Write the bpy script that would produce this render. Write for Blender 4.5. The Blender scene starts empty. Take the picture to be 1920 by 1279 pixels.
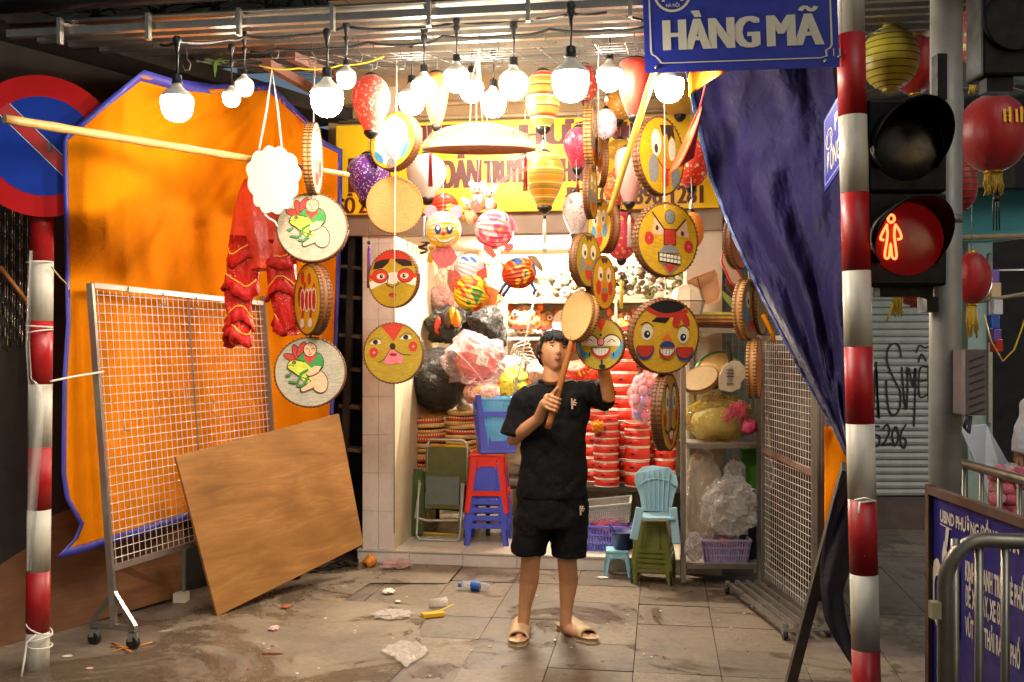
import bpy, math, random
from math import sin, cos, pi, radians as R
from mathutils import Vector as V, Matrix as MX, noise
random.seed(7)
SC = bpy.context.scene
COL = SC.collection

# ------------------------------------------------------------------ camera, sky, sun, exposure
F = 1866.7; CX, CY, CZ = 960.0, 639.5, 1.68          # lens in photograph pixels, principal point, eye height
cam_d = bpy.data.cameras.new('camera'); cam_d.lens = 35; cam_d.sensor_width = 36
cam_d.clip_start = 0.05; cam_d.clip_end = 400
cam = bpy.data.objects.new('camera', cam_d); COL.objects.link(cam)
cam.location = (0, 0, CZ); cam.rotation_euler = (pi / 2, 0, 0); SC.camera = cam
wd = bpy.data.worlds.new('World'); SC.world = wd; wd.use_nodes = True
bg = wd.node_tree.nodes['Background']
sky = wd.node_tree.nodes.new('ShaderNodeTexSky'); sky.sky_type = 'NISHITA'; sky.sun_disc = False
sky.sun_elevation = R(14); sky.sun_rotation = R(150); sky.air_density = 1.0
wd.node_tree.links.new(sky.outputs[0], bg.inputs[0]); bg.inputs[1].default_value = 0.038
sun_d = bpy.data.lights.new('sun', 'SUN'); sun_d.energy = 0.9; sun_d.angle = R(40); sun_d.color = (1.0, 0.95, 0.88)
sun = bpy.data.objects.new('sun', sun_d); COL.objects.link(sun)
sun.rotation_euler = (R(42), 0, R(20))
SC.view_settings.view_transform = 'Standard'; SC.view_settings.look = 'None'
SC.view_settings.gamma = 1; SC.view_settings.use_curve_mapping = False
SC.view_settings.exposure = 0.2
SC.render.engine = 'CYCLES'
SC.cycles.max_bounces = 6; SC.cycles.transparent_max_bounces = 12
SC.cycles.diffuse_bounces = 3; SC.cycles.glossy_bounces = 3; SC.cycles.transmission_bounces = 4
SC.cycles.sample_clamp_indirect = 6.0; SC.cycles.caustics_reflective = False; SC.cycles.caustics_refractive = False
BULB = 172.0; TUBE = 200.0

# ------------------------------------------------------------------ projecting photograph pixels into the place
def P(x, y, Y): return V(((x - CX) * Y / F, Y, CZ - (y - CY) * Y / F))
def S(px, Y): return px * Y / F
def G(x, y, z=0.0):
    Y = (CZ - z) * F / (y - CY); return V(((x - CX) * Y / F, Y, z))
TH = math.atan(0.15); FU = V((cos(TH), -sin(TH), 0)); FN = V((sin(TH), cos(TH), 0)); FO = V((0, 7.37, 0))
RF = MX.Rotation(-TH, 3, 'Z')
def FY(x, off=0.0):
    k = (x - CX) / F; return (7.37 + off / cos(TH)) / (1 + 0.15 * k)
def FP(x, y, off=0.0): return P(x, y, FY(x, off))
def FW(u, off, z): return FO + FU * u + FN * off + V((0, 0, z))

# ------------------------------------------------------------------ mesh building
TM = {}
class MB:
    def __init__(s): s.v = []; s.f = []; s.m = []; s.s = []
    def add(s, vs, fs, m=0, sm=False):
        b = len(s.v); s.v += [V(p) for p in vs]
        for f in fs: s.f.append([i + b for i in f]); s.m.append(m); s.s.append(sm)
        return s
    def box(s, c, d, rot=None, m=0):
        c = V(c); h = [x / 2 for x in d]; vs = []
        for k in range(8):
            p = V((h[0] if k & 1 else -h[0], h[1] if k & 2 else -h[1], h[2] if k & 4 else -h[2]))
            vs.append(c + (rot @ p if rot else p))
        return s.add(vs, [(0, 2, 3, 1), (4, 5, 7, 6), (0, 1, 5, 4), (2, 6, 7, 3), (0, 4, 6, 2), (1, 3, 7, 5)], m)
    def bar(s, a, b, w, h, up=(0, 0, 1), m=0):
        a = V(a); b = V(b); d = (b - a); L = d.length; d.normalize()
        x = d.cross(V(up))
        if x.length < 1e-4: x = d.cross(V((0, 1, 0)))
        x.normalize(); z = x.cross(d)
        return s.box((a + b) / 2, (w, L, h), MX((x, d, z)).transposed(), m)
    def ring(s, c, d, r, n):
        d = V(d).normalized(); a = V((0, 0, 1)) if abs(d.z) < .9 else V((1, 0, 0))
        x = d.cross(a).normalized(); y = d.cross(x)
        return [V(c) + x * (r * cos(2 * pi * i / n)) + y * (r * sin(2 * pi * i / n)) for i in range(n)]
    def cyl(s, a, b, r0, r1=None, n=12, caps=True, m=0, sm=True):
        r1 = r0 if r1 is None else r1; a = V(a); b = V(b); d = b - a
        vs = s.ring(a, d, r0, n) + s.ring(b, d, r1, n)
        s.add(vs, [(i, (i + 1) % n, n + (i + 1) % n, n + i) for i in range(n)], m, sm)
        if caps:
            k = len(s.v) - 2 * n
            s.f.append([k + i for i in range(n)][::-1]); s.m.append(m); s.s.append(False)
            s.f.append([k + n + i for i in range(n)]); s.m.append(m); s.s.append(False)
        return s
    def tube(s, pts, r, n=6, m=0, closed=False, caps=True):
        pts = [V(p) for p in pts]; N = len(pts); rs = r if isinstance(r, (list, tuple)) else [r] * N
        vs = []; prev = None
        for i, p in enumerate(pts):
            if closed: d = pts[(i + 1) % N] - pts[i - 1]
            else: d = pts[min(i + 1, N - 1)] - pts[max(i - 1, 0)]
            if d.length < 1e-9: d = V((0, 0, 1))
            d.normalize()
            if prev is None:
                a = V((0, 0, 1)) if abs(d.z) < .9 else V((1, 0, 0)); x = d.cross(a).normalized()
            else:
                x = prev - d * prev.dot(d)
                x = x.normalized() if x.length > 1e-6 else prev
            prev = x; y = d.cross(x)
            vs += [p + x * (rs[i] * cos(2 * pi * k / n)) + y * (rs[i] * sin(2 * pi * k / n)) for k in range(n)]
        fs = [(i * n + k, i * n + (k + 1) % n, ((i + 1) % N) * n + (k + 1) % n, ((i + 1) % N) * n + k) for i in range(N if closed else N - 1) for k in range(n)]
        s.add(vs, fs, m, True)
        if caps and not closed:
            b = len(s.v) - N * n
            s.f.append([b + k for k in range(n)][::-1]); s.m.append(m); s.s.append(False)
            s.f.append([b + (N - 1) * n + k for k in range(n)]); s.m.append(m); s.s.append(False)
        return s
    def lathe(s, prof, n=16, M=None, m=0, sm=True, wob=None):
        vs = []
        for r, z in prof:
            for k in range(n):
                a = 2 * pi * k / n; q = r * (wob(k, z) if wob else 1)
                p = V((q * cos(a), q * sin(a), z)); vs.append(M @ p if M else p)
        fs = [(i * n + k, i * n + (k + 1) % n, (i + 1) * n + (k + 1) % n, (i + 1) * n + k) for i in range(len(prof) - 1) for k in range(n)]
        return s.add(vs, fs, m, sm)
    def ball(s, c, r, nu=14, nv=9, m=0, rot=None, fn=None):
        r = r if isinstance(r, (tuple, list)) else (r, r, r); c = V(c); vs = []
        for j in range(nv + 1):
            t = pi * j / nv
            for i in range(nu):
                a = 2 * pi * i / nu; p = V((sin(t) * cos(a), sin(t) * sin(a), cos(t)))
                if fn: p = p * fn(p)
                p = V((p.x * r[0], p.y * r[1], p.z * r[2])); vs.append(c + (rot @ p if rot else p))
        fs = [(j * nu + i, (j + 1) * nu + i, (j + 1) * nu + (i + 1) % nu, j * nu + (i + 1) % nu) for j in range(nv) for i in range(nu)]
        return s.add(vs, fs, m, True)
    def poly(s, pts, M, z=0.0, m=0): return s.add([M @ V((p[0], p[1], z)) for p in pts], [list(range(len(pts)))], m)
    def prism(s, pts, d, M, m=0):
        n = len(pts); vs = [M @ V((p[0], p[1], z)) for z in (0, d) for p in pts]
        return s.add(vs, [list(range(n))[::-1], [n + i for i in range(n)]] + [(i, (i + 1) % n, n + (i + 1) % n, n + i) for i in range(n)], m)
    def grid(s, fn, nu, nv, m=0, sm=True):
        vs = [fn(i / nu, j / nv) for j in range(nv + 1) for i in range(nu + 1)]; w = nu + 1
        return s.add(vs, [(j * w + i, j * w + i + 1, (j + 1) * w + i + 1, (j + 1) * w + i) for j in range(nv) for i in range(nu)], m, sm)
    def weld(s):
        k = {}; mp = []; nv = []
        for p in s.v:
            q = (round(p.x, 5), round(p.y, 5), round(p.z, 5))
            if q not in k: k[q] = len(nv); nv.append(p)
            mp.append(k[q])
        s.v = nv; s.f = [[mp[i] for i in f] for f in s.f]; return s
    def build(s, name, mats, parent=None, local=False, loc=None, label=None, cat=None, group=None, kind=None, solid=0, bevel=0, sub=0):
        me = bpy.data.meshes.new(name)
        inv = None
        if parent is not None:
            if not local: inv = TM[parent.name].inverted()
        elif loc is not None: inv = MX.Translation(V(loc)).inverted()
        vs = [inv @ p for p in s.v] if inv else s.v
        me.from_pydata([tuple(p) for p in vs], [], s.f)
        for x in (mats if isinstance(mats, (list, tuple)) else [mats]): me.materials.append(x)
        me.polygons.foreach_set('material_index', s.m); me.polygons.foreach_set('use_smooth', s.s); me.update()
        return link(name, me, parent, loc, label, cat, group, kind, solid, bevel, sub)
def link(name, me, parent=None, loc=None, label=None, cat=None, group=None, kind=None, solid=0, bevel=0, sub=0):
    o = bpy.data.objects.new(name, me); COL.objects.link(o)
    if parent is not None: o.parent = parent; TM[o.name] = TM[parent.name]
    else:
        if loc is not None: o.location = V(loc)
        TM[o.name] = MX.Translation(V(loc)) if loc is not None else MX.Identity(4)
    for k, x in (('label', label), ('category', cat), ('group', group), ('kind', kind)):
        if x: o[k] = x
    if solid: md = o.modifiers.new('thick', 'SOLIDIFY'); md.thickness = solid; md.offset = 0
    if bevel: md = o.modifiers.new('edge', 'BEVEL'); md.width = bevel; md.segments = 2; md.limit_method = 'ANGLE'
    if sub: md = o.modifiers.new('soft', 'SUBSURF'); md.levels = sub; md.render_levels = sub
    return o
def thing(name, label, cat, loc=(0, 0, 0), rot=None, group=None, scale=1.0, kind=None):
    o = bpy.data.objects.new(name, None); COL.objects.link(o); o.empty_display_size = .05
    q = (rot if rot is not None else MX.Identity(3)).to_quaternion()
    o.rotation_mode = 'QUATERNION'; o.location = V(loc); o.rotation_quaternion = q; o.scale = (scale,) * 3
    TM[o.name] = MX.LocRotScale(V(loc), q, V((scale,) * 3))
    for k, x in (('label', label), ('category', cat), ('group', group), ('kind', kind)):
        if x: o[k] = x
    return o
def dup(root, loc, rot=None, label=None, group=None, scale=None):
    r = root.copy(); COL.objects.link(r); r.location = V(loc)
    if rot is not None: r.rotation_mode = 'QUATERNION'; r.rotation_quaternion = rot.to_quaternion()
    if scale: r.scale = (scale,) * 3
    if label: r['label'] = label
    if group: r['group'] = group
    TM[r.name] = MX.LocRotScale(r.location, r.rotation_quaternion if r.rotation_mode == 'QUATERNION' else r.rotation_euler.to_quaternion(), r.scale)
    for c in list(root.children):
        d = c.copy(); COL.objects.link(d); d.parent = r
        for e in list(c.children):
            g = e.copy(); COL.objects.link(g); g.parent = d
    return r
def RZ(a): return MX.Rotation(R(a), 3, 'Z')
def RX(a): return MX.Rotation(R(a), 3, 'X')
def RY(a): return MX.Rotation(R(a), 3, 'Y')
_tc = {}
def text(body, bold=0.0, res=3):
    k = (body, bold)
    if k in _tc: return _tc[k]
    cu = bpy.data.curves.new('lettering', 'FONT'); cu.body = body; cu.offset = bold; cu.resolution_u = res
    o = bpy.data.objects.new('lettering', cu); COL.objects.link(o)
    dg = bpy.context.evaluated_depsgraph_get(); me = bpy.data.meshes.new_from_object(o.evaluated_get(dg))
    vs = [v.co.copy() for v in me.vertices]; fs = [list(p.vertices) for p in me.polygons]
    bpy.data.objects.remove(o); bpy.data.curves.remove(cu); bpy.data.meshes.remove(me)
    _tc[k] = (vs, fs); return vs, fs
def put_text(mb, body, fn, w, h, m=0, bold=.012):
    """letters fitted into a w x h box (cap height h) whose lower left is the origin; fn maps (x, y) to a point"""
    vs, fs = text(body, bold)
    ref, _ = text('H', bold); ch = max(v.y for v in ref) - min(v.y for v in ref); y0 = min(v.y for v in ref)
    x0 = min(v.x for v in vs); x1 = max(v.x for v in vs)
    mb.add([fn((v.x - x0) / (x1 - x0) * w, (v.y - y0) / ch * h) for v in vs], fs, m)

# ------------------------------------------------------------------ materials
def hexc(h):
    h = h.lstrip('#'); c = [int(h[i:i + 2], 16) / 255 for i in (0, 2, 4)]
    return tuple(x / 12.92 if x <= .04045 else ((x + .055) / 1.055) ** 2.4 for x in c)
MATS = {}
class NT:
    def __init__(s, name):
        s.m = bpy.data.materials.new(name); s.m.use_nodes = True; s.t = s.m.node_tree; s.b = s.t.nodes['Principled BSDF']
        s.tc = s.n('ShaderNodeTexCoord')
    def n(s, t, **k):
        x = s.t.nodes.new(t)
        for a, b in k.items(): setattr(x, a, b)
        return x
    def l(s, a, b): s.t.links.new(a, b)
    def noise(s, scale, detail=4, rough=.6, stretch=None, coord='Object', dist=0):
        x = s.n('ShaderNodeTexNoise'); x.inputs['Scale'].default_value = scale; x.inputs['Detail'].default_value = detail
        x.inputs['Roughness'].default_value = rough; x.inputs['Distortion'].default_value = dist
        if stretch:
            mp = s.n('ShaderNodeMapping'); mp.inputs['Scale'].default_value = stretch; s.l(s.tc.outputs[coord], mp.inputs[0]); s.l(mp.outputs[0], x.inputs['Vector'])
        else: s.l(s.tc.outputs[coord], x.inputs['Vector'])
        return x.outputs['Fac']
    def ramp(s, src, stops, interp='LINEAR'):
        x = s.n('ShaderNodeValToRGB'); x.color_ramp.interpolation = interp; e = x.color_ramp.elements
        while len(e) < len(stops): e.new(.5)
        for q, (p, c) in zip(e, stops): q.position = p; q.color = (*c, 1) if len(c) == 3 else c
        s.l(src, x.inputs[0]); return x.outputs[0]
    def mix(s, f, a, b, mode='MIX'):
        x = s.n('ShaderNodeMix', data_type='RGBA', blend_type=mode)
        for i, q in ((0, f), (6, a), (7, b)):
            if isinstance(q, (int, float)): x.inputs[i].default_value = q
            elif isinstance(q, tuple): x.inputs[i].default_value = (*q[:3], 1)
            else: s.l(q, x.inputs[i])
        return x.outputs[2]
    def math(s, op, a, b=0.0):
        x = s.n('ShaderNodeMath', operation=op)
        for i, q in ((0, a), (1, b)):
            if isinstance(q, (int, float)): x.inputs[i].default_value = q
            else: s.l(q, x.inputs[i])
        return x.outputs[0]
    def bump(s, h, strength=.3, dist=.01):
        x = s.n('ShaderNodeBump'); x.inputs['Strength'].default_value = strength; x.inputs['Distance'].default_value = dist
        s.l(h, x.inputs['Height']); s.l(x.outputs[0], s.b.inputs['Normal'])
    def base(s, c):
        if isinstance(c, tuple): s.b.inputs['Base Color'].default_value = (*c[:3], 1)
        else: s.l(c, s.b.inputs['Base Color'])
    def set(s, **k):
        for a, b in k.items():
            i = s.b.inputs[a.replace('_', ' ')]
            if isinstance(b, (int, float)): i.default_value = b
            else: s.l(b, i)
def mat(name, col, rough=.55, metal=0.0, var=.14, scale=9, bump=.0, bscale=40, dirt=0.0, coat=0.0, spec=.5, alpha=1.0, sheen=0.0, dist=.004, stretch=None):
    if name in MATS: return MATS[name]
    c = hexc(col) if isinstance(col, str) else col
    t = NT(name); n = t.noise(scale, 5, .62, stretch)
    dk = tuple(x * (1 - var) for x in c); lt = tuple(min(1, x * (1 + var)) for x in c)
    cc = t.ramp(n, [(.28, dk), (.72, lt)])
    if dirt: cc = t.mix(t.math('MULTIPLY', t.ramp(t.noise(3.1, 6, .7), [(.48, (0, 0, 0)), (.7, (1, 1, 1))]), dirt), cc, (.06, .045, .03))
    t.base(cc); t.set(Roughness=t.ramp(t.noise(scale * 2.3, 3), [(.3, (max(0, rough - .09),) * 3), (.7, (min(1, rough + .09),) * 3)]), Metallic=metal)
    t.b.inputs['Specular IOR Level'].default_value = spec
    if coat: t.set(Coat_Weight=coat)
    if alpha < 1: t.set(Alpha=alpha)
    if sheen: t.set(Sheen_Weight=sheen)
    if bump: t.bump(t.noise(bscale, 4, .6), bump, dist)
    MATS[name] = t.m; return t.m
def emit(name, col, strength):
    t = NT(name); t.base(tuple(col)); t.b.inputs['Emission Color'].default_value = (*col, 1); t.set(Emission_Strength=strength); MATS[name] = t.m; return t.m

def lerp_tab(tab, x):
    if x <= tab[0][0]: return tab[0][1]
    for (a, p), (b, q) in zip(tab, tab[1:]):
        if x <= b: return p + (q - p) * (x - a) / (b - a)
    return tab[-1][1]
# ------------------------------------------------------------------ ground and pavement
def slab_mat():
    t = NT('pavement_slab'); oi = t.n('ShaderNodeObjectInfo'); geo = t.n('ShaderNodeNewGeometry')
    def wn(scale, d=5, r=.65, dist=0):
        x = t.n('ShaderNodeTexNoise'); x.inputs['Scale'].default_value = scale; x.inputs['Detail'].default_value = d; x.inputs['Roughness'].default_value = r
        x.inputs['Distortion'].default_value = dist; t.l(geo.outputs['Position'], x.inputs['Vector']); return x.outputs['Fac']
    c = t.ramp(oi.outputs['Random'], [(0, hexc('5a5049')), (.35, hexc('6e6357')), (.7, hexc('7c6e5e')), (1, hexc('8c7c66'))])
    c = t.mix(t.ramp(wn(26, 6, .75), [(.35, (0, 0, 0)), (.7, (.85,) * 3)]), c, hexc('4e4136'))
    mud = t.ramp(wn(2.1, 6, .62, .6), [(.46, (0, 0, 0)), (.62, (1, 1, 1))])
    c = t.mix(t.math('MULTIPLY', mud, .55), c, hexc('7c6c58'))
    wet = t.ramp(wn(1.35, 12, .74, 1.0), [(.52, (0, 0, 0)), (.57, (1, 1, 1))])
    c = t.mix(t.math('MULTIPLY', wet, .62), c, hexc('43352a'))
    sm = t.ramp(wn(6, 12, .86, 2.2), [(.56, (0, 0, 0)), (.62, (1, 1, 1))]); gr = t.ramp(wn(90, 6, .8), [(.52, (0, 0, 0)), (.66, (1, 1, 1))]); c = t.mix(t.math('MULTIPLY', gr, .4), c, hexc('3c332b'))
    c = t.mix(t.math('MULTIPLY', sm, .6), c, hexc('2e241d'))
    t.base(c); t.set(Roughness=t.math('SUBTRACT', t.ramp(wn(9), [(.3, (.5,) * 3), (.7, (.72,) * 3)]), t.math('MULTIPLY', wet, .30)))
    t.bump(wn(60, 5, .7), .35, .004); MATS['slab'] = t.m; return t.m
def cement_mat():
    t = NT('muddy_cement'); geo = t.n('ShaderNodeNewGeometry')
    def wn(scale, d=5, r=.65, dist=0):
        x = t.n('ShaderNodeTexNoise'); x.inputs['Scale'].default_value = scale; x.inputs['Detail'].default_value = d; x.inputs['Roughness'].default_value = r
        x.inputs['Distortion'].default_value = dist; t.l(geo.outputs['Position'], x.inputs['Vector']); return x.outputs['Fac']
    c = t.ramp(wn(1.6, 6, .6, .5), [(.3, hexc('62564a')), (.5, hexc('786a5a')), (.7, hexc('8a7c68'))])
    wet = t.ramp(wn(1.25, 13, .74, .8), [(.49, (0, 0, 0)), (.54, (1, 1, 1))])
    c = t.mix(t.math('MULTIPLY', wet, .55), c, hexc('453828'))
    c = t.mix(t.ramp(wn(40, 10, .85), [(.5, (0, 0, 0)), (.66, (.65,) * 3)]), c, hexc('4c3c2c'))
    c = t.mix(t.ramp(wn(5, 5, .7, 1), [(.62, (0, 0, 0)), (.72, (.6,) * 3)]), c, hexc('c0b29a'))
    t.base(c); t.set(Roughness=t.math('SUBTRACT', t.ramp(wn(11), [(.3, (.5,) * 3), (.7, (.7,) * 3)]), t.math('MULTIPLY', wet, .38)))
    t.bump(wn(40, 6, .7), .3, .006); return t.m
M_SLAB = slab_mat(); M_CEM = cement_mat()
M_JOINT = mat('joint_dirt', '3c3024', .9, var=.3, scale=14)
M_ASPH = mat('asphalt', '3a3734', .8, var=.25, scale=60, bump=.5, bscale=120)
MB().grid(lambda a, b: V((-60 + 120 * a, -20 + 140 * b, -.05)), 4, 4).build('ground', M_ASPH, kind='structure')
pav = MB().grid(lambda a, b: V((-8 + 18 * a, 1.0 + 12 * b, -.016)), 6, 6).build('pavement', M_JOINT, kind='structure')
# cement run over the left part, its edge following the slab joints
edge = [(-.37, .0), (-.37, -.55), (-.9, -.62), (-.93, -1.1), (-.33, -1.16), (-.30, -1.62), (-.19, -2.05), (-.24, -2.6), (-.25, -3.2)]
mb = MB(); ep = [FW(u, o, .007) for u, o in edge]
lf = [FW(-7, o, .0035) for u, o in edge]
for i in range(len(ep) - 1): mb.add([lf[i], lf[i + 1], ep[i + 1], ep[i]], [(0, 1, 2, 3)])
mb.build('cement_ground', M_CEM, kind='structure')
SL = .434; slab_mb = MB().prism([(.004, 0), (SL - .004, 0), (SL, .004), (SL, SL - .004), (SL - .004, SL), (.004, SL), (0, SL - .004), (0, .004)], .016, MX.Identity(4))
slab_me = None; rs = random.Random(3)
SHL = .0
PT = SL + .004
for i in range(-2, 10):
    for j in range(-6, 8):
        u = -.36 + i * PT; o = -.012 - (j + 1) * PT
        if j < 0 and u < 1.5: continue
        if u < -.37 and not (-1.4 < o < -.5): continue
        c = FW(u, o, 0)
        if c.y < 3.9 or c.x > c.y * .56 + .2: continue
        p = FW(u, o, -.0145 + rs.uniform(-.003, .003))
        if slab_me is None:
            so = slab_mb.build('slab', M_SLAB, pav, local=True); slab_me = so.data
        else: so = link('slab', slab_me, pav)
        so.location = p; so.rotation_euler = (rs.uniform(-.004, .004), rs.uniform(-.004, .004), -TH)

# ------------------------------------------------------------------ shop house: pillars, step, floor, walls
M_TILE = mat('white_tile', 'd9cfc6', .28, var=.04, scale=3, spec=.5, dirt=.12)
M_GROUT = mat('grout', '9c8c7c', .9)
M_WALLIN = mat('cream_wall', 'cdbb9c', .6, var=.08, scale=2.5, dirt=.25)
M_TAN = mat('tan_wall', 'a5845c', .75, var=.14, scale=3, dirt=.3, bump=.2, bscale=20)
M_PLAST = mat('pale_plaster', 'c4b29c', .7, var=.08, scale=3, dirt=.2)
M_LINTEL = mat('lintel_metal', '8a7460', .5, var=.1)
M_CEIL = mat('shop_ceiling', 'd4c4a8', .7, var=.05)
M_FLOOR = mat('shop_floor', 'cfc4b4', .35, var=.06, dirt=.2)
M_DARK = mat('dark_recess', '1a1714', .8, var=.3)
def U(x): return FP(x, 640).x / cos(TH)
def fbox(mb, u0, u1, o0, o1, z0, z1, m=0): return mb.box(FW((u0 + u1) / 2, (o0 + o1) / 2, (z0 + z1) / 2), (abs(u1 - u0), abs(o1 - o0), abs(z1 - z0)), RF, m)
uL0, uL1 = U(680), U(740); uR0, uR1 = U(1287), U(1354)
SF = .105
house = thing('shop_house', 'narrow shop front with white tiled pillars and raised tiled threshold', 'shop building', FW(0, .4, 0))
pil = fbox(MB(), uL0 + .006, uL1, .010, .52, SF, 3.6).build('pillar', M_WALLIN, house)
tile_me = None
k = 0; z = SF + .002
while z < 2.62:
    h = .286
    for a, b in ((uL0, (uL0 + uL1) / 2 - .0015), ((uL0 + uL1) / 2 + .0015, uL1 - .006)):
        fbox(MB(), a, b, 0, .012, z, min(z + h, 2.63)).build('tile', M_TILE, pil)
    z += h + .003
fbox(MB(), uR0, uR1, .0, .5, .0, 3.6).build('pillar', M_PLAST, house)
step = fbox(MB(), uL0 - .04, uR0, .012, 1.75, -.01, SF - .008).build('step', M_GROUT, house)
u = uL0 - .04; w = .405; i = 0
while u < uR0 - .02:
    e = min(u + w, uR0); fbox(MB(), u + .001, e - .001, 0, .012, 0, SF - .016).build('tile', M_TILE, step)
    u = e + .002; i += 1
u = uL0 - .04
while u < uR0 - .02:
    e = min(u + .40, uR0)
    for j in range(4): fbox(MB(), u + .001, e - .001, -.012 + j * .402 + (0 if j == 0 else .002), -.012 + (j + 1) * .402, SF - .012, SF).build('floor_tile', M_FLOOR, step)
    u = e + .002
fbox(MB(), uL1 - .1, uR0 + .1, 1.72, 1.80, SF, 3.0).build('back_wall', M_WALLIN, house)
fbox(MB(), uL1 - .08, uL1, .522, 1.72, SF, 2.468).build('side_wall', M_WALLIN, house)
fbox(MB(), uR0, uR0 + .08, .502, 1.72, SF, 2.468).build('side_wall', M_WALLIN, house)
fbox(MB(), uL1 - .1, uR0 + .1, .09, 1.72, 2.47, 2.56).build('ceiling', M_CEIL, house)
lin = fbox(MB(), uL0 - .12, uR1, -.03, .085, 2.475, 2.64).build('shutter_box', M_LINTEL, house)
fbox(MB(), uL0 - .3, uR1 + .5, .088, .2, 2.565, 4.3).build('upper_wall', M_TAN, house)
mb = MB()
for zz in (3.36, 3.47): mb.cyl(FW(uL0 - .2, .05, zz), FW(uR1 + .4, .05, zz), .018, n=8)
mb.build('conduit', mat('tan_pipe', 'b49a74', .5), house)
# ------------------------------------------------------------------ yellow signboard of the shop
M_SIGN = mat('sign_yellow', 'f0c21a', .35, var=.05, scale=2, dirt=.06)
M_MAROON = mat('sign_maroon', '5a1c14', .45, var=.06)
s0, s1 = U(636) , U(1347); zb, zt = 2.628, 3.30
sign = thing('shop_signboard', 'long yellow signboard with maroon lettering above the shop opening', 'signboard', FW((s0 + s1) / 2, -.05, zb))
fbox(MB(), s0, s1, -.075, -.032, zb, zt).build('board', M_SIGN, sign, bevel=.004)
mb = MB()
def sgn(u, z): return lambda x, y: FW(u + x, -.0775, z + y)
def sw(t, x0, x1, yb, yt, bold=.02):
    a, b = FP(x0, yb, -.08), FP(x1, yb, -.08); u0, u1 = a.x / cos(TH), b.x / cos(TH)
    ztop = FP((x0 + x1) / 2, yt, -.08).z; zbot = FP((x0 + x1) / 2, yb, -.08).z
    h_ = ztop - zbot; d_ = h_ * bold * 3.2
    for q, dx in enumerate((-d_, -d_ / 2, 0, d_ / 2, d_)):
        put_text(mb, t, lambda x, y: FW(u0 + d_ + dx + x, -.0775 - .0003 * q, zbot + y), u1 - u0 - 2 * d_, h_, bold=.004 if bold < .03 else 0)
sw('THU', 745, 905, 268, 234, .05); sw('HƯƠNG', 975, 1230, 268, 230, .05)
sw('ĐÈN', 652, 735, 360, 300, .018); sw('DÂN', 830, 906, 352, 300, .02); sw('TRUYỀN', 880 + 30, 1010, 342, 300, .02); sw('THỐNG', 1040, 1130, 340, 296, .02)
sw('SỐ 2', 636, 690, 400, 372, .02); sw('ĐT: 098 898 1281', 1062, 1322, 383, 350, .015)
mb.build('lettering', M_MAROON, sign)

# ------------------------------------------------------------------ neighbouring dark house on the left, alley, far walls
M_DKWALL = mat('dark_grimy_wall', '2c2620', .85, var=.35, scale=3, bump=.4, bscale=18)
dd = V((.51, .86, 0)); T0 = V((-2.95, 5.35, 0)); nn = V((-.86, .51, 0))
nb = thing('neighbour_house', 'dark grimy house wall behind the orange tarp', 'house', T0)
def wallbox(mb, a, b, th, z0, z1):
    a = V(a); b = V(b); d = (b - a).normalized(); n = V((-d.y, d.x, 0)); pts = [a, b, b + n * th, a + n * th]
    vs = [V((p.x, p.y, z0)) for p in pts] + [V((p.x, p.y, z1)) for p in pts]
    return mb.add(vs, [(0, 3, 2, 1), (4, 5, 6, 7), (0, 1, 5, 4), (1, 2, 6, 5), (2, 3, 7, 6), (3, 0, 4, 7)])
wallbox(MB(), T0 - dd * .9, T0 + dd * 3.0, .2, 0, 3.35).build('wall', M_DKWALL, nb)
wallbox(MB(), T0 + V((-4, .3, 0)), T0 + V((-.2, .3, 0)), .2, 0, 5).build('wall', M_DKWALL, nb)
wallbox(MB(), (-5, 8.2, 0), (4.0, 7.6, 0), .2, 4.31, 9).build('upper_storey', mat('night_wall', '14120f', .9, var=.5, scale=1.2), nb)
wallbox(MB(), T0 - dd * 1.0 + V((.25, -.2, 0)), T0 + dd * 2.9 + V((.25, -.2, 0)), .6, 3.36, 3.46).build('eave', mat('eave_slab', '241e18', .9, var=.4, bump=.5), nb)
# dark wooden ladder shelf in the gap beside the pillar
lad = thing('shelf_rack', 'dark wooden rack standing in the gap left of the tiled pillar', 'rack', FP(655, 1000, .15) * 1)
M_DKWOOD = mat('dark_wood', '33271d', .75, var=.3, scale=12)
MB().bar(FP(641, 1010, .12), FP(662, 440, .12), .05, .05).build('post', M_DKWOOD, lad)
for y in (500, 556, 628, 690, 760, 840): MB().bar(FP(645, y, .2), FP(684, y + 4, .16), .16, .025).build('rung', mat('grey_ledge', '6b5d4e', .7), lad)
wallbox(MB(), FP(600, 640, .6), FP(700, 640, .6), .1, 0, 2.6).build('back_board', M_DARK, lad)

# ------------------------------------------------------------------ awning over the pavement
M_ZINC = mat('zinc_sheet', '9a958c', .42, metal=.6, var=.12, scale=3, dirt=.25)
M_STEEL = mat('bare_steel', 'a8a198', .35, metal=.85, var=.1, scale=14, dirt=.15)
M_GALV = mat('galvanised', '8f8f8a', .42, metal=.7, var=.14, scale=25)
M_BLKPL = mat('black_plastic', '141414', .5, var=.2)
u0, u1 = -2.05, 2.75
def rz(o): return 3.15 + (o + 2.9) * .20
aw = thing('awning', 'corrugated metal awning on steel rails reaching out over the pavement', 'awning', FW(.3, -1.4, 3.2))
NR = 110
mb = MB(); mb.grid(lambda a, b: FW(u0 + (u1 - u0) * a, -2.9 + 2.96 * b, rz(-2.9 + 2.96 * b) + .06 + .012 * sin(b * 36 * 2 * pi)), 4, 36 * 6)
mb.build('roof_sheet', M_ZINC, aw, solid=.003)
for o in (-2.86, -2.62, -2.35, -2.05, -1.7, -1.25, -.75, -.2):
    mb = MB(); mb.bar(FW(u0, o, rz(o) + .015), FW(u1, o, rz(o) + .015), .035, .035, m=0); mb.build('rail', M_STEEL, aw)
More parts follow.
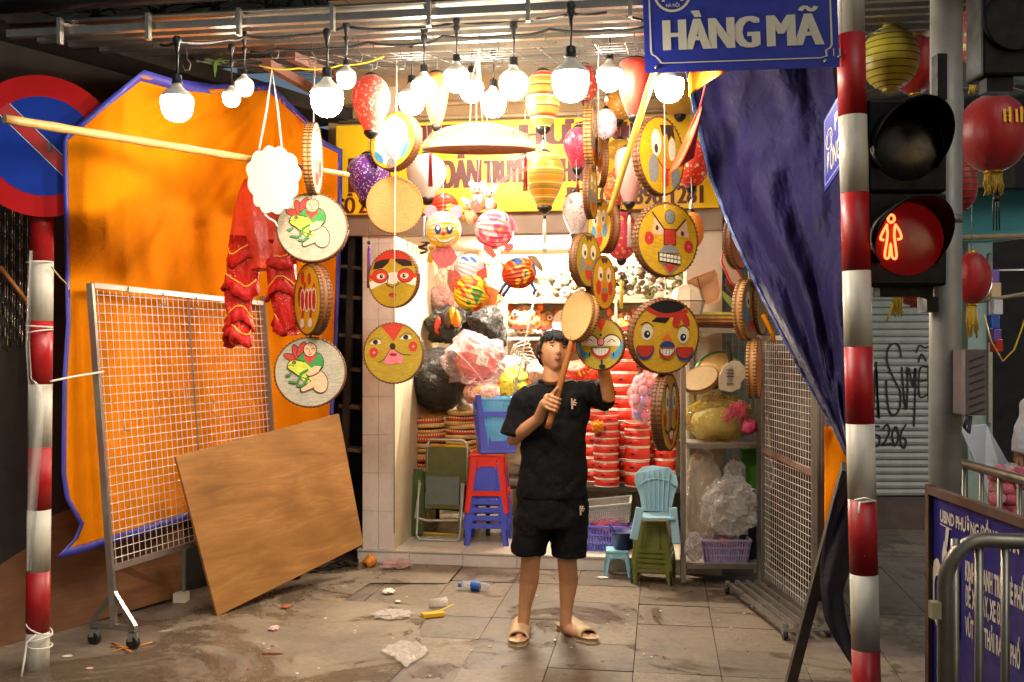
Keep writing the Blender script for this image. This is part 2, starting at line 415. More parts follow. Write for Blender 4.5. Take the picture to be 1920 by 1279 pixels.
for u in (-1.75, -.85, .05, .95, 1.9):
    mb = MB(); mb.bar(FW(u, -2.9, rz(-2.9) + .043), FW(u, .05, rz(.05) + .043), .04, .02); mb.build('rafter', M_STEEL, aw)
for u in (-1.75, -1.3, -.85, -.4, .05, .5, .95, 1.4):
    fbox(MB(), u, u + .018, -2.93, -2.90, rz(-2.9) - .055, rz(-2.9) + .07).build('bracket', M_STEEL, aw)
MB().tube([FW(u0, -2.97, rz(-2.9) + .13), FW(-1.2, -2.97, rz(-2.9) + .135), FW(.2, -2.97, rz(-2.9) + .145), FW(u1, -2.97, rz(-2.9) + .14)], .045, 10).build('rolled_edge', mat('black_rubber', '1b1c20', .35), aw)
mb = MB()
for i in range(24): mb.bar(FW(-1.5 + i * .16, -2.0, rz(-2.0) - .07), FW(-1.5 + i * .16, -.1, rz(-.1) - .07), .004, .004)
for i in range(13): mb.bar(FW(-1.5, -2.0 + i * .155, rz(-2.0 + i * .155) - .075), FW(2.2, -2.0 + i * .155, rz(-2.0 + i * .155) - .075), .004, .004)
mb.build('wire_grid', M_GALV, aw)
mb = MB()
for a, b in (((500, 120), (590, 170)), ((545, 105), (640, 150))): mb.bar(P(a[0], a[1], 5.6), P(b[0], b[1], 6.6), .05, .05)
mb.build('timber_brace', mat('red_timber', '5e3422', .7, var=.2), aw)

# ------------------------------------------------------------------ right-hand street: shutter shop, kerb, teal canopy
M_SLAT = mat('shutter_slat', 'a8a9a2', .5, metal=.05, var=.06, scale=4, dirt=.25)
M_KERB = mat('worn_kerb', '5a4a42', .85, var=.2, dirt=.3)
YS = 9.15
sh = thing('roller_shutter', 'closed grey roller shutter with black spray painted lettering', 'shutter', V((3.75, YS, .24)))
x0, x1 = (1600 - CX) * YS / F, (1816 - CX) * YS / F
sm = MB().prism([(0, 0), (.022, .006), (.03, .03), (.022, .056), (0, .0655)], x1 - x0, MX(((0, 0, 1, 0), (-1, 0, 0, 0), (0, 1, 0, 0), (0, 0, 0, 1)))); sme = None
for i in range(42):
    z = .26 + i * .0665
    if sme is None: so = sm.build('slat', M_SLAT, sh, local=True); sme = so.data
    else: so = link('slat', sme, sh)
    so.location = V((x0, YS, z)) - V((3.75, YS, .24))
MB().box(((x0 + x1) / 2, YS + .03, 1.7), (x1 - x0, .02, 2.95)).build('backing', M_DARK, sh)
def ribbon(mb, pts, w, fn, m=0):
    """a stroke of width w along 2D points, mapped by fn"""
    pts = [V((p[0], p[1])) for p in pts]; L = []; Rr = []
    for i, p in enumerate(pts):
        d = pts[min(i + 1, len(pts) - 1)] - pts[max(i - 1, 0)]; d = d.normalized() if d.length > 0 else V((1, 0)); n = V((-d.y, d.x)) * (w / 2)
        L.append(fn(*(p + n))); Rr.append(fn(*(p - n)))
    k = len(pts); mb.add(L + Rr, [(i, i + 1, k + i + 1, k + i) for i in range(k - 1)], m)
def smooth(pts, n=6):
    out = []; q = [pts[0]] + list(pts) + [pts[-1]]
    for i in range(1, len(q) - 2):
        for k in range(n):
            t = k / n; p0, p1, p2, p3 = [V(x) for x in q[i - 1:i + 3]]
            out.append(.5 * ((2 * p1) + (-p0 + p2) * t + (2 * p0 - 5 * p1 + 4 * p2 - p3) * t * t + (-p0 + 3 * p1 - 3 * p2 + p3) * t ** 3))
    out.append(V(pts[-1])); return out
mb = MB(); gf = lambda x, y: P(x, y, YS - .036)
for st in ([(1637, 790), (1643, 690), (1647, 782)], [(1643, 678), (1645, 730), (1649, 785)], [(1690, 670), (1686, 650), (1676, 644), (1665, 655), (1664, 680), (1676, 710), (1688, 735), (1687, 765), (1678, 778), (1668, 772), (1663, 740), (1662, 712)],
           [(1691, 688), (1694, 730), (1699, 768), (1702, 730), (1701, 688)], [(1705, 690), (1712, 725), (1716, 690)], [(1717, 690), (1716, 740), (1714, 800)],
           [(1739, 688), (1725, 692), (1724, 742), (1740, 740)], [(1725, 715), (1737, 713)], [(1722, 680), (1728, 664), (1737, 678)], [(1718, 662), (1724, 648), (1734, 652), (1745, 648)], [(1741, 686), (1741, 750)],
           [(1650, 800), (1641, 800), (1640, 814), (1649, 818), (1648, 834), (1638, 838)], [(1655, 806), (1663, 796), (1668, 808), (1660, 828), (1654, 834), (1672, 832)],
           [(1679, 800), (1673, 816), (1678, 836), (1685, 820), (1682, 803), (1679, 800)], [(1699, 796), (1690, 812), (1689, 832), (1696, 840), (1699, 826), (1692, 820)]):
    ribbon(mb, smooth(st, 5), 3.4, gf)
mb.build('lettering', mat('spray_paint', '17181a', .7), sh)
wallbox(MB(), P(1590, 640, YS - .25), P(1830, 640, YS - .32), .6, 0, .25).build('kerb', M_KERB, kind='structure')
w = thing('street_pillar', 'pale green plaster pillar right of the roller shutter', 'pillar', P(1840, 940, 8.9))
MB().box((P(1838, 600, 8.9).x, 9.0, 1.6), (.22, .2, 3.2)).build('shaft', mat('green_plaster', '8a9a90', .7, var=.08, dirt=.3), w)
MB().box((P(1858, 600, 8.85).x, 8.87, 1.7), (.035, .03, 1.5)).build('pipe', M_GALV, w)
fw = thing('far_house', 'unlit house front deep in the street at the right', 'house', (7, 14, 0))
MB().box((6.5, 14, 3), (9, .2, 6)).build('wall', mat('far_dark_wall', '1c1b1d', .9, var=.4, scale=2), fw)
MB().box((3.2, 9.6, 4.5), (3.2, .2, 3.6)).build('upper_wall', mat('street_wall', '4a4a48', .8, var=.2), fw)
cn = thing('street_canopy', 'teal fabric canopy over the far pavement behind the red lanterns', 'canopy', (3.9, 8.4, 2.6))
MB().grid(lambda a, b: V((3.0 + 3.6 * a, 8.9 - 1.7 * b, 3.05 - .62 * b - .04 * sin(a * pi * 5) * b)), 24, 8).build('cloth', mat('teal_canvas', '3c7c7e', .6, var=.08), cn, solid=.004)
MB().cyl((2.9, 7.18, 2.42), (6.6, 7.18, 2.5), .02).build('front_rail', mat('bamboo_grey', '8d8266', .6), cn)
MB().grid(lambda a, b: V((2.6 + 3.4 * a, 7.2 + 2.2 * b, 3.5 + .25 * b + .012 * sin(a * 70))), 140, 3).build('roof_sheet', M_ZINC, cn, solid=.003)
# ------------------------------------------------------------------ paints
PAL = dict(red='c8321e', black='17130f', white='efe6d6', blue='3f8fb8', green='2f8a34', yellow='e6c41a', pink='ee7f90', skin='eeb58c', grey='8a8480',
           orange='e8721c', brown='4a2c18', lime='cfd23a', dkred='9c1c14', cream='f0dcc0', navy='2c3f7a')
def paint(n): return mat('paint_' + n, PAL[n], .5, var=.22, scale=11, bump=.5, bscale=30, dist=.01, stretch=(.5, 1, 2.4))
def ell(cx, cy, rx, ry, rot=0, a0=0, a1=360, n=22):
    c, s_ = cos(R(rot)), sin(R(rot)); out = []
    for i in range(n + (0 if a1 - a0 == 360 else 1)):
        a = R(a0 + (a1 - a0) * i / n); x, y = rx * cos(a), ry * sin(a); out.append((cx + x * c - y * s_, cy + x * s_ + y * c))
    return out
class Pic:
    """flat painting in unit-disc coordinates (x right, y up), each layer a hair in front of the last"""
    def __init__(s): s.mb = MB(); s.cols = []; s.k = 0
    def ci(s, c):
        if c not in s.cols: s.cols.append(c)
        return s.cols.index(c)
    def fn(s):
        z = s.zz + .0012 * s.k; s.k += 1; return lambda x, y: V((x, -z, y))
    zz = .001
    def p(s, c, pts):
        f = s.fn(); s.mb.add([f(x, y) for x, y in pts], [list(range(len(pts)))], s.ci(c)); return s
    def e(s, c, *a, **k): return s.p(c, ell(*a, **k))
    def l(s, c, pts, w=.03, sm=5):
        f = s.fn(); ribbon(s.mb, smooth(pts, sm) if sm else pts, w, f, s.ci(c)); return s
    def eo(s, c, *a, w=.025, **k):
        q = ell(*a, **k); s.p(c, q); s.l('black', q + [q[0], q[1]] if len(q) > 20 else q, w, 0); return s
def pic_frog():
    p = Pic()
    for r_, x, y in ((150, -.50, .36), (118, -.36, .52), (75, -.20, .62)): p.eo('red', x, y, .25, .105, rot=r_ - 10 if r_ < 140 else r_ + 12)
    p.p('green', [(-.32, .34), (-.15, .50), (.30, .50), (.46, .30), (.44, .05), (.30, -.05), (.0, .02), (-.3, .15)])
    p.l('black', [(-.32, .34), (-.15, .50), (.30, .50), (.46, .30), (.44, .05), (.34, -.02)], .025)
    p.p('red', [(-.12, .50), (.24, .50), (.24, .34), (.1, .25), (.04, .12), (-.03, .25), (-.12, .34)])
    p.eo('skin', .06, .60, .20, .215); p.l('brown', [(-.07, .62), (-.03, .65), (.01, .62)], .022); p.l('brown', [(.10, .62), (.15, .65), (.2, .62)], .022)
    p.l('brown', [(.04, .6), (.03, .53), (.07, .52)], .016); p.l('dkred', [(.01, .465), (.06, .455), (.11, .47)], .026)
    for q in (-.05, .0, .05, .1): p.l('brown', [(q, .8), (q + .02, .73)], .014)
    p.eo('skin', .34, -.38, .26, .36, rot=18)
    p.p('skin', [(.3, -.10), (.05, -.42), (-.22, -.60), (-.16, -.70), (.12, -.62), (.42, -.3)]); p.l('black', [(.02, -.14), (.0, -.42), (-.22, -.60), (-.16, -.70), (.12, -.60), (.2, -.56)], .025)
    p.p('lime', [(-.62, .10), (-.55, .24), (-.40, .28), (-.1, .22), (.12, .02), (.10, -.35), (-.05, -.45), (-.25, -.22), (-.45, -.08), (-.58, .0)])
    p.l('black', [(.1, -.35), (-.25, -.22), (-.45, -.08), (-.58, .0), (-.62, .10), (-.55, .24), (-.40, .28), (-.1, .22)], .025)
    p.eo('yellow', -.42, .20, .05, .045); p.e('black', -.42, .2, .025, .025); p.l('black', [(-.6, .10), (-.5, .13), (-.42, .08)], .018)
    for a in ([(.02, -.02), (-.2, -.15), (-.32, -.40), (-.58, -.38)], [(.1, -.1), (-.02, -.3), (-.14, -.5), (-.34, -.5)], [(-.5, -.12), (-.6, -.2), (-.66, -.16)]): p.l('black', a, .075); p.l('green', a, .05)
    p.p('skin', [(.40, .08), (.30, -.12), (.05, -.22), (-.05, -.16), (.0, -.06), (.2, .1)]); p.l('black', [(.42, .04), (.30, -.12), (.05, -.22), (-.05, -.16)], .022)
    for q in p.mb.v: q.x = q.x * .92 - .06; q.z = q.z * .92 + .08
    return p
def pic_dog():
    p = Pic(); p.e('red', -.35, .62, .14, .20); p.e('red', .15, .58, .13, .18); p.e('dkred', -.5, .1, .2, .3); p.e('red', .5, .3, .1, .14)
    for x in (-.35, -.02, .25, .52): p.e('white', x, -.02, .19, .34); p.e('red', x, -.02, .14, .28)
    for x in (-.3, .3): p.l('red', [(x, -.3), (x - .04, -.55)], .16, 3); p.e('white', x - .05, -.66, .16, .14)
    p.l('red', [(-.2, .3), (-.1, .5)], .12, 3); return p
def pic_mask():
    p = Pic(); q = ell(0, 0, .97, .97, a0=38, a1=142); p.p('red', q + [(-.4, .62), (0, .70), (.4, .62)])
    p.p('black', [(-.74, .58), (-.5, .66), (-.12, .70), (-.18, .55), (-.42, .38), (-.82, .34)]); p.p('black', [(.74, .58), (.5, .66), (.0, .70), (.18, .54), (.42, .42), (.80, .42)])
    p.p('white', [(-.97, -.1), (-.1, .22), (.1, .22), (.97, .1), (.90, -.26), (.3, -.1), (.0, -.2), (-.3, -.12), (-.9, -.36)])
    for s_ in (-1, 1):
        p.e('black', s_ * .52, .10, .335, .25); p.e('red', s_ * .52, .10, .31, .225); p.l('red', [(s_ * .75, .08), (s_ * .98, .1)], .15, 2); p.e('cream', s_ * .48, .09, .17, .10); p.e('black', s_ * .46, .09, .07, .075); p.e('white', s_ * .46 + .02, .11, .02, .02)
    p.l('black', [(-.16, .14), (-.2, -.1), (-.24, -.2), (-.1, -.25), (0, -.3), (.12, -.25), (.24, -.18), (.2, -.08)], .03); p.e('dkred', 0, -.56, .16, .07); p.e('red', .0, -.58, .14, .045); return p
def pic_bird():
    p = Pic(); p.p('red', [(-.42, .90), (-.2, .965), (.1, .975), (.36, .92), (.02, .38)])
    for x, y in ((-.60, .36), (.42, .52)): p.p('white', [(x - .2, y - .06), (x - .05, y + .08), (x + .14, y + .07), (x + .2, y - .04), (x, y - .08)]); p.e('black', x, y, .09, .08); p.l('brown', [(x - .22, y), (x, y + .14), (x + .2, y + .08)], .02)
    p.e('black', -.02, .22, .10, .11)
    for x, y in ((-.66, .02), (.66, .22)): p.e('red', x, y, .15, .17); p.e('white', x + .02, y, .03, .03)
    p.p('pink', [(-.32, -.32), (-.16, .08), (.04, .1), (.24, -.06), (.34, -.1), (.28, -.36), (.1, -.3), (-.02, -.38), (-.2, -.36)]); p.e('dkred', 0, -.05, .13, .05)
    p.l('black', [(-.5, -.32), (-.3, -.2), (-.12, .1)], .022); p.l('black', [(.04, .12), (.3, -.03), (.62, -.06)], .022); return p
def pic_pale():
    p = Pic(); p.e('white', -.08, -.0, .72, .84); p.p('pink', [(-.3, .88), (-.1, .6), (.12, .9)]); p.e('blue', -.55, -.55, .3, .12, rot=-42); p.e('blue', .58, -.35, .34, .12, rot=66)
    for x in (-.3, .16): p.l('black', [(x - .12, .28), (x, .38), (x + .12, .28)], .022); p.e('black', x, .22, .03, .03)
    p.l('black', [(-.38, -.1), (-.1, -.02), (.24, -.08), (.4, -.0)], .025); p.l('dkred', [(-.36, -.2), (-.1, -.52), (.12, -.54), (.32, -.2)], .03); p.e('grey', .0, -.78, .17, .17); return p
def pic_goof():
    p = Pic(); p.p('brown', [(-.1, .78), (.5, .86), (.6, .45), (.42, .58), (.3, .4), (.22, .6), (.05, .5)]); p.e('cream', -.25, .3, .22, .34); p.e('brown', -.25, .16, .08, .12); p.e('cream', .45, .22, .16, .3)
    p.e('grey', -.36, -.36, .22, .36); p.e('grey', .62, -.5, .2, .3); p.e('orange', .18, -.42, .2, .42); p.e('red', .2, -.56, .1, .22); p.l('dkred', [(-.2, -.1), (.1, -.32), (.5, -.3)], .035); return p
def pic_angry():
    p = Pic(); p.e('black', .07, .62, .175, .20); p.e('grey', .07, .62, .16, .185)
    p.p('skin', [(-.44, .58), (-.10, .22), (-.14, .12), (-.52, .14)]); p.p('skin', [(.62, .56), (.30, .2), (.32, .1), (.70, .08)])
    p.l('black', [(-.52, .72), (-.12, .27)], .04, 2); p.l('black', [(.60, .58), (.26, .25)], .04, 2); p.e('brown', -.36, .30, .05, .07); p.e('brown', .48, .18, .05, .07)
    p.p('black', [(-.15, .29), (.25, .29), (.27, -.15), (-.15, -.15)]); p.p('red', [(-.12, .27), (.23, .27), (.25, -.13), (-.12, -.13)])
    for x, y in ((-.62, .02), (.68, -.16)): p.e('red', x, y, .15, .17); p.e('pink', x, y, .03, .03)
    p.p('grey', [(-.3, -.36), (-.18, -.2), (.06, -.13), (.26, -.2), (.38, -.36)]); p.p('brown', [(-.34, -.35), (.42, -.42), (.40, -.68), (-.33, -.60)])
    for i in range(6):
        for j in range(2): x = -.30 + i * .117; y = -.47 - j * .115 - i * .012; p.mb.add([V((x + a, -.045, y + b)) for a, b in ((0, 0), (.098, 0), (.098, .09), (0, .09))], [(0, 1, 2, 3)], p.ci('cream'))
    p.p('grey', [(-.24, -.64), (.34, -.71), (.05, -1 + .05)]); p.p('red', [(-.16, -.66), (.26, -.7), (.06, -.92)]); return p
def pic_boy():
    p = Pic(); q = ell(0, 0, .96, .96, a0=55, a1=125); p.p('black', q + [(-.46, .70), (-.2, .62), (.2, .60), (.5, .74)])
    p.l('red', [(-.6, .74), (-.2, .58), (.2, .58), (.62, .70)], .12); p.e('red', .30, .42, .12, .2, rot=-15); p.e('red', .56, .46, .11, .22, rot=30); p.p('black', [(-.45, .40), (-.3, .52), (.1, .5), (-.02, .36)])
    for x, y in ((-.56, .06), (.52, -.02)): p.e('cream', x, y + .06, .17, .22); p.e('black', x, y, .09, .10); p.e('white', x + .02, y + .02, .03, .03); p.l('black', [(x - .2, y + .24), (x - .02, y + .32), (x + .18, y + .2)], .025)
    for s_, x, y in ((1, -.60, -.36), (1, .58, -.40)): p.p('navy', ell(x, y + .08, .27, .34, a0=180, a1=360)); p.p('red', ell(x, y + .12, .25, .30, a0=180, a1=360))
    p.p('orange', [(-.12, -.08), (.04, .1), (.2, -.08), (.04, -.14)]); p.p('navy', ell(.05, -.28, .23, .16, a0=0, a1=180)); p.p('red', ell(.05, -.34, .25, .26, a0=180, a1=360)); p.p('white', ell(.05, -.34, .20, .17, a0=180, a1=360))
    for x in (-.08, .02, .12, .2): p.l('brown', [(x, -.34), (x, -.47)], .014, 2)
    return p
def pic_clown():
    p = Pic(); p.p('red', [(-.24, .965), (.30, .945), (.06, .44)]); p.e('black', .05, .34, .05, .05)
    for s_ in (-1, 1): p.e('black', .04 + s_ * .46, .02, .40, .36, a0=-12, a1=192); p.e('cream', .04 + s_ * .46, .0, .36, .33, a0=-12, a1=192); p.l('black', [(.04 + s_ * .46 - .18, .06), (.04 + s_ * .46, .17), (.04 + s_ * .46 + .16, .08)], .03)
    for s_ in (-1, 1): p.p('blue', [(s_ * .96, .2), (s_ * .8, -.1), (s_ * .66, -.3), (s_ * .48, -.34), (s_ * .46, -.52), (s_ * .66, -.58), (s_ * .84, -.4), (s_ * .96, -.1)])
    p.e('black', .05, .08, .16, .15); p.e('pink', .05, .09, .135, .125); p.p('black', [(-.36, -.13), (.46, -.13), (.46, -.17), (-.36, -.17)])
    p.p('red', ell(.05, -.15, .42, .42, a0=183, a1=357)); p.p('white', ell(.05, -.16, .33, .28, a0=180, a1=360))
    for x in (-.14, -.02, .1, .24): p.l('grey', [(x, -.16), (x, -.40)], .016, 2)
    for x in (-.42, .58): p.e('black', x, -.40, .03, .09)
    p.e('black', .1, -.68, .04, .09); p.e('black', .12, -.86, .14, .09); return p
def pic_face(a='blue', b='red'):
    p = Pic(); p.p('brown', [(-.3, .9), (.3, .92), (.2, .7), (0, .78), (-.1, .66)]); p.e('cream', -.34, .3, .22, .28); p.e('cream', .36, .3, .2, .28); p.e('black', -.3, .24, .08, .1); p.e('black', .34, .24, .08, .1)
    p.e(a, -.5, -.2, .2, .28); p.e(b, .5, -.2, .18, .26); p.p('orange', [(-.1, .0), (.1, .0), (.16, -.3), (-.16, -.3)]); p.p('red', ell(0, -.4, .3, .36, a0=180, a1=360)); p.p('grey', ell(0, -.36, .26, .16, a0=0, a1=180)); return p
def pic_longface():
    p = Pic()
    for x in (-.32, .38): p.e('black', x, .38, .24, .36); p.e('cream', x, .36, .20, .32); p.e('navy', x + .02, .28, .07, .12); p.l('black', [(x - .24, .64), (x, .76), (x + .24, .62)], .03)
    p.p('grey', [(-.08, .4), (.14, .4), (.16, -.4), (-.08, -.4)]); p.e('red', -.6, -.16, .14, .2); p.e('red', .66, -.12, .13, .18); p.l('black', [(-.6, -.4), (-.3, -.52), (.04, -.42), (.36, -.52), (.62, -.4)], .07); p.p('red', ell(.04, -.5, .3, .36, a0=180, a1=360)); p.p('cream', ell(.04, -.5, .2, .2, a0=180, a1=360)); return p

# ------------------------------------------------------------------ drums of woven bamboo
def weave_mat(name, col, dk, sc=26):
    t = NT(name); w = t.n('ShaderNodeTexWave', wave_type='BANDS', bands_direction='Z'); w.inputs['Scale'].default_value = sc * .55; w.inputs['Distortion'].default_value = 2.2; w.inputs['Detail'].default_value = 2
    t.l(t.tc.outputs['Object'], w.inputs[0]); v = t.noise(13, 4, .7, (.55, 1, 2.6)); h = t.math('ADD', t.math('MULTIPLY', w.outputs['Fac'], .3), t.math('MULTIPLY', v, .85))
    c = t.ramp(h, [(.38, hexc(dk)), (.60, hexc(col))]); c = t.mix(t.ramp(t.noise(2.2, 4), [(.4, (0, 0, 0)), (.75, (.28,) * 3)]), c, hexc(dk))
    t.base(c); t.set(Roughness=.5); t.bump(h, .5, .012); return t.m
M_WY = weave_mat('woven_yellow', 'f0b81c', 'b9840f'); M_WG = weave_mat('woven_mustard', 'c9a820', '8f7a1c'); M_WW = weave_mat('woven_white', 'cdbfa4', '8c7e68'); M_WT = weave_mat('woven_tan', 'c39a4c', '8c6a2c')
M_HOOP = mat('rattan_hoop', '7a4a22', .55, var=.3, scale=20, bump=.3); M_HOOPL = mat('rattan_light', 'b98448', .55, var=.2, scale=20, bump=.3); M_BIND = mat('rattan_binding', '54301a', .6, var=.2); M_STR = mat('white_string', 'e4dccc', .7)
_dm = {}
def drum_meshes(th):
    if th in _dm: return _dm[th]
    h = th / 2; out = {}
    mb = MB(); prof = [(.965, -h), (1.0, -h), (1.012, -h + .05), (1.0, -h + .10), (.985, -h + .11), (.985, h - .11), (1.0, h - .10), (1.012, h - .05), (1.0, h), (.965, h)]
    mb.lathe(prof, 40, MX.Rotation(pi / 2, 4, 'X')); out['hoop'] = mb
    mb = MB(); mb.add([V((.97 * cos(2 * pi * i / 40), -h + .012, .97 * sin(2 * pi * i / 40))) for i in range(40)], [list(range(40))]); out['front'] = mb
    mb = MB(); mb.add([V((.97 * cos(2 * pi * i / 40), h - .012, .97 * sin(2 * pi * i / 40))) for i in range(40)], [list(range(40))[::-1]]); out['rear'] = mb
    for sy in (-1, 1):
      mb = MB(); out['binding%d' % sy] = mb
      for i in range(52):
        a = 2 * pi * i / 52; r = MX.Rotation(-a, 3, 'Y'); mb.box(r @ V((1.004, sy * (h - .05), 0)), (.034, .125, .03), r)
    _dm[th] = (out, {}); return _dm[th]
def drum(px, py, r, Y, yaw, label, pic=None, head=None, tilt=0, roll=0, th=.24, hoop=None, scale=None, group='painted bamboo drums', name='drum'):
    loc = P(px, py, Y); sc = S(r, Y); yaw_v = yaw - math.degrees(math.atan((px - CX) / F)) * 1.0
    rot = RZ(yaw_v) @ RX(tilt) @ RY(roll)
    o = thing(name, label, 'drum', loc, rot, group, sc)
    mbs, cache = drum_meshes(th); head = head or M_WY; hoop = hoop or M_HOOP
    for nm, key, mt in (('hoop', 'hoop', hoop), ('drumhead', 'front', head), ('drumhead', 'rear', head), ('binding', 'binding-1', M_BIND), ('binding', 'binding1', M_BIND)):
        if (key, mt.name) not in cache: cache[(key, mt.name)] = mbs[key].build(nm, mt, o, local=True).data
        else: link(nm, cache[(key, mt.name)], o)
    if pic:
        for v in pic.mb.v: v.y -= th / 2 - .012
        pic.mb.build('painting', [paint(c) for c in pic.cols], o, local=True)
    return o
def cord(pts, r, name, label, mt=None, cat='string', group=None, n=5): return MB().tube(pts, r, n).build(name, mt or M_STR, loc=pts[0], label=label, cat=cat, group=group)
YA, YB, YC, YD = 5.55, 6.4, 5.42, 5.25
drum(587, 298, 66, YA, 80, 'bamboo drum seen nearly edge-on, topmost of the string beside the scalloped board', pic_face(), M_WW, hoop=M_HOOPL)
drum(586, 428, 66, YA, -6, 'pale drum painted with child and frog, upper one above the edge-on dog drum', pic_frog(), M_WW, th=.26, tilt=-8)
drum(586, 562, 66, YA, -68, 'yellow drum with red spotted animal, turned sideways between the two frog drums', pic_dog(), M_WY, th=.34)
drum(582, 698, 66, YA, -4, 'pale drum painted with child and frog, lowest on its string above the plywood', pic_frog(), M_WW, th=.24, tilt=-5)
drum(742, 266, 55, YB, -40, 'pale overlit clown drum with blue cheeks above the unpainted tan drum', pic_pale(), M_WY, th=.34, tilt=-8)
drum(740, 385, 53, YB, 0, 'unpainted tan woven drum hanging in front of the signboard', None, M_WT, th=.2, hoop=M_HOOPL)
drum(739, 523, 54, YB, -32, 'oval drum face with black hair, red cap and red eye mask', pic_mask(), M_WG, th=.2)
drum(739, 662, 57, YB, -14, 'drum face with red triangle, black nose and pink mouth at the string end', pic_bird(), M_WG, th=.26)
drum(1107, 255, 62, YC + .1, 84, 'brightly lit drum seen edge-on under the large bulb', pic_face(), M_WY, hoop=M_HOOPL)
drum(1126, 304, 47, YC + .2, -78, 'yellow edge-on drum right of the overlit edge-on drum', pic_face('grey'), M_WY)
drum(1107, 360, 50, YC, 80, 'dark yellow edge-on drum above the narrow grey-eyed face', pic_face('blue', 'blue'), M_WG)
drum(1132, 425, 50, YC + .12, -64, 'narrow drum face with blue eyelid turned to the left', pic_face('blue', 'blue'), M_WY, th=.4)
drum(1097, 488, 50, YC - .08, 62, 'narrow green-yellow drum face with grey eyes above the tray drum on a stick', pic_face('grey', 'grey'), M_WG, th=.34)
drum(1127, 530, 50, YC + .06, 64, 'orange drum face with red and grey cheeks just above the smiling clown drum', pic_face('red', 'red'), M_WY, th=.30)
drum(1126, 645, 49, YC, -24, 'smiling clown drum with pink nose held by the young man', pic_clown(), M_WG, th=.2)
drum(1235, 293, 73, YD + .05, 55, 'yellow drum face with brown fringe and grey cheeks, topmost on the right string', pic_goof(), M_WY, th=.22)
drum(1247, 450, 69, YD, 36, 'angry drum face with slanted brows, red square nose and gritted teeth', pic_angry(), M_WY, th=.28)
drum(1243, 630, 70, YD - .05, 28, 'laughing boy drum with red headband and red cheeks', pic_boy(), M_WY, th=.34, tilt=6)
drum(1248, 773, 71, YD, 76, 'long-faced drum with moustache turned sideways, lowest on the right string', pic_longface(), M_WY, th=.28)
drum(1384, 452, 52, 5.75, 66, 'orange drum half hidden by the dark tarp edge', None, mat('orange_head', 'e07a1e', .5), th=.3, hoop=M_HOOP)
drum(1400, 580, 56, 5.7, 72, 'pale drum with yellow and blue paint seen sideways by the dark tarp', pic_face('blue', 'yellow'), M_WT, th=.34, hoop=M_HOOPL)
drum(1421, 572, 56, 5.85, 78, 'thin brown drum edge hanging behind the pale sideways drum', None, M_WT, th=.34)
drum(1414, 690, 56, 5.72, 84, 'edge-on orange drum lowest on the string by the steel shelf', None, mat('orange_head', 'e07a1e', .5), th=.34, hoop=M_HOOPL)
for pts, lab in (([P(590, 120, 5.6), P(588, 230, YA), P(587, 360, YA), P(586, 497, YA), P(584, 632, YA)], 'thin string carrying the frog drums'),
                 ([P(744, 110, 6.3), P(743, 212, YB), P(741, 330, YB - .1), P(740, 465, YB - .1), P(739, 605, YB)], 'white string carrying the masked face drum and red triangle drum'),
                 ([P(739, 720, YB), P(739, 1000, 6.45)], 'grey cord hanging below the red triangle drum'),
                 ([P(1122, 85, 5.3), P(1122, 300, YC + .2)], 'thick white string above the edge-on yellow drums'),
                 ([P(1246, 180, 5.3), P(1246, 380, YD - .03), P(1248, 560, YD), P(1248, 704, YD)], 'string carrying the angry and laughing drums'),
                 ([P(1392, 330, 5.75), P(1404, 524, 5.74), P(1414, 640, 5.72)], 'string carrying the drums beside the dark tarp')):
    cord(pts, .0035, 'string', lab, mat('grey_cord', '6a6660', .6) if 'grey' in lab else None)

# ------------------------------------------------------------------ light bulbs on black festoon cables
E_B2 = emit('lit_diffuser_far', (1.0, .90, .74), BULB * .35); E_B = emit('lit_diffuser', (1.0, .90, .74), BULB); M_BULB = mat('bulb_white', 'd8d2c4', .35)
M_RUB = mat('rubber_black', '161616', .45)
YBW = 4.75
proto_b = thing('light_bulb', 'lit white bulb hanging in front of the orange tarp, leftmost of all', 'light bulb', (0, 0, 0), group='bulbs on the festoon cables')
MB().lathe([(.0, .80), (.28, .80), (.30, .72), (.30, .30), (.36, .28), (.36, .22), (.0, .22)], 14).build('socket', M_RUB, proto_b, local=True)
MB().lathe([(.25, .22), (.30, .10), (.48, -.12), (.78, -.34), (.95, -.52), (1.0, -.70)], 20).build('housing', M_BULB, proto_b, local=True)
MB().lathe([(1.0, -.70), (1.02, -1.0), (.99, -1.35), (.90, -1.7), (.72, -1.98), (.44, -2.17), (.2, -2.23), (0, -2.24)], 20).build('diffuser', E_B, proto_b, local=True)
BULBS = [  # px of bulb centre line, py of socket top, half width px, Y, label
    (332, 140, 29, 4.15, 'lit white bulb hanging in front of the orange tarp, leftmost of all'),
    (434, 152, 16, 5.3, 'small far bulb lit just left of the dim bulb over the tarp'),
    (458, 130, 17, 4.9, 'dim bulb with white housing above the scalloped board'),
    (613, 128, 30, 4.6, 'dazzling bulb above the upper frog drum'),
    (649, 112, 18, 4.75, 'dim bulb just right of the dazzling one'),
    (772, 142, 24, 6.2, 'lit bulb above the pale clown drum, left one of the pair'),
    (795, 122, 23, 5.0, 'lit bulb above the pale clown drum, right one of the pair'),
    (856, 103, 23, 4.75, 'bright bulb above the left end of the woven hat'),
    (884, 125, 22, 6.3, 'bright bulb behind the white ties of the woven hat'),
    (925, 150, 23, 6.4, 'low bright bulb right above the woven hat'),
    (963, 108, 26, 4.75, 'lit bulb beside the striped ethnic lantern'),
    (1070, 88, 34, 4.3, 'largest lit bulb hanging above the crimson lantern'),
    (1143, 98, 24, 6.0, 'lit bulb in front of the tall red lantern'),
    (1255, 110, 27, 4.7, 'lit bulb half hidden behind the blue street sign')]
DIM = (2, 4)
M_DIMB = emit('dim_diffuser', (1.0, .86, .66), 1.0)
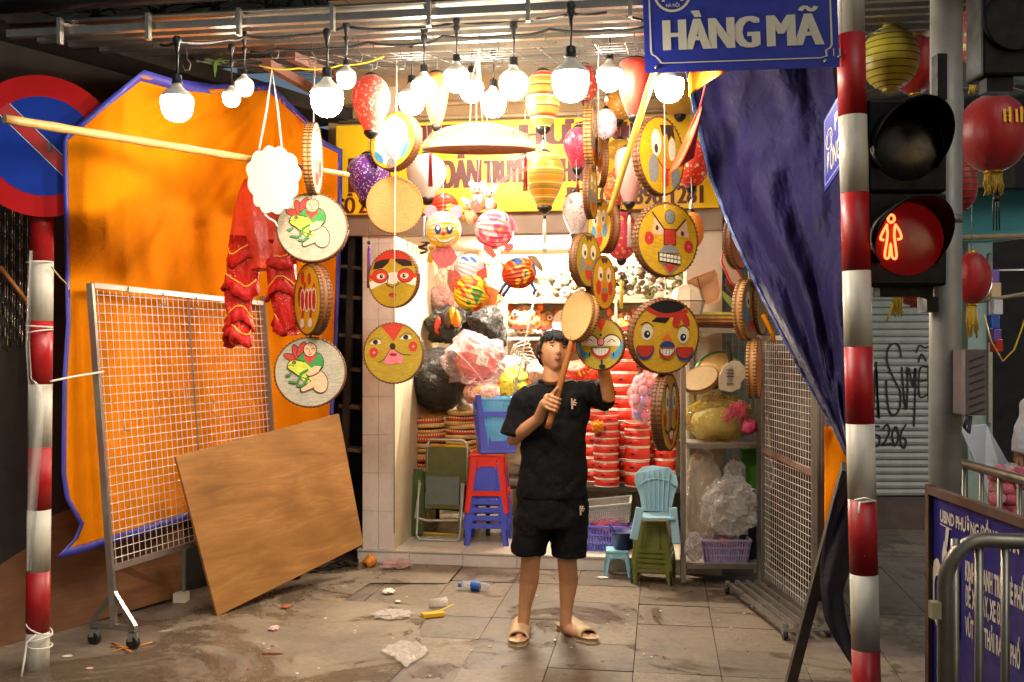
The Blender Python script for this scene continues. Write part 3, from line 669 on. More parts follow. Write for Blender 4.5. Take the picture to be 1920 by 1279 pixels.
for i, (x, y, hw, Y, lab) in enumerate(BULBS):
    sc = S(hw, Y); loc = P(x, y, Y) - V((0, 0, .8 * sc))
    if i == 0: b = proto_b; b.location = loc; b.scale = (sc,) * 3; TM[b.name] = MX.LocRotScale(loc, b.rotation_quaternion, b.scale)
    else: b = dup(proto_b, loc, None, lab, scale=sc)
    if i in DIM or i == 1:
        for c in b.children:
            if c.name.startswith('diffuser'): c.data = c.data.copy(); c.data.materials[0] = M_DIMB if i in DIM else E_B2
    MB().tube([loc + V((0, 0, .78 * sc)), loc + V((.003, 0, .8 * sc + S(40, Y))), loc + V((0, 0, .8 * sc + S(62, Y)))], .0045, 6).build('cable_drop', M_RUB, b)
    MB().lathe([(0, .025), (.012, .022), (.02, .008), (.012, -.012), (.005, -.05)], 8, MX.Translation(loc + V((0, 0, .8 * sc + S(62, Y))))).build('cable_joint', M_RUB, b)
def sag(pts, Y, dip=8, n=5):
    out = []
    for (a, b), (c, d) in zip(pts, pts[1:]):
        for k in range(n): t = k / n; out.append(P(a + (c - a) * t, b + (d - b) * t + dip * 4 * t * (1 - t), Y if not callable(Y) else Y(a + (c - a) * t)))
    out.append(P(pts[-1][0], pts[-1][1], Y if not callable(Y) else Y(pts[-1][0]))); return out
cord(sag([(300, 84), (332, 78), (430, 74), (458, 68), (560, 66), (649, 50), (768, 52), (856, 41), (955, 38), (1070, 26), (1150, 20), (1255, 48), (1330, 40)], lambda x: lerp_tab([(300, 4.15), (332, 4.15), (458, 4.85), (1000, 4.75), (1070, 4.35), (1150, 4.7)], x), 4), .007, 'festoon_cable', 'black festoon cable under the front rail carrying the nearest bulbs', M_RUB, 'cable')
cord(sag([(470, 98), (518, 92), (612, 90), (690, 80), (788, 82), (830, 68), (963, 66), (1030, 55), (1143, 56), (1210, 50)], 5.1, 4), .007, 'festoon_cable', 'black festoon cable hung deeper under the awning', M_RUB, 'cable')
cord(sag([(486, 122), (560, 128), (640, 122), (720, 106)], 5.2, 5), .005, 'wire', 'thin yellow wire drooping under the awning rails', mat('yellow_wire', 'd8b21c', .5), 'wire')
# small wire hooks under the awning
hk = 0
for x, y in ((515, 98), (585, 110), (672, 104), (752, 118), (806, 72), (900, 98), (935, 112), (1022, 86), (1090, 76), (1130, 70), (1190, 92), (1210, 88), (350, 120), (700, 118)):
    Y = 5.3; c = P(x, y, Y); r = .022
    MB().tube([c + V((0, 0, .10)), c + V((0, 0, .03)), c + V((r, 0, .0)), c + V((r * .7, 0, -.03)), c + V((-r * .4, 0, -.035)), c + V((-r, 0, -.005))], .003, 5).build('hook', M_GALV, loc=c, label='bent wire hook hanging empty under the awning', cat='hook', group='empty wire hooks under the awning')

# ------------------------------------------------------------------ silk lanterns
def silk(name, kind, c1, c2=None, c3=None, sc=1.0, trans=.35):
    t = NT(name); c = t.ramp(t.noise(5, 4), [(.3, tuple(x * .85 for x in hexc(c1))), (.7, hexc(c1))])
    if kind == 'floral':
        for k, (s_, cc, th) in enumerate(((64 * sc, c2, .30), (96 * sc, c3 or c2, .26))):
            v = t.n('ShaderNodeTexVoronoi'); v.inputs['Scale'].default_value = s_ / 2; t.l(t.tc.outputs['Object'], v.inputs['Vector'])
            c = t.mix(t.ramp(v.outputs['Distance'], [(th - .06, (1, 1, 1)), (th, (0, 0, 0))]), c, hexc(cc))
    elif kind == 'twig':
        n = t.noise(14 * sc, 3, .6, None, dist=1.2); c = t.mix(t.ramp(n, [(.47, (0, 0, 0)), (.485, (1, 1, 1)), (.50, (0, 0, 0))]), c, hexc(c2))
        v = t.n('ShaderNodeTexVoronoi'); v.inputs['Scale'].default_value = 18 * sc; t.l(t.tc.outputs['Object'], v.inputs['Vector']); c = t.mix(t.ramp(v.outputs['Distance'], [(.2, (1, 1, 1)), (.25, (0, 0, 0))]), c, hexc(c3 or c2))
    elif kind == 'crease':
        n = t.noise(9, 4, .6, (1, 1, .2)); c = t.mix(t.ramp(n, [(.4, (0, 0, 0)), (.7, (.6,) * 3)]), c, hexc(c2)); t.bump(n, .5, .02)
    elif kind == 'bands':
        sp = t.n('ShaderNodeSeparateXYZ'); t.l(t.tc.outputs['Object'], sp.inputs[0]); w = t.math('FRACT', t.math('MULTIPLY', sp.outputs['Z'], 7.5 * sc))
        c = t.ramp(w, [(0, hexc(c1)), (.16, hexc(c2)), (.24, hexc(c3)), (.34, hexc('7aa24a')), (.44, hexc(c1)), (.62, hexc('efe0a0')), (.70, hexc(c2)), (.84, hexc(c1))], 'CONSTANT')
    t.base(c); t.set(Roughness=.42); t.b.inputs['Sheen Weight'].default_value = .3
    tr = t.n('ShaderNodeBsdfTranslucent'); mx = t.n('ShaderNodeMixShader'); mx.inputs[0].default_value = trans; t.t.links.new(c, tr.inputs[0]) if not isinstance(c, tuple) else None
    t.l(t.b.outputs[0], mx.inputs[1]); t.l(tr.outputs[0], mx.inputs[2]); t.l(mx.outputs[0], t.t.nodes['Material Output'].inputs[0]); return t.m
M_CAP = mat('lantern_cap', '1a1512', .35); M_TASR = mat('tassel_red', 'b01c24', .7); M_TASW = mat('tassel_white', 'e0d8c8', .7); M_TASY = mat('tassel_gold', 'b89a2c', .7, var=.3, scale=60)
PROFS = {'balloon': [(.30, 0), (.55, -.05), (.82, -.16), (.97, -.30), (1.0, -.42), (.92, -.56), (.74, -.72), (.52, -.87), (.34, -1)],
         'tall': [(.55, 0), (.8, -.04), (.96, -.14), (1.0, -.28), (.95, -.45), (.80, -.65), (.62, -.82), (.42, -.96), (.36, -1)],
         'round': [(.28, 0), (.58, -.06), (.84, -.2), (.97, -.36), (1.0, -.5), (.97, -.64), (.84, -.8), (.58, -.94), (.28, -1)],
         'ethnic': [(.36, 0), (.62, -.05), (.90, -.16), (1.0, -.34), (1.0, -.58), (.96, -.66), (.72, -.84), (.38, -1)]}
def lantern(cx, y0, y1, hw, Y, label, kind, mt, tassel=None, tl=0, hang=None, ribs=12, beads=True, group='hanging silk lanterns', name='lantern', cap=None):
    top = P(cx, y0, Y); H = S(y1 - y0, Y); W = S(hw, Y); o = thing(name, label, 'lantern', top, RZ(cx % 30), group)
    prof = []
    pf = PROFS[kind]
    MB().lathe([(r * W, z * H) for r, z in pf], ribs * 2, wob=lambda k, z: 1.0 if k % 2 else .975).build('shade', mt, o, local=True)
    c0 = W * pf[0][0]; c1 = W * pf[-1][0]
    MB().lathe([(0, .022), (c0 * .5, .02), (c0 * 1.04, .006), (c0 * 1.04, -.004), (0, -.004)], 14).build('top_cap', cap or M_CAP, o, local=True)
    MB().lathe([(0, -H + .003), (c1 * 1.1, -H + .003), (c1 * 1.12, -H - .012), (c1 * .8, -H - .03), (c1 * .35, -H - .045), (0, -H - .045)], 14).build('bottom_cap', cap or M_CAP, o, local=True)
    hz = hang if hang is not None else .22
    MB().tube([(0, 0, .02), (.006, 0, .05), (0, 0, hz)], .003, 5).build('hanger', M_GALV, o, local=True)
    z = -H - .045
    if tassel is not None and tl:
        L = S(tl, Y); mb = MB(); mb.tube([(0, 0, z), (0, 0, z - .03)], .002, 4)
        for k in range(9): a = k * .7; mb.tube([(0, 0, z - .035), (.008 * cos(a), .008 * sin(a), z - .06), (.012 * cos(a), .012 * sin(a), z - .035 - L)], .003, 4)
        mb.build('tassel', tassel, o, local=True)
        MB().ball((0, 0, z - .022), .012, 8, 6).build('bead', M_CAP, o, local=True)
    return o
YL = 6.75
lantern(696, 142, 247, 37, 6.3, 'coral pink floral lantern near the left end of the signboard', 'balloon', silk('silk_coral', 'floral', 'e2614c', 'f2c8b4', 'f6e2c0'))
lantern(690, 290, 378, 40, 6.6, 'purple lantern printed with pink blossoms before the signboard', 'balloon', silk('silk_purple', 'floral', '5e2a86', 'e88aa8', 'f2e2ea', 1.3))
lantern(800, 290, 372, 38, YL, 'white silk lantern half hidden behind the tan drum and woven hat', 'balloon', silk('silk_white', 'crease', 'efe9e2', 'd2ccd0'))
lantern(818, 138, 235, 24, 6.5, 'tall golden lantern behind the bulbs at the upper left', 'tall', silk('silk_gold', 'crease', 'd9a444', 'b8822c'))
lantern(1018, 134, 240, 33, 6.5, 'ethnic striped lantern with orange, green and cream bands', 'ethnic', silk('silk_bands', 'bands', 'd9913a', 'c8401e', 'f0cf6a'), M_TASW, 22)
lantern(1021, 286, 388, 38, 6.45, 'ochre patterned lantern with a long white tassel', 'balloon', silk('silk_ochre', 'bands', 'd3971e', 'e6b43c', 'c87a1c', 1.5), M_TASW, 62)
lantern(1083, 240, 316, 27, 6.5, 'crimson silk lantern under the largest bulb', 'balloon', silk('silk_crimson', 'twig', 'c22444', 'e48a9c', 'e48a9c'), M_TASR, 20)
lantern(1080, 362, 440, 26, 6.45, 'white lantern with dark cherry twigs below the crimson lantern', 'balloon', silk('silk_cherry', 'twig', 'f0e0dc', '7a3a44', 'd8707c'))
lantern(1136, 205, 260, 21, 6.6, 'small pale pink lantern printed with twigs', 'round', silk('silk_palepink', 'twig', 'f0d6dc', 'c87a9a', 'd890b0'))
lantern(1180, 278, 380, 28, 6.5, 'tall blush pink silk lantern behind the slanted bamboo pole', 'tall', silk('silk_blush', 'crease', 'f2c0b4', 'e09c90'), M_TASW, 60)
lantern(1190, 112, 218, 34, 6.2, 'tall red silk lantern left of the blue street sign', 'tall', silk('silk_red', 'crease', 'd8442c', 'b8301e'))
lantern(1165, 398, 486, 32, 6.7, 'rosy red lantern with gold dots hanging low behind the angry drum', 'round', silk('silk_rose', 'floral', 'd4435a', 'eab24a', 'eab24a', .6))
lantern(1296, 262, 350, 33, 6.3, 'bright red floral lantern right of the yellow fringe drum', 'round', silk('silk_redfloral', 'floral', 'da3a1c', 'f2d2a0', 'f4a070', .8), M_TASW, 24)
lantern(1160, 168, 226, 30, 6.9, 'golden floral lantern behind the tall red lantern', 'round', silk('silk_goldfloral', 'floral', 'dba03a', 'f0d890', 'c8642c', .9))
lantern(1162, 262, 300, 26, 6.95, 'yellow lantern tucked behind the blush pink one', 'round', silk('silk_yellow', 'crease', 'e2b830', 'c8962a'))
lantern(1156, 320, 386, 24, 6.95, 'orange-red floral lantern hidden low behind the bamboo pole', 'round', silk('silk_orange', 'floral', 'dc5a20', 'f0b040', 'f2d6a0', .9))
lantern(1296, 398, 466, 24, 6.2, 'yellow orange lantern peeking out behind the angry drum', 'round', silk('silk_amber', 'floral', 'e2962a', 'f0c860', 'd86a20', .8))
lantern(1275, 150, 216, 38, 6.7, 'gold lantern glowing behind the bulb beside the street sign', 'round', silk('silk_gold2', 'crease', 'e0b040', 'c08a2c'))
lantern(1098, 122, 190, 24, 6.8, 'red lantern behind the largest bulb', 'round', silk('silk_red2', 'floral', 'd04a34', 'f0c0a0', 'f0c0a0'))
# red tassel pendant and purple tassel
for x, y0, y1, Y, mt, lab in ((807, 280, 350, 6.2, M_TASR, 'red tassel on a thread before the white lantern'), (985, 285, 358, 6.3, M_TASR, 'red tassel on a thread left of the ochre lantern'), (692, 455, 540, 6.6, mat('tassel_purple', '5a2c84', .7), 'purple tassel with dark bead beside the masked drum'), (1165, 520, 578, 7.3, mat('tassel_yellow', 'e0c038', .7), 'yellow tassel hanging before the silver toys'), (1137, 175, 190, 6.3, M_TASW, 'tiny white tassel under the bulb')):
    o = thing('tassel', lab, 'tassel', P(x, y0, Y)); mb = MB(); c = P(x, y0, Y); d = S(y1 - y0, Y)
    for k in range(9): a = k * .7; mb.tube([c - V((0, 0, .02)), c + V((.008 * cos(a), .008 * sin(a), -.04)), c + V((.012 * cos(a), .012 * sin(a), -d))], .003, 4)
    mb.build('fringe', mt, o); MB().ball(c, .014, 8, 6).build('bead', M_CAP, o); MB().tube([c, c + V((0, 0, .35))], .0015, 4).build('thread', M_CAP, o)

# ------------------------------------------------------------------ woven hat hung flat, with white ties
hatY = 5.9; c = P(898, 278, hatY); W = S(107, hatY)
hat = thing('woven_hat', 'broad flat woven hat hanging level by white ties, pale top and brown underside', 'hat', c); HM = MX.Translation(c) @ MX.Rotation(R(6), 4, 'X')
MB().lathe([(0, W * .43), (W * .3, W * .41), (W * .6, W * .34), (W * .85, W * .22), (W * .97, W * .10), (W * 1.0, W * .0), (W * 1.0, -W * .035), (W * .97, -W * .035)], 40, HM).build('crown', mat('palm_leaf', 'e6d6b4', .6, var=.1, scale=24), hat)
MB().lathe([(W * .97, -W * .035), (W * .95, W * .0), (W * .6, W * .10), (0, W * .14)], 40, HM).build('lining', mat('hat_lining', 'c08c60', .7, var=.2, scale=20), hat)
mb = MB()
for k in range(36):
    a = 2 * pi * k / 36; f = lambda a, r, z: HM @ V((W * r * cos(a), W * r * sin(a), W * z + .006)); mb.tube([f(a, .97, .08), f(a + pi / 36, .84, .225), f(a + pi / 18, .97, .08)], .0025, 4)
mb.build('stitching', mat('hat_thread', 'c08a5a', .7), hat)
mb = MB()
for dx, x0 in ((-14, 884), (-4, 893), (6, 898), (14, 902)): mb.tube([P(897, 100, 5.5), P(x0, 150, 5.7), P(898 + dx * 1.2, 236, hatY)], .004, 5)
mb.build('tie', M_STR, hat)
# ------------------------------------------------------------------ scalloped white foam board on white ties
cY = 5.3; fr = random.Random(5)
fb = thing('foam_board', 'blank white scalloped foam board hanging by white ties before the bamboo pole', 'board', P(512, 335, cY))
pts = []
for k in range(120):
    a = 2 * pi * k / 120; b = 1 + .10 * abs(sin(a * 6 + .4)) - .06; x = 512 + 48 * b * cos(a) * (1 + .08 * sin(3 * a)); y = 337 - 66 * b * sin(a) * (1 + .05 * cos(2 * a)); pts.append(P(x, y, cY))
k = len(pts); bk = [p + V((0, .03, 0)) for p in pts]
MB().add(pts + bk, [list(range(k)), [k + i for i in range(k)][::-1]] + [(i, (i + 1) % k, k + (i + 1) % k, k + i) for i in range(k)]).build('panel', mat('foam_white', 'c4bdae', .6, var=.04), fb)
MB().tube([P(486, 280, cY), P(500, 205, cY), P(510, 130, 5.2), P(520, 200, cY), P(528, 275, cY)], .006, 5).build('tie', M_STR, fb)
MB().tube([P(496, 402, cY), P(505, 410, cY - .02), P(516, 416, cY), P(520, 425, cY)], .006, 5).build('knot', M_STR, fb)

# ------------------------------------------------------------------ accordion paper lanterns
def pleats(name, cols, sc=5):
    t = NT(name); n = t.noise(sc, 2, .5, None, dist=.6); k = len(cols)
    c = t.ramp(n, [(.25 + .5 * i / k, hexc(x)) for i, x in enumerate(cols)], 'CONSTANT'); t.base(c); t.set(Roughness=.4)
    tr = t.n('ShaderNodeBsdfTranslucent'); mx = t.n('ShaderNodeMixShader'); mx.inputs[0].default_value = .25; t.l(c, tr.inputs[0]); t.l(t.b.outputs[0], mx.inputs[1]); t.l(tr.outputs[0], mx.inputs[2]); t.l(mx.outputs[0], t.t.nodes['Material Output'].inputs[0]); return t.m
def plball(mb, c, r, axis=(1, 0, .1), n=44, st=1.0):
    q = V((0, 0, 1)).rotation_difference(V(axis).normalized()).to_matrix().to_4x4(); M = MX.Translation(c) @ q
    mb.lathe([(r * sin(pi * j / 12) + .0004, -r * st * cos(pi * j / 12)) for j in range(13)], n, M, 0, False, lambda k, z: 1.0 if k % 2 else .93)
def card(mb, pts, Y, d=.006, m=0, dy=0):
    q = [P(x, y, Y) + V((0, dy, 0)) for x, y in pts]; k = len(q); mb.add(q + [p + V((0, d, 0)) for p in q], [list(range(k)), [k + i for i in range(k)][::-1]] + [(i, (i + 1) % k, k + (i + 1) % k, k + i) for i in range(k)], m)
def ple(cx, cy, rx, ry, n=16): return [(cx + rx * cos(2 * pi * i / n), cy + ry * sin(2 * pi * i / n)) for i in range(n)]
YP = 6.5
o = thing('paper_lantern', 'paper mouse face lantern with round pink ears and red nose', 'paper lantern', P(831, 428, YP), group='accordion paper lanterns')
mb = MB(); plball(mb, P(831, 430, YP), S(34, YP)); mb.build('body', pleats('pleat_mouse', ['e8c020', 'f2dcb0', 'f0d0a0', 'e8c83a', '3a76c0']), o)
for x in (808, 855):
    mb = MB(); card(mb, ple(x, 397, 12, 13), YP - .03); mb.build('ear', paint('pink'), o)
for x in (821, 843):
    mb = MB(); mb.ball(P(x, 430, YP - S(33, YP)), (S(6, YP), .01, S(9, YP)), 10, 8); mb.build('eye', paint('navy'), o); MB().ball(P(x, 428, YP - S(34.5, YP) - .01), (S(3, YP), .006, S(4, YP)), 8, 6).build('pupil', paint('white'), o)
MB().ball(P(832, 437, YP - S(35, YP)), (S(5, YP), .02, S(4.5, YP)), 10, 8).build('nose', paint('red'), o)
mb = MB(); mb.tube([P(x, y, YP - S(32, YP) - .01) for x, y in ((818, 447), (825, 453), (833, 455), (841, 453), (848, 447))], .008, 6); mb.build('mouth', paint('grey'), o)
mb = MB(); card(mb, [(818, 462), (846, 462), (852, 470), (858, 483), (848, 496), (836, 502), (822, 502), (812, 488), (808, 478)], YP); mb.build('feet', mat('spotted_shoe', 'b84a4c', .5, var=.5, scale=60), o)
MB().tube([P(831, 396, YP), P(831, 330, YP)], .002, 4).build('hanger', M_STR, o)
o = thing('paper_lantern', 'red and blue paper ball with yellow star behind the mouse face lantern', 'paper lantern', P(833, 390, YP + .3), group='accordion paper lanterns')
mb = MB(); plball(mb, P(833, 390, YP + .28), S(29, YP)); mb.build('body', pleats('pleat_star', ['2f62b8', 'd83a20', 'd83a20', 'ecc22c']), o); MB().tube([P(796, 405, YP), P(794, 448, YP)], .008, 6).build('ribbon', mat('ribbon_blue', '9cc8e0', .5), o)
o = thing('paper_lantern', 'round pink striped paper pig lantern with short legs', 'paper lantern', P(927, 432, YP), group='accordion paper lanterns')
mb = MB(); plball(mb, P(927, 430, YP), S(37, YP), (1, 0, -.15), 40); mb.build('body', pleats('pleat_pig', ['d84a6a', 'e87890', 'f4c0bc', 'e0607c', 'e89a50']), o)
for pts in ([(905, 455), (920, 462), (932, 478), (926, 486), (915, 478), (905, 468)], [(945, 458), (962, 456), (965, 464), (952, 474), (944, 468)], [(890, 400), (880, 380), (895, 372), (905, 395)]): mb = MB(); card(mb, pts, YP - .04); mb.build('limb', mat('pig_limb', 'c8503c', .5, var=.25, scale=40), o)
mb = MB(); card(mb, [(956, 402), (968, 418), (972, 430), (960, 436)], YP); mb.build('tail', paint('pink'), o); MB().tube([P(925, 396, YP), P(922, 330, YP)], .002, 4).build('hanger', M_STR, o)
o = thing('paper_lantern', 'blue and white paper ball lantern with red mouth below the mouse lantern', 'paper lantern', P(882, 506, YP + .2), group='accordion paper lanterns')
mb = MB(); plball(mb, P(882, 507, YP + .2), S(31, YP + .2), (1, 0, -.4)); mb.build('body', pleats('pleat_blue', ['2f6ac0', '3f7ac8', 'efe6e0', 'f4ece6', 'd83a2c'], 3.2), o); mb = MB(); card(mb, [(893, 510), (912, 500), (914, 520), (900, 526)], YP - .02); mb.build('flap', paint('red'), o)
o = thing('paper_lantern', 'yellow and orange pleated rooster lantern in front of the black bags', 'paper lantern', P(882, 550, YP - .1), group='accordion paper lanterns')
mb = MB(); plball(mb, P(884, 550, YP - .1), S(34, YP), (1, 0, -.3)); mb.build('body', pleats('pleat_rooster', ['ecc62c', 'e8902a', 'dc4a1c', 'ecc62c', '4a9a4c', 'e8601c']), o)
mb = MB(); card(mb, [(840, 505), (858, 508), (868, 525), (860, 545), (846, 550), (838, 530)], YP - .05); mb.build('head', mat('rooster_brown', '9c3c18', .5, var=.5, scale=50), o); mb = MB(); card(mb, [(915, 535), (935, 545), (930, 570), (912, 575)], YP - .05); mb.build('tail', paint('orange'), o)
o = thing('paper_lantern', 'blue and orange pleated fish lantern with thin blue legs', 'paper lantern', P(973, 512, YP), group='accordion paper lanterns')
mb = MB(); plball(mb, P(973, 512, YP), S(30, YP), (1, 0, .2), st=1.1); mb.build('body', pleats('pleat_fish', ['2c4f9c', '3a5fa8', 'e0902c', 'c8401e', 'ecc23a', '34509c']), o)
mb = MB(); card(mb, [(938, 490), (952, 500), (953, 518), (942, 530), (946, 512)], YP); mb.build('tail', paint('orange'), o); mb = MB(); card(mb, [(985, 478), (1005, 480), (1018, 500), (1018, 512), (1002, 498)], YP + .05); mb.build('fin', mat('fin_brown', '7a5a3c', .5, var=.4, scale=50), o)
mb = MB()
for pts in ([(955, 524), (942, 540), (936, 552)], [(960, 530), (950, 545), (942, 556)], [(996, 530), (1004, 545), (1000, 552)]): mb.tube([P(x, y, YP - .02) for x, y in pts], .012, 6)
mb.build('leg', paint('navy'), o)
# plush mice above the pig
for x, y, lab in ((895, 355, 'small white plush mouse with big eyes hanging left above the pig lantern'), (917, 362, 'white plush mouse with brown muzzle hanging right above the pig lantern'), (880, 385, 'cream plush animal dangling at the far left above the pig lantern')):
    Yq = YP + .15; o = thing('plush_toy', lab, 'plush toy', P(x, y, Yq), group='plush toys on ribbons'); r = S(13, Yq); m_ = mat('plush_white', 'ece2d6', .9, var=.08, bump=.4, bscale=160) if 'white' in lab else mat('plush_cream', 'd8bc8c', .9, var=.2, bump=.4, bscale=160)
    MB().ball(P(x, y, Yq), (r, r, r * .9)).build('head', m_, o); MB().ball(P(x + 1, y + 20, Yq), (r * .85, r * .8, r * 1.2)).build('body', m_, o)
    for s_ in (-1, 1): MB().ball(P(x + s_ * 11, y - 10, Yq), (r * .45, r * .2, r * .45), 10, 8).build('ear', m_, o); MB().ball(P(x + s_ * 4.5, y - 1, Yq - r * .95), r * .16, 8, 6).build('eye', M_CAP, o); MB().ball(P(x + s_ * 11, y + 24, Yq - r * .4), (r * .35, r * .35, r * .6), 8, 6).build('paw', mat('plush_brown', '9a6230', .9), o)
    MB().ball(P(x, y + 6, Yq - r), (r * .3, r * .3, r * .24), 8, 6).build('muzzle', mat('plush_brown', '9a6230', .9), o); MB().tube([P(x, y - 12, Yq), P(x + 4, y - 60, Yq)], .002, 4).build('ribbon', paint('pink'), o)
# pink translucent ribbon, flag on stick, bamboo poles
M_BAM = mat('bamboo', 'c9a060', .45, var=.18, scale=14, stretch=(1, 1, 1)); M_BAMD = mat('bamboo_brown', 'a0622c', .45, var=.25, scale=14)
def bamboo(name, a, b, r0, r1, label, mt, cat='bamboo pole', nodes=7):
    a, b = V(a), V(b); o = thing(name, label, cat, a); mb = MB(); pts = []; rs_ = []
    for i in range(nodes * 4 + 1):
        t = i / (nodes * 4); pts.append(a.lerp(b, t)); rs_.append((r0 + (r1 - r0) * t) * (1.10 if i % 4 == 0 and 0 < i < nodes * 4 else (1.0 if i % 2 else .97)))
    mb.tube(pts, rs_, 10).build('cane', mt, o); mb = MB(); d = (b - a).normalized()
    for i in range(1, nodes): p = a.lerp(b, i / nodes); rr = (r0 + (r1 - r0) * i / nodes) * 1.08; mb.cyl(p - d * .004, p + d * .004, rr, n=10)
    mb.build('node', mat('bamboo_node', '8a6434', .6), o); return o
bamboo('bamboo_pole', P(8, 223, 4.3), P(652, 328, 6.0), .021, .017, 'long pale bamboo pole slung across the round sign and orange tarp', M_BAM, nodes=9)
bamboo('bamboo_pole', P(1142, 402, 5.35), P(1236, 105, 4.6), .016, .017, 'slanted yellow bamboo pole in front of the pink lanterns', mat('bamboo_yellow', 'd8ac48', .4, var=.12), nodes=5)
fo = thing('flag', 'red and orange triangular flag hanging from the slanted pole side', 'flag', P(1312, 200, 5.0))
MB().grid(lambda a, b: P(1312 + (1253 - 1312) * b + a * (1 - b) * 4 + a * b * 48, 200 + 126 * b - a * b * 30, 5.0 + .05 * sin(a * 5 + b * 3)), 10, 14).build('cloth', mat('flag_red', 'd8421c', .55, var=.25, scale=8), fo, solid=.003)
MB().tube([P(1312, 202, 5.0), P(1330, 128, 4.9)], .005, 6).build('cord', mat('red_cord', 'c03a3a', .6), fo)
fo = thing('flag', 'small orange pennant cloth sticking out below the street sign', 'flag', P(1330, 135, 4.75))
MB().grid(lambda a, b: P(1292 + 75 * a, 130 + (48 * (1 - a) ** 1.3 + 4) * b, 4.75 + .04 * sin(a * 6)), 12, 5).build('cloth', mat('flag_orange', 'ea8a14', .55, var=.2, scale=6), fo, solid=.003)
o = thing('ribbon', 'translucent pink gauze ribbon draped between the hat and the plush toys', 'ribbon', P(960, 300, 6.1))
MB().grid(lambda a, b: P(888 + (1010 - 888) * a, 378 - 75 * a - 12 * sin(a * pi) + 10 * b, 6.1 - .1 * a), 14, 2).build('gauze', mat('pink_gauze', 'f0a0a8', .6, alpha=.45), o)
# ------------------------------------------------------------------ tarps
def tarp_mat(name, col, var=.12, rough=.42, bs=1.0, back=None, spec=.25, trans=0):
    t = NT(name); n = t.noise(3.2, 6, .62); c = t.ramp(n, [(.3, tuple(x * (1 - var) for x in hexc(col))), (.7, tuple(min(1, x * (1 + var)) for x in hexc(col)))])
    sm = t.noise(16, 5, .8, None, dist=1.0); c = t.mix(t.ramp(sm, [(.58, (0, 0, 0)), (.75, (.28,) * 3)]), c, tuple(x * .45 for x in hexc(col)))
    if back:
        g = t.n('ShaderNodeNewGeometry'); c = t.mix(g.outputs['Backfacing'], c, hexc(back))
    t.base(c); t.set(Roughness=rough); t.b.inputs['Specular IOR Level'].default_value = spec; wv = t.n('ShaderNodeTexWave', wave_type='BANDS', bands_direction='Z'); wv.inputs['Scale'].default_value = 160; t.l(t.tc.outputs['Object'], wv.inputs[0])
    rg_ = t.math('ABSOLUTE', t.math('SUBTRACT', t.noise(5.5, 3, .55, None, dist=.8), .5)); rg2 = t.math('ABSOLUTE', t.math('SUBTRACT', t.noise(13, 3, .6, None, dist=.6), .5))
    t.bump(t.math('ADD', t.math('ADD', t.math('ADD', t.math('MULTIPLY', t.noise(5, 6, .68, None, dist=1.4), .5), t.math('MULTIPLY', rg_, 1.6)), t.math('ADD', t.math('MULTIPLY', rg2, .7), t.math('MULTIPLY', t.noise(22, 4, .6), .25))), t.math('MULTIPLY', wv.outputs['Fac'], .04)), .55 * bs, .035)
    if trans:
        tr = t.n('ShaderNodeBsdfTranslucent'); mx = t.n('ShaderNodeMixShader'); mx.inputs[0].default_value = trans; t.l(c, tr.inputs[0]); t.l(t.b.outputs[0], mx.inputs[1]); t.l(tr.outputs[0], mx.inputs[2]); t.l(mx.outputs[0], t.t.nodes['Material Output'].inputs[0])
    return t.m
M_OR = tarp_mat('orange_tarp', 'f4900c', .08, .9, .42, spec=.05, trans=.30); M_HEM = mat('tarp_hem_blue', '3b3a9c', .5, var=.15, bump=.4, bscale=60)
TOPT = [(115, 243), (130, 240), (190, 188), (265, 131), (320, 147), (400, 158), (470, 156), (508, 154), (540, 185), (580, 222), (612, 262), (648, 280)]
def tarp_y(px, py):
    up = lerp_tab([(100, 4.955), (160, 4.985), (235, 5.10), (350, 5.75), (480, 6.6), (650, 7.4)], px); lo = lerp_tab([(100, 5.36), (150, 5.52), (205, 5.70), (350, 6.5), (480, 7.05), (650, 7.5)], px)
    a = lerp_tab([(200, 390), (360, 200)], px); b = lerp_tab([(200, 530), (360, 640)], px); t = min(1, max(0, (py - a) / (b - a))); t = t * t * (3 - 2 * t); return up + (lo - up) * t
def tarp_pt(s, t, off=0):
    lx = 118 + (12 if t < .02 else 0); top_s = 118 + (650 - 118) * s
    y0 = lerp_tab(TOPT, top_s); y1 = lerp_tab([(100, 1052), (160, 1040), (350, 986), (500, 915), (640, 860)], top_s); y = y0 + (y1 - y0) * t
    ledge = lerp_tab([(0, 128), (.03, 117), (.35, 122), (.45, 124), (.58, 117), (.80, 115), (.86, 122), (.92, 150), (.955, 138), (1, 102)], t)
    redge = lerp_tab([(0, 642), (.3, 640), (.75, 630), (1, 618)], t)
    px = ledge + (redge - ledge) * s
    fold = .030 * sin(px * .045 + y * .010) * min(1, s * 6) + .02 * sin(px * .11 - y * .02 + 2) * (.4 + t * .6) * min(1, s * 2) + .02 * noise.noise(V((px * .008, y * .005, 1))) * min(1, s * 3)
    if y < 420 and px > 320: fold += .05 * sin((px - 400) * .05 + (y - 200) * .055) * min(1, (px - 320) / 80)
    ang = math.atan2(y - 150, 520 - px); rr_ = math.hypot(y - 150, px - 520); fold += .034 * sin(ang * 26 + noise.noise(V((px * .01, y * .01, 4))) * 2) * math.exp(-((rr_ - 190) / 190) ** 2) * min(1, s * 3) + .018 * noise.noise(V((px * .03, y * .02, 9))) * min(1, s * 4)
    return P(px, y, tarp_y(px, y) + fold * .8 + off)
tp = thing('orange_tarp', 'large orange tarpaulin with blue hem hung as a side wall on the left', 'tarp', P(300, 1000, 6.1))
mb = MB(); hb = MB(); nu, nv = 90, 110
mb.grid(lambda a, b: tarp_pt(.012 + a * .978, .012 + b * .968), nu, nv); mb.build('sheet', M_OR, tp, solid=.002)
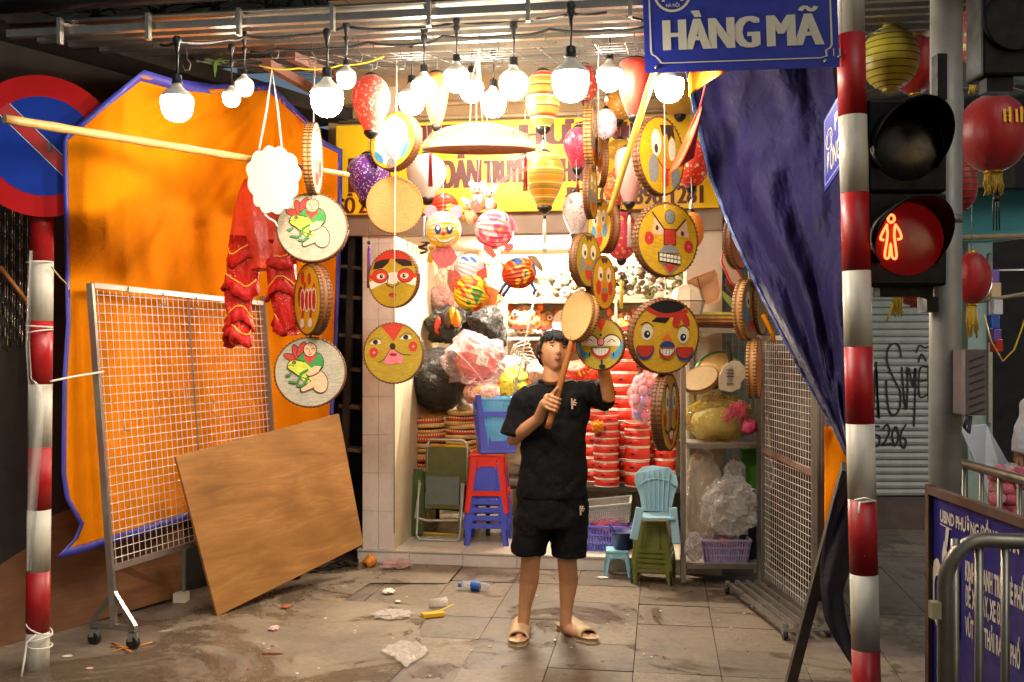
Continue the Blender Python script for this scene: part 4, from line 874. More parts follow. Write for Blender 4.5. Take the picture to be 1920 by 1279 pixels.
def hem(fn, n):
    v = [];
    for i in range(n + 1): v += list(fn(i / n))
    hb.add(v, [(2 * i, 2 * i + 1, 2 * i + 3, 2 * i + 2) for i in range(n)], 0, True)
hem(lambda a: (tarp_pt(0, a, -.004), tarp_pt(.017, a, -.004)), 110); hem(lambda a: (tarp_pt(a, 0, -.004), tarp_pt(a, .018 + .008 * (1 - a), -.004)), 90)
hem(lambda a: (tarp_pt(a, 1, -.004), tarp_pt(a, .976, -.004)), 90); hem(lambda a: (tarp_pt(1, a, -.004), tarp_pt(.985, a, -.004)), 110); hb.build('hem', M_HEM, tp, solid=.002)

# dark blue tarp on the right
M_NV = tarp_mat('navy_tarp', '1b1540', .25, .55, 1.0, spec=.22)
def nt(s, t, off=0):
    y = 122 + 750 * t
    lx = lerp_tab([(122, 1288), (200, 1302), (330, 1332), (450, 1378), (560, 1430), (700, 1503), (800, 1560), (872, 1594)], y); rx = lerp_tab([(122, 1562), (300, 1582), (600, 1592), (872, 1602)], y)
    px = lx + (rx - lx) * s; Y = (5.55 - 1.05 * t) * (1 - s) + (4.9 - .62 * t) * s
    f = .06 * sin(s * 8 + t * 3) * (1 - t * .7) + .03 * sin(s * 17 - t * 6) + .09 * noise.noise(V((s * 4, t * 5, 3))) + .03 * noise.noise(V((s * 9 + t * 6, t * 12, 5))) + .014 * abs(noise.noise(V((s * 22, t * 30, 8)))); return P(px, y, Y + f * min(1, (1 - s) * 5) * .8 + off)
nvt = thing('navy_tarp', 'dark purple-blue tarpaulin gathered from the awning down to the striped pole', 'tarp', P(1500, 870, 4.6))
MB().grid(lambda a, b: nt(a, b), 90, 150).build('sheet', M_NV, nvt, solid=.003)
mb = MB()
mb.grid(lambda a, b: nt(-.015 + .03 * a, b, -.012 + .02 * noise.noise(V((a * 3, b * 40, 0)))), 3, 120); mb.build('hem', mat('hem_silver_blue', '3a4a7a', .3, var=.5, scale=60, bump=1, bscale=90), nvt, solid=.004)
TAIL_L = [(880, 1590), (930, 1566), (985, 1552), (1060, 1538), (1100, 1537), (1160, 1546), (1200, 1566), (1256, 1602)]; TAIL_R = [(880, 1600), (980, 1604), (1060, 1596), (1110, 1580), (1160, 1586), (1210, 1600), (1256, 1604)]
MB().grid(lambda a, b: P(lerp_tab(TAIL_L, 880 + 376 * b) * (1 - a) + lerp_tab(TAIL_R, 880 + 376 * b) * a, 880 + 376 * b, 4.42 + .1 * a + .04 * sin(a * 5 + b * 4)), 12, 40).build('tail', tarp_mat('tarp_tail', '1e1420', .35, .55), nvt, solid=.003)
ot = thing('orange_sheet', 'orange tarp piece showing between wire panel and striped pole', 'tarp', P(1560, 985, 5.2))
MB().grid(lambda a, b: P(1546 + a * (6 + 42 * (1 - abs(b - .34) / .66)) , 800 + 250 * b, 5.25 + .03 * sin(a * 4 + b * 6)), 10, 24).build('sheet', M_OR, ot, solid=.003)
MB().tube([P(x, y, 5.6) for x, y in ((1430, 590), (1446, 622), (1452, 640))], .012, 6).build('orange_edge', M_OR, ot)

# ------------------------------------------------------------------ red and white striped poles
def pole_paint(name, col, under):
    t = NT(name); c = t.ramp(t.noise(6, 5), [(.3, tuple(x * .86 for x in hexc(col))), (.7, hexc(col))]); st = t.noise(5, 5, .7, (3, 3, .35)); c = t.mix(t.ramp(st, [(.5, (0, 0, 0)), (.75, (.35,) * 3)]), c, hexc('4a4034'))
    ch = t.ramp(t.noise(30, 6, .8, None, dist=1.0), [(.655, (0, 0, 0)), (.67, (1, 1, 1))]); ch2 = t.math('MULTIPLY', ch, t.ramp(t.noise(3.5, 3), [(.45, (0, 0, 0)), (.6, (1, 1, 1))])); c = t.mix(ch2, c, hexc(under))
    t.base(c); t.set(Roughness=t.ramp(t.noise(8), [(.3, (.32,) * 3), (.7, (.6,) * 3)])); t.bump(t.math('SUBTRACT', t.math('MULTIPLY', t.noise(14, 4), .4), t.math('MULTIPLY', ch2, .3)), .3, .006); return t.m
M_RED = pole_paint('pole_red', 'a81016', 'c8b8a4'); M_WHT = pole_paint('pole_white', 'c9c2b2', '6a5c4a')
def striped_pole(name, label, x_top, y_top, x_bot, y_bot, Y, r, ys, first):
    o = thing(name, label, 'pole', P(x_bot, y_bot, Y))
    c = first
    for a, b in zip(ys, ys[1:]):
        xa = x_top + (x_bot - x_top) * (a - y_top) / (y_bot - y_top); xb = x_top + (x_bot - x_top) * (b - y_top) / (y_bot - y_top)
        MB().cyl(P(xa, a, Y), P(xb, b, Y), r, n=24).build('band', M_RED if c == 'r' else M_WHT, o); c = 'w' if c == 'r' else 'r'
    return o
lp = striped_pole('striped_pole', 'red and white striped pole holding the round sign at the far left', 80, 300, 70, 1262, 5.10, .0575, [330, 490, 602, 720, 838, 955, 1070, 1184, 1262], 'r')
rp = striped_pole('striped_pole', 'red and white striped pole carrying the blue street signs', 1592, -60, 1626, 1330, 4.1, .0565, [-160, 66, 218, 362, 508, 650, 794, 935, 1075, 1216, 1400], 'w')
M_PLW = mat('clear_plastic', 'd8d4cc', .2, alpha=.38)
o = thing('plastic_wrap', 'clear plastic strip and white twine tied round the left striped pole', 'plastic wrap', P(60, 900, 5.0))
MB().grid(lambda a, b: P(lerp_tab([(0, 54), (.3, 48), (.5, 56), (.7, 52), (1, 50)], b) + a * (8 + 18 * sin(b * pi) * (b > .4)), 470 + 600 * b, 4.99 - .02 * sin(a * 6 + b * 9)), 5, 40).build('film', M_PLW, o)
for y, dy in ((492, 2), (612, -3), (622, 8), (1098 + 80, -22), (1196, 10), (1210, -4)): MB().tube([P(74, y, 5.08) + V((.061 * cos(k * .45), -.061 * sin(k * .45), S(dy, 5) * cos(k * .45) * .5)) for k in range(15)], .004, 5).build('twine', M_STR, o)
MB().tube([P(68, 1190, 5.02), P(50, 1205, 5.0), P(46, 1235, 4.98), P(40, 1270, 4.95)], .006, 5).build('loose_end', M_STR, o)
cord([P(95, 715, 5.03), P(140, 706, 5.2), P(194, 697, 5.46)], .006, 'twine', 'white twine tied from the left striped pole to the wire rack', M_STR, 'twine')
cord([P(96, 500, 5.05), P(112, 520, 5.1), P(124, 532, 5.2), P(128, 545, 5.3)], .004, 'twine', 'frayed golden twine tying the tarp hem to the striped pole', mat('gold_twine', 'b09a5a', .7), 'twine')
cord([P(1602, 938, 4.03), P(1622, 934, 4.02), P(1642, 938, 4.04), P(1612, 942, 4.02), P(1610, 965, 4.0)], .005, 'twine', 'white twine knotted round the right striped pole', M_STR, 'twine')

# ------------------------------------------------------------------ round no-parking sign
ns = thing('road_sign', 'round blue no-parking sign with red border, partly behind the orange tarp', 'road sign', P(90, 275, 5.14))
ctr = P(80, 274, 4.99); rr = S(133, 4.99); Ms = MX.Translation(ctr) @ RZ(20).to_4x4() @ MX.Rotation(pi / 2, 4, 'X')
def disc(r, z, n=48): return [(r * cos(2 * pi * i / n), r * sin(2 * pi * i / n)) for i in range(n)]
MB().prism(disc(rr, 0), -.004, Ms).build('plate', mat('sign_red', 'a00c12', .6, var=.1, spec=.15), ns)
mb = MB(); mb.poly(disc(rr * .70, 0), Ms, .0015); mb.build('blue_field', mat('sign_blue', '0c2f90', .6, var=.08, spec=.15), ns)
mb = MB(); w_ = rr * .085; q = rr * .72; d1, d2 = V((-.707, .707)), V((.707, .707)); mb.poly([tuple(d1 * q - d2 * w_), tuple(-d1 * q - d2 * w_), tuple(-d1 * q + d2 * w_), tuple(d1 * q + d2 * w_)], Ms, .003); mb.build('slash', M_RED, ns)
mb = MB()
for k in (-1, 1): mb.poly([tuple(d1 * q * .96 + d2 * k * (w_ + .004)), tuple(-d1 * q * .96 + d2 * k * (w_ + .004)), tuple(-d1 * q * .96 + d2 * k * w_ * 1.25), tuple(d1 * q * .96 + d2 * k * w_ * 1.25)], Ms, .0035)
mb.build('slash_edge', mat('reflective_white', 'cfcabc', .4), ns)
MB().box(ctr + V((-.02, .03, .0)), (.12, .05, .04)).build('clamp', M_GALV, ns)

# ------------------------------------------------------------------ blue street signs
M_SB = mat('street_sign_blue', '1f2a8c', .4, var=.07, coat=.15); M_SW = mat('street_sign_white', 'bdb7a6', .5, var=.06)
def plane_fn(tl, tr, bl, off=.003):
    ex = (tr - tl); ey = (tl - bl); nrm = ex.cross(ey).normalized()
    if nrm.dot(cam.location - bl) < 0: nrm = -nrm
    return lambda x, y, k=1: bl + ex * x + ey * y + nrm * off * k
def sign_board(name, label, tl, tr, bl, th=.006):
    o = thing(name, label, 'street sign', bl); ex = tr - tl; ey = tl - bl; n = ex.cross(ey).normalized(); n = -n if n.dot(cam.location - bl) < 0 else n
    q = [bl, bl + ex, bl + ex + ey, bl + ey]; MB().add(q + [p - n * th for p in q], [(0, 1, 2, 3), (7, 6, 5, 4), (0, 4, 5, 1), (1, 5, 6, 2), (2, 6, 7, 3), (3, 7, 4, 0)]).build('plate', M_SB, o); return o
tl, tr, bl = P(1203, -62, 4.28), P(1567, -84, 4.07), P(1210, 137, 4.28)
so_ = sign_board('street_sign', 'blue street name sign reading HÀNG MÃ at the top of the striped pole', tl, tr, bl)
f = plane_fn(tl, tr, bl, .0025); mb = MB(); fx = lambda x0, y0, sx, sy: (lambda x, y: f(x0 + x * sx, y0 + y * sy))

for dxx, kk in ((-.013, 1), (-.006, 1.1), (0, 1.2), (.006, 1.3), (.013, 1.4)):
    fk = lambda x0, y0: (lambda x, y: f(x0 + dxx + x, y0 + y, kk))
    put_text(mb, 'HÀNG', fk(.113, .205), .484, .28, bold=.002); put_text(mb, 'MA', fk(.655, .205), .262, .28, bold=0)
ribbon(mb, smooth([(.815, .515), (.828, .545), (.845, .545), (.862, .52), (.880, .52), (.893, .55)], 4), .026, lambda x, y: f(x, y, 1.4))

put_text(mb, 'PHỐ', fx(.40, .68, 1, 1), .22, .2, bold=.02); mb.build('lettering', M_SW, so_)
mb = MB(); g2 = lambda x, y: f(x, y, 1.2); cn_ = .045
fr_ = [(.045 + cn_, .085), (.955 - cn_, .085), (.95 - .012, .10), (.935, .15), (.975 - .02, .17), (.965, .20), (.965, .97), (.035, .97), (.035, .20), (.04, .17), (.06, .15), (.075, .12)]
ribbon(mb, fr_ + [fr_[0]], .010, g2); mb.build('frame_line', M_SW, so_)
mb = MB(); g3 = lambda x, y: f(.16 + x * .1, .74 + y * .18, 1.3)
ribbon(mb, ell(0, 0, .95, .95, n=30) + [(.95, 0), (.93, .1)], .13, g3); ribbon(mb, [(-.5, -.45), (-.5, .35), (.5, .35), (.5, -.45)], .16, g3); ribbon(mb, [(-.6, .1), (.6, .1)], .12, g3); ribbon(mb, [(-.62, .5), (0, .75), (.62, .5)], .14, g3)
put_text(mb, 'HÀ NỘI', lambda x, y: g3(-.36 + x, -.74 + y), .72, .18); mb.build('emblem', M_SW, so_)
for x, y in ((.93, .055), (.06, .05), (1.0, .09)): MB().ball(f(x, y), .008, 8, 6).build('bolt', M_GALV, so_)
MB().bar(P(1560, 100, 4.09), P(1596, 98, 4.09), .03, .03).build('bracket', M_GALV, so_)
tl, tr, bl = P(1545, 226, 4.62), P(1607, 118, 4.12), P(1546, 360, 4.62)
so2 = sign_board('street_sign', 'second blue street sign seen steeply behind the striped pole', tl, tr, bl); f2 = plane_fn(tl, tr, bl, .0025); mb = MB()
put_text(mb, 'PHỐ', lambda x, y: f2(.36 + x, .60 + y), .42, .22, bold=.02); put_text(mb, 'ĐỒNG XUÂN', lambda x, y: f2(.10 + x, .16 + y), .84, .28, bold=.02); ribbon(mb, [(.04, .06), (.96, .06), (.96, .95), (.04, .95), (.04, .06)], .012, lambda x, y: f2(x, y)); mb.build('lettering', M_SW, so2)
mb = MB(); ribbon(mb, ell(.18, .62, .10, .13, n=20) + [(.28, .62), (.28, .65)], .02, lambda x, y: f2(x, y)); ribbon(mb, [(.13, .56), (.13, .68), (.23, .68), (.23, .56)], .016, lambda x, y: f2(x, y)); mb.build('emblem', M_SW, so2)

# ------------------------------------------------------------------ traffic light on a metal pole
YT = 4.28
tpole = thing('signal_pole', 'thick grey metal pole behind the traffic light', 'pole', P(1772, 1330, YT))
MB().cyl(P(1770, 1330 + 70, YT), P(1775, -160, YT), .066, n=24).build('shaft', mat('pole_grey', '8c8a84', .45, metal=.25, var=.12, scale=6, dirt=.3), tpole)
MB().cyl(P(1771, 415, YT) + V((0, 0, -.01)), P(1771, 405, YT), .072, n=24).build('collar', M_GALV, tpole)
c = P(1818, 716, 4.15); MB().box(c, (S(40, 4.15), .12, S(122, 4.15))).build('control_box', mat('box_brown', '5d5250', .6, dirt=.2), tpole, bevel=.004)
for i in range(8): p = P(1819, 672 + i * 14, 4.15) + V((0, -.062, 0)); MB().bar(p + V((-.03, 0, -.011)), p + V((.03, 0, .011)), .004, .006).build('vent', M_BLKPL, tpole)
MB().tube([P(1812, 778, 4.1), P(1808, 800, 4.1), P(1816, 812, 4.1), P(1820, 780, 4.1)], .008, 6).build('cable', M_BLKPL, tpole)
tl_ = thing('traffic_light', 'black pedestrian traffic light with a lit red standing figure', 'traffic light', P(1700, 540, 4.12))
M_BLKG = mat('signal_black', '040404', .55, var=.2, spec=.2)
def tbox(x0, x1, y0, y1, Y, d): a = P(x0, y0, Y); b = P(x1, y1, Y); return MB().box((a + b) / 2 + V((0, d / 2, 0)), (abs(b.x - a.x), d, abs(b.z - a.z)))
tbox(1628, 1776, 186, 360, 4.12, .15).build('housing', M_BLKG, tl_, bevel=.012); tbox(1628, 1776, 362, 536, 4.12, .15).build('housing', M_BLKG, tl_, bevel=.012)
tbox(1650, 1750, 538, 556, 4.18, .08).build('bracket', M_BLKG, tl_); tbox(1738, 1760, 556, 585, 4.18, .1).build('bracket', M_BLKG, tl_)
tbox(1758, 1776, 100, 186, 4.2, .06).build('bracket', M_BLKG, tl_)
M_LD = mat('lens_dark', '0c0506', .3, var=.2); M_LR = NT('lens_red'); M_LR.base(hexc('4a0608')); M_LR.set(Roughness=.25); M_LR.b.inputs['Emission Color'].default_value = (1, .02, .015, 1); M_LR.set(Emission_Strength=.06); M_LR = M_LR.m
for cyp, mt in ((270, M_LD), (448, M_LR)):
    c = P(1701, cyp, 4.115); r_ = S(71, 4.115); Mv = MX.Translation(c) @ MX.Rotation(pi / 2, 4, 'X')
    MB().lathe([(r_ * .97, -.002), (r_ * .8, .012), (r_ * .5, .022), (.0001, .026)], 32, Mv).build('lens', mt, tl_)
    mb = MB(); n = 36; vs = []
    for i in range(n + 1):
        a = R(-40 + 260 * i / n); L = .03 + .17 * max(0, sin(a) * .75 + .25)
        for rr_, z in ((r_, 0), (r_, L), (r_ - .006, L), (r_ - .006, 0)): vs.append(Mv @ V((rr_ * cos(a), rr_ * sin(a), z)))
    mb.add(vs, [(4 * i + k, 4 * i + (k + 1) % 4, 4 * i + 4 + (k + 1) % 4, 4 * i + 4 + k) for i in range(n) for k in range(4)]); mb.build('visor', M_BLKG, tl_)
E_RED = emit('lit_red_led', (1.0, .06, .014), 10.0)
mb = MB(); fz = lambda x, y: P(x, y, 4.065)
for st in (ell(1671, 410, 6, 7, n=14), ): ribbon(mb, st + [st[0], st[1]], 5, fz)
for st in ([(1664, 420), (1655, 436), (1651, 448), (1658, 450)], [(1678, 420), (1686, 432), (1690, 446), (1682, 449)], [(1663, 424), (1664, 444), (1659, 480), (1667, 482), (1670, 456), (1673, 482), (1681, 481), (1677, 444), (1678, 424)]): ribbon(mb, smooth(st, 4), 4.5, fz)
mb.build('lit_figure', E_RED, tl_)
o = thing('traffic_light', 'black back of another signal head at the top right corner', 'traffic light', P(1880, 100, 3.6))
tbox(1842, 1960, -120, 142, 3.6, .14).build('housing', M_BLKG, o, bevel=.012)
MB().lathe([(.11, -.06), (.11, .02), (.105, .02), (.105, -.06)], 24, MX.Translation(P(1900, 40, 3.6)) @ MX.Rotation(pi / 2, 4, 'X')).build('visor', M_BLKG, o)
tbox(1850, 1900, 142, 172, 3.62, .06).build('bracket', M_BLKG, o)

# ------------------------------------------------------------------ lanterns over the street
M_LRED = silk('silk_street_red', 'crease', 'b3171a', '7c0e10', trans=.2); M_LYEL = silk('paper_yellow', 'crease', 'd2c43a', 'b8a82c', trans=.3); M_GOLD = mat('gold_foil', 'c89a2c', .35, metal=.6)
def rnd_lantern(cx, cy, rx, ry, Y, label, mt, ribs=0, fringe=None, gold=False):
    o = thing('street_lantern', label, 'lantern', P(cx, cy, Y), group='big lanterns over the street corner'); rx_, ry_ = S(rx, Y), S(ry, Y); c = P(cx, cy, Y)
    if ribs:
        pr = []
        for j in range(ribs * 2 + 1): t = .22 + (pi - .44) * j / (ribs * 2); pr.append((rx_ * sin(t) * (1 if j % 2 else .975), ry_ * cos(t)))
        MB().lathe(pr, 28, MX.Translation(c)).build('shade', mt, o)
        for j in range(1, ribs): t = .22 + (pi - .44) * j / ribs; MB().tube([c + V((rx_ * sin(t) * .985 * cos(a * pi / 14), rx_ * sin(t) * .985 * sin(a * pi / 14), ry_ * cos(t))) for a in range(28)], .003, 4, closed=True).build('wire_hoop', mat('lantern_wire', '5a4c1c', .6), o)
    else: MB().lathe([(rx_ * sin(t) * 1.0, ry_ * cos(t)) for t in [.2 + (pi - .4) * j / 14 for j in range(15)]], 24, MX.Translation(c), wob=lambda k, z: 1.0 if k % 2 else .96).build('shade', mt, o)
    for s_, nm in ((1, 'top_cap'), (-1, 'bottom_cap')): z = c.z + s_ * ry_ * .97; MB().cyl(V((c.x, c.y, z - .012)), V((c.x, c.y, z + .012)), rx_ * .26, n=16).build(nm, M_GOLD if not ribs else mt, o)
    MB().tube([c + V((0, 0, ry_)), c + V((0, 0, ry_ + .4))], .003, 4).build('hanger', M_GALV, o)
    if fringe:
        mb = MB(); L = S(fringe, Y)
        for k in range(30): a = k * 2 * pi / 30; q = rx_ * .22; p = V((c.x + q * cos(a), c.y + q * sin(a), c.z - ry_)); mb.tube([p, p + V((.006 * cos(a * 3), .006 * sin(a * 5), -L * .5)), p + V((.012 * cos(a * 2), .012 * sin(a * 4), -L * (.8 + .2 * sin(a * 7))))], .004, 4)
        mb.build('fringe', M_TASY, o)
    if gold:
        mb = MB()
        for dx, sy in ((-.34, 1), (-.2, 1.15), (0.0, 1), (.16, 1.2), (.3, 1)): x = dx * rx_; mb.bar(V((c.x + rx_ * .2 + x, c.y - math.sqrt(max(.01, rx_ ** 2 * .94 - (x + rx_ * .2) ** 2)) - .006, c.z + ry_ * .1)), V((c.x + rx_ * .2 + x, c.y - math.sqrt(max(.01, rx_ ** 2 * .90 - (x + rx_ * .2) ** 2)) - .004, c.z + ry_ * .1 + S(24, Y) * sy)), .012, .004)
        for k in range(3): a = c + V((-rx_ * .05, -rx_ * .97, ry_ * (.16 + .1 * k))); mb.bar(a, a + V((rx_ * .5, .06, 0)), .004, .012)
        mb.build('gold_ornament', M_GOLD, o)
    return o
rnd_lantern(1669, 110, 53, 60, 5.4, 'round yellow paper lantern with wire hoops above the traffic light', M_LYEL, ribs=12)
rnd_lantern(1716, 122, 44, 56, 6.2, 'dark red lantern tucked behind the yellow paper lantern', M_LRED)
rnd_lantern(1862, 250, 64, 74, 5.2, 'large red lantern with gold ornament and fringe beside the metal pole', M_LRED, fringe=42, gold=True)
rnd_lantern(1806, 348, 26, 46, 5.8, 'red ribbed lantern just below the large gold ornamented one', M_LRED, ribs=10)
rnd_lantern(1822, 522, 36, 50, 6.4, 'red lantern with long straw fringe right of the metal pole', M_LRED, fringe=62)
rnd_lantern(1716, 548, 34, 26, 7.6, 'red lantern bottom peeking out under the traffic light', M_LRED, ribs=8)
rnd_lantern(1828, 40, 36, 85, 5.0, 'tall red lantern with flower print at the top right edge', silk('silk_redtop', 'floral', '9c1216', 'd8c070', 'b8a030', .5), fringe=50)
o = thing('tassel', 'straw coloured tassel hanging below the traffic light bracket', 'tassel', P(1680, 550, 7.0)); mb = MB()
for k in range(16): x = 1674 + k * 1.2; mb.tube([P(1684, 546, 7.0), P(x, 560, 7.0 + .01 * (k % 3)), P(x - 2 + (k % 5), 585 + (k * 7) % 12, 7.0)], .005, 4)
mb.tube([P(1674, 570, 7.0), P(1662, 602, 7.0)], .008, 5); mb.build('fringe', M_TASY, o)
o = thing('pendant', 'black pendant of beads and cords below the large red lantern', 'pendant', P(1868, 345, 5.2)); mb = MB(); mb.ball(P(1868, 372, 5.2), .02, 8, 6)
for x in (1862, 1868, 1873): mb.tube([P(1868, 340, 5.2), P(x, 380, 5.2), P(x + 1, 432, 5.2)], .004, 4)
mb.build('cords', M_BLKPL, o)
for i, (y0, y1, cl, lab) in enumerate(((506, 530, '6a50b0', 'purple hanging trinket pack topmost under the teal canopy'), (530, 558, 'c8b08a', 'beige hanging trinket pack under the purple one'), (562, 590, 'c8ccd8', 'white hanging trinket pack in the middle of the strip'), (590, 616, '2858b0', 'blue hanging trinket pack below the white one'), (617, 642, '6a50a0', 'dark violet trinket pack below the blue one'), (636, 660, 'b8241c', 'red trinket pack lowest on the strip'))):
    c = P(1862 + (i % 3) * 3, (y0 + y1) / 2, 7.2); MB().box(c, (S(20, 7.2), .04 + .004 * i, S(y1 - y0, 7.2)), RZ(i * 7)).build('trinket_pack', mat('pack_%d' % i, cl, .4), loc=c, label=lab, cat='packet', group='trinket packs hanging in a strip', bevel=.006)
cord([P(1845, 590, 7.0), P(1858, 640, 7.0), P(1880, 678, 7.0), P(1902, 655, 7.0), P(1925, 590, 7.0)], .006, 'wire', 'yellow wire loop sagging below the teal canopy at the right', mat('yellow_wire', 'd8b21c', .5), 'wire')
cord([P(1840, 508, 7.3), P(1940, 505, 7.3)], .006, 'wire', 'white wire stretched level under the teal canopy', M_STR, 'wire')
cord([P(1838, 565, 7.3), P(1940, 548, 7.3)], .016, 'bamboo_rod', 'grey bamboo rod across the dark gap at the right', mat('bamboo_grey', '8d8266', .6), 'rod')
# street lamp of the far corner, just showing its light at the right edge
lmp = thing('street_lamp', 'cold white street lamp shining at the right edge of the view', 'street lamp', P(1955, 560, 7.6))
MB().ball(P(1955, 560, 7.6), (.10, .10, .06), 14, 8).build('lamp_glass', emit('cold_lamp', (.90, .96, 1.0), 90.0), lmp); MB().tube([P(1955, 552, 7.6), P(1975, 500, 7.7), P(2000, 300, 7.9)], .02, 8).build('arm', M_GALV, lmp)

# ------------------------------------------------------------------ crowd barriers and the blue notice board
M_TUBE = mat('barrier_steel', '8a8578', .38, metal=.75, var=.16, scale=10, dirt=.3); M_RUST = mat('rusty_frame', '5c4234', .7, metal=.3, var=.35, scale=14, dirt=.4)
bx0, bx1, by0, by1 = 1.635, 1.645, 3.88, 2.6
nb_ = thing('notice_board', 'dark blue notice board with white rules, in a rusty frame on the barrier', 'notice board', (1.64, 3.2, .2))
zt_, zb_ = 1.10, .30
q = [V((bx0, by0, zb_)), V((bx1, by1, zb_)), V((bx1, by1, zt_)), V((bx0, by0, zt_))]; MB().add(q + [p + V((.004, 0, 0)) for p in q], [(0, 1, 2, 3), (7, 6, 5, 4), (0, 4, 5, 1), (1, 5, 6, 2), (2, 6, 7, 3), (3, 7, 4, 0)]).build('panel', mat('notice_blue', '1e1f6e', .4, var=.08, dirt=.15), nb_)
for a, b in ((q[0], q[3] + V((0, 0, .02))), (q[3] + V((0, .015, .0)), q[2]), (q[0] + V((0, .0, -.012)), q[1] + V((0, 0, -.012)))): MB().bar(a + V((-.004, 0, 0)), b + V((-.004, 0, 0)), .03, .03, up=(1, 0, 0)).build('frame', M_RUST, nb_)
MB().bar(V((bx0, by0, .0)), V((bx0, by0, zb_)), .03, .03, up=(1, 0, 0)).build('leg', M_RUST, nb_); MB().bar(V((bx1, by1, .0)), V((bx1, by1, zb_)), .03, .03, up=(1, 0, 0)).build('leg', M_RUST, nb_)
mb = MB()
def nbf(px, py):
    """board point hit by the sight line through a photograph pixel"""
    k = (px - CX) / F; Y = bx0 / k; return V((bx0 - .002, Y, CZ - (py - CY) * Y / F))
def nb_text(t, x0, x1, yb0, yt0, bold=.03):
    A = nbf(x0, yb0); B = nbf(x1, yb0); h = nbf(x0, yt0).z - A.z
    put_text(mb, t, lambda x, y: V((bx0 - .0025, A.y + (B.y - A.y) * x, A.z + y * h)), 1, 1, bold=bold)
nb_text('UBND PHƯỜNG ĐỒNG XUÂN', 1764, 1912, 978, 955, .03); A = nbf(1764, 982); B = nbf(1786, 989)
nb_text('CẤM', 1748, 1800, 1165, 1042, .06); nb_text('KINH DOANH TRÊN HÈ PHỐ', 1811, 1922, 1088, 1050, .035); nb_text('ĐỂ XE MÁY, XE ĐẠP', 1811, 1888, 1135, 1098, .035); nb_text('VỨT RÁC THẢI RA HÈ PHỐ', 1811, 1914, 1190, 1155, .035)
ribbon(mb, [(A.y, A.z), (B.y, A.z - .004)], .004, lambda x, y: V((bx0 - .0025, x, y))); mb.build('lettering', mat('notice_white', 'c8c0ae', .5), nb_)
br = thing('crowd_barrier', 'tubular steel crowd barrier with rounded corner in front of the notice board', 'barrier', (1.4, 2.95, 0))
def bar_at(x, y, Y): return P(x, y, Y)
pts = [V((P(1772, 1100, 3.0).x, 3.0, .02)), V((P(1772, 1100, 3.0).x, 3.0, .95))]
for k in range(1, 7): a = pi / 2 * k / 6; pts.append(V((pts[0].x + .11 * (1 - cos(a)), 3.0 - .004 * k, .95 + .135 * sin(a))))
pts += [V((2.2, 2.80, 1.085)), V((2.9, 2.66, 1.085))]
MB().tube(pts, .023, 14).build('frame', M_TUBE, br)
MB().tube([V((P(1772, 1100, 3.0).x, 3.0, .22)), V((2.9, 2.66, .22))], .019, 12).build('lower_rail', M_TUBE, br)
for x in (1806, 1848, 1893, 1938, 1985): p = P(x, 1000, 2.94); t = (p.x - 1.31) / 1.6; yy = 3.0 - .34 * t; MB().cyl(V((p.x, yy, .22)), V((p.x, yy, 1.085)), .0125, n=10).build('upright', M_TUBE, br)
MB().box(V((P(1750, 1140, 3.02).x, 3.0, P(1750, 1140, 3.02).z)), (.035, .03, .05)).build('hook', mat('old_paint', '8e8466', .6), br)
br2 = thing('crowd_barrier', 'second steel barrier farther back before the pink flowers', 'barrier', (2.14, 4.4, 0))
X2 = 2.135; MB().tube([V((X2, 4.86, .02)), V((X2, 4.86, 1.02)), V((X2, 4.80, 1.09)), V((X2, 4.70, 1.10)), V((X2, 2.4, 1.10))], .022, 12).build('frame', M_TUBE, br2)
MB().tube([V((X2, 4.86, .2)), V((X2, 2.4, .2))], .018, 10).build('lower_rail', M_TUBE, br2)
for k in range(14): MB().cyl(V((X2, 4.7 - k * .17, .2)), V((X2, 4.7 - k * .17, 1.10)), .0115, n=10).build('upright', M_TUBE, br2)
# styrofoam lid and pink flowers behind the second barrier
st = thing('styrofoam_sheet', 'white foam box lid leaning behind the second barrier', 'foam lid', P(1870, 960, 5.6)); qa = [P(1800, 800, 5.7), P(1850, 797, 5.7), P(1912, 905, 5.5), P(1900, 960, 5.4), P(1868, 985, 5.45), P(1845, 905, 5.6)]
MB().add(qa + [p + V((.02, .06, .0)) for p in qa], [list(range(6)), [11, 10, 9, 8, 7, 6]] + [(i, (i + 1) % 6, 6 + (i + 1) % 6, 6 + i) for i in range(6)]).build('slab', mat('styrofoam', 'b9c0c8', .7, var=.05, bump=.2, bscale=200), st)
fl = thing('flower_bag', 'bag of pink roses wrapped in plastic behind the second barrier', 'flowers', P(1892, 960, 5.2)); rf_ = random.Random(9); fm = None
for i in range(34):
    c = P(1862 + rf_.random() * 62, 882 + rf_.random() * 90, 5.1 + rf_.random() * .3); r_ = .026 + rf_.random() * .014
    MB().ball(c, r_, 8, 6, fn=lambda p: 1 + .18 * noise.noise(p * 4 + V((i, 0, 0)))).build('rose', mat('rose_pink%d' % (i % 3), ['c8687c', 'd8909c', 'b04c64'][i % 3], .7, var=.3, scale=40), fl)
MB().ball(P(1895, 925, 5.3), (.11, .1, .16), 16, 12, fn=lambda p: 1 + .12 * noise.noise(p * 3)).build('plastic', mat('clear_plastic', 'd8d4cc', .2, alpha=.38), fl)

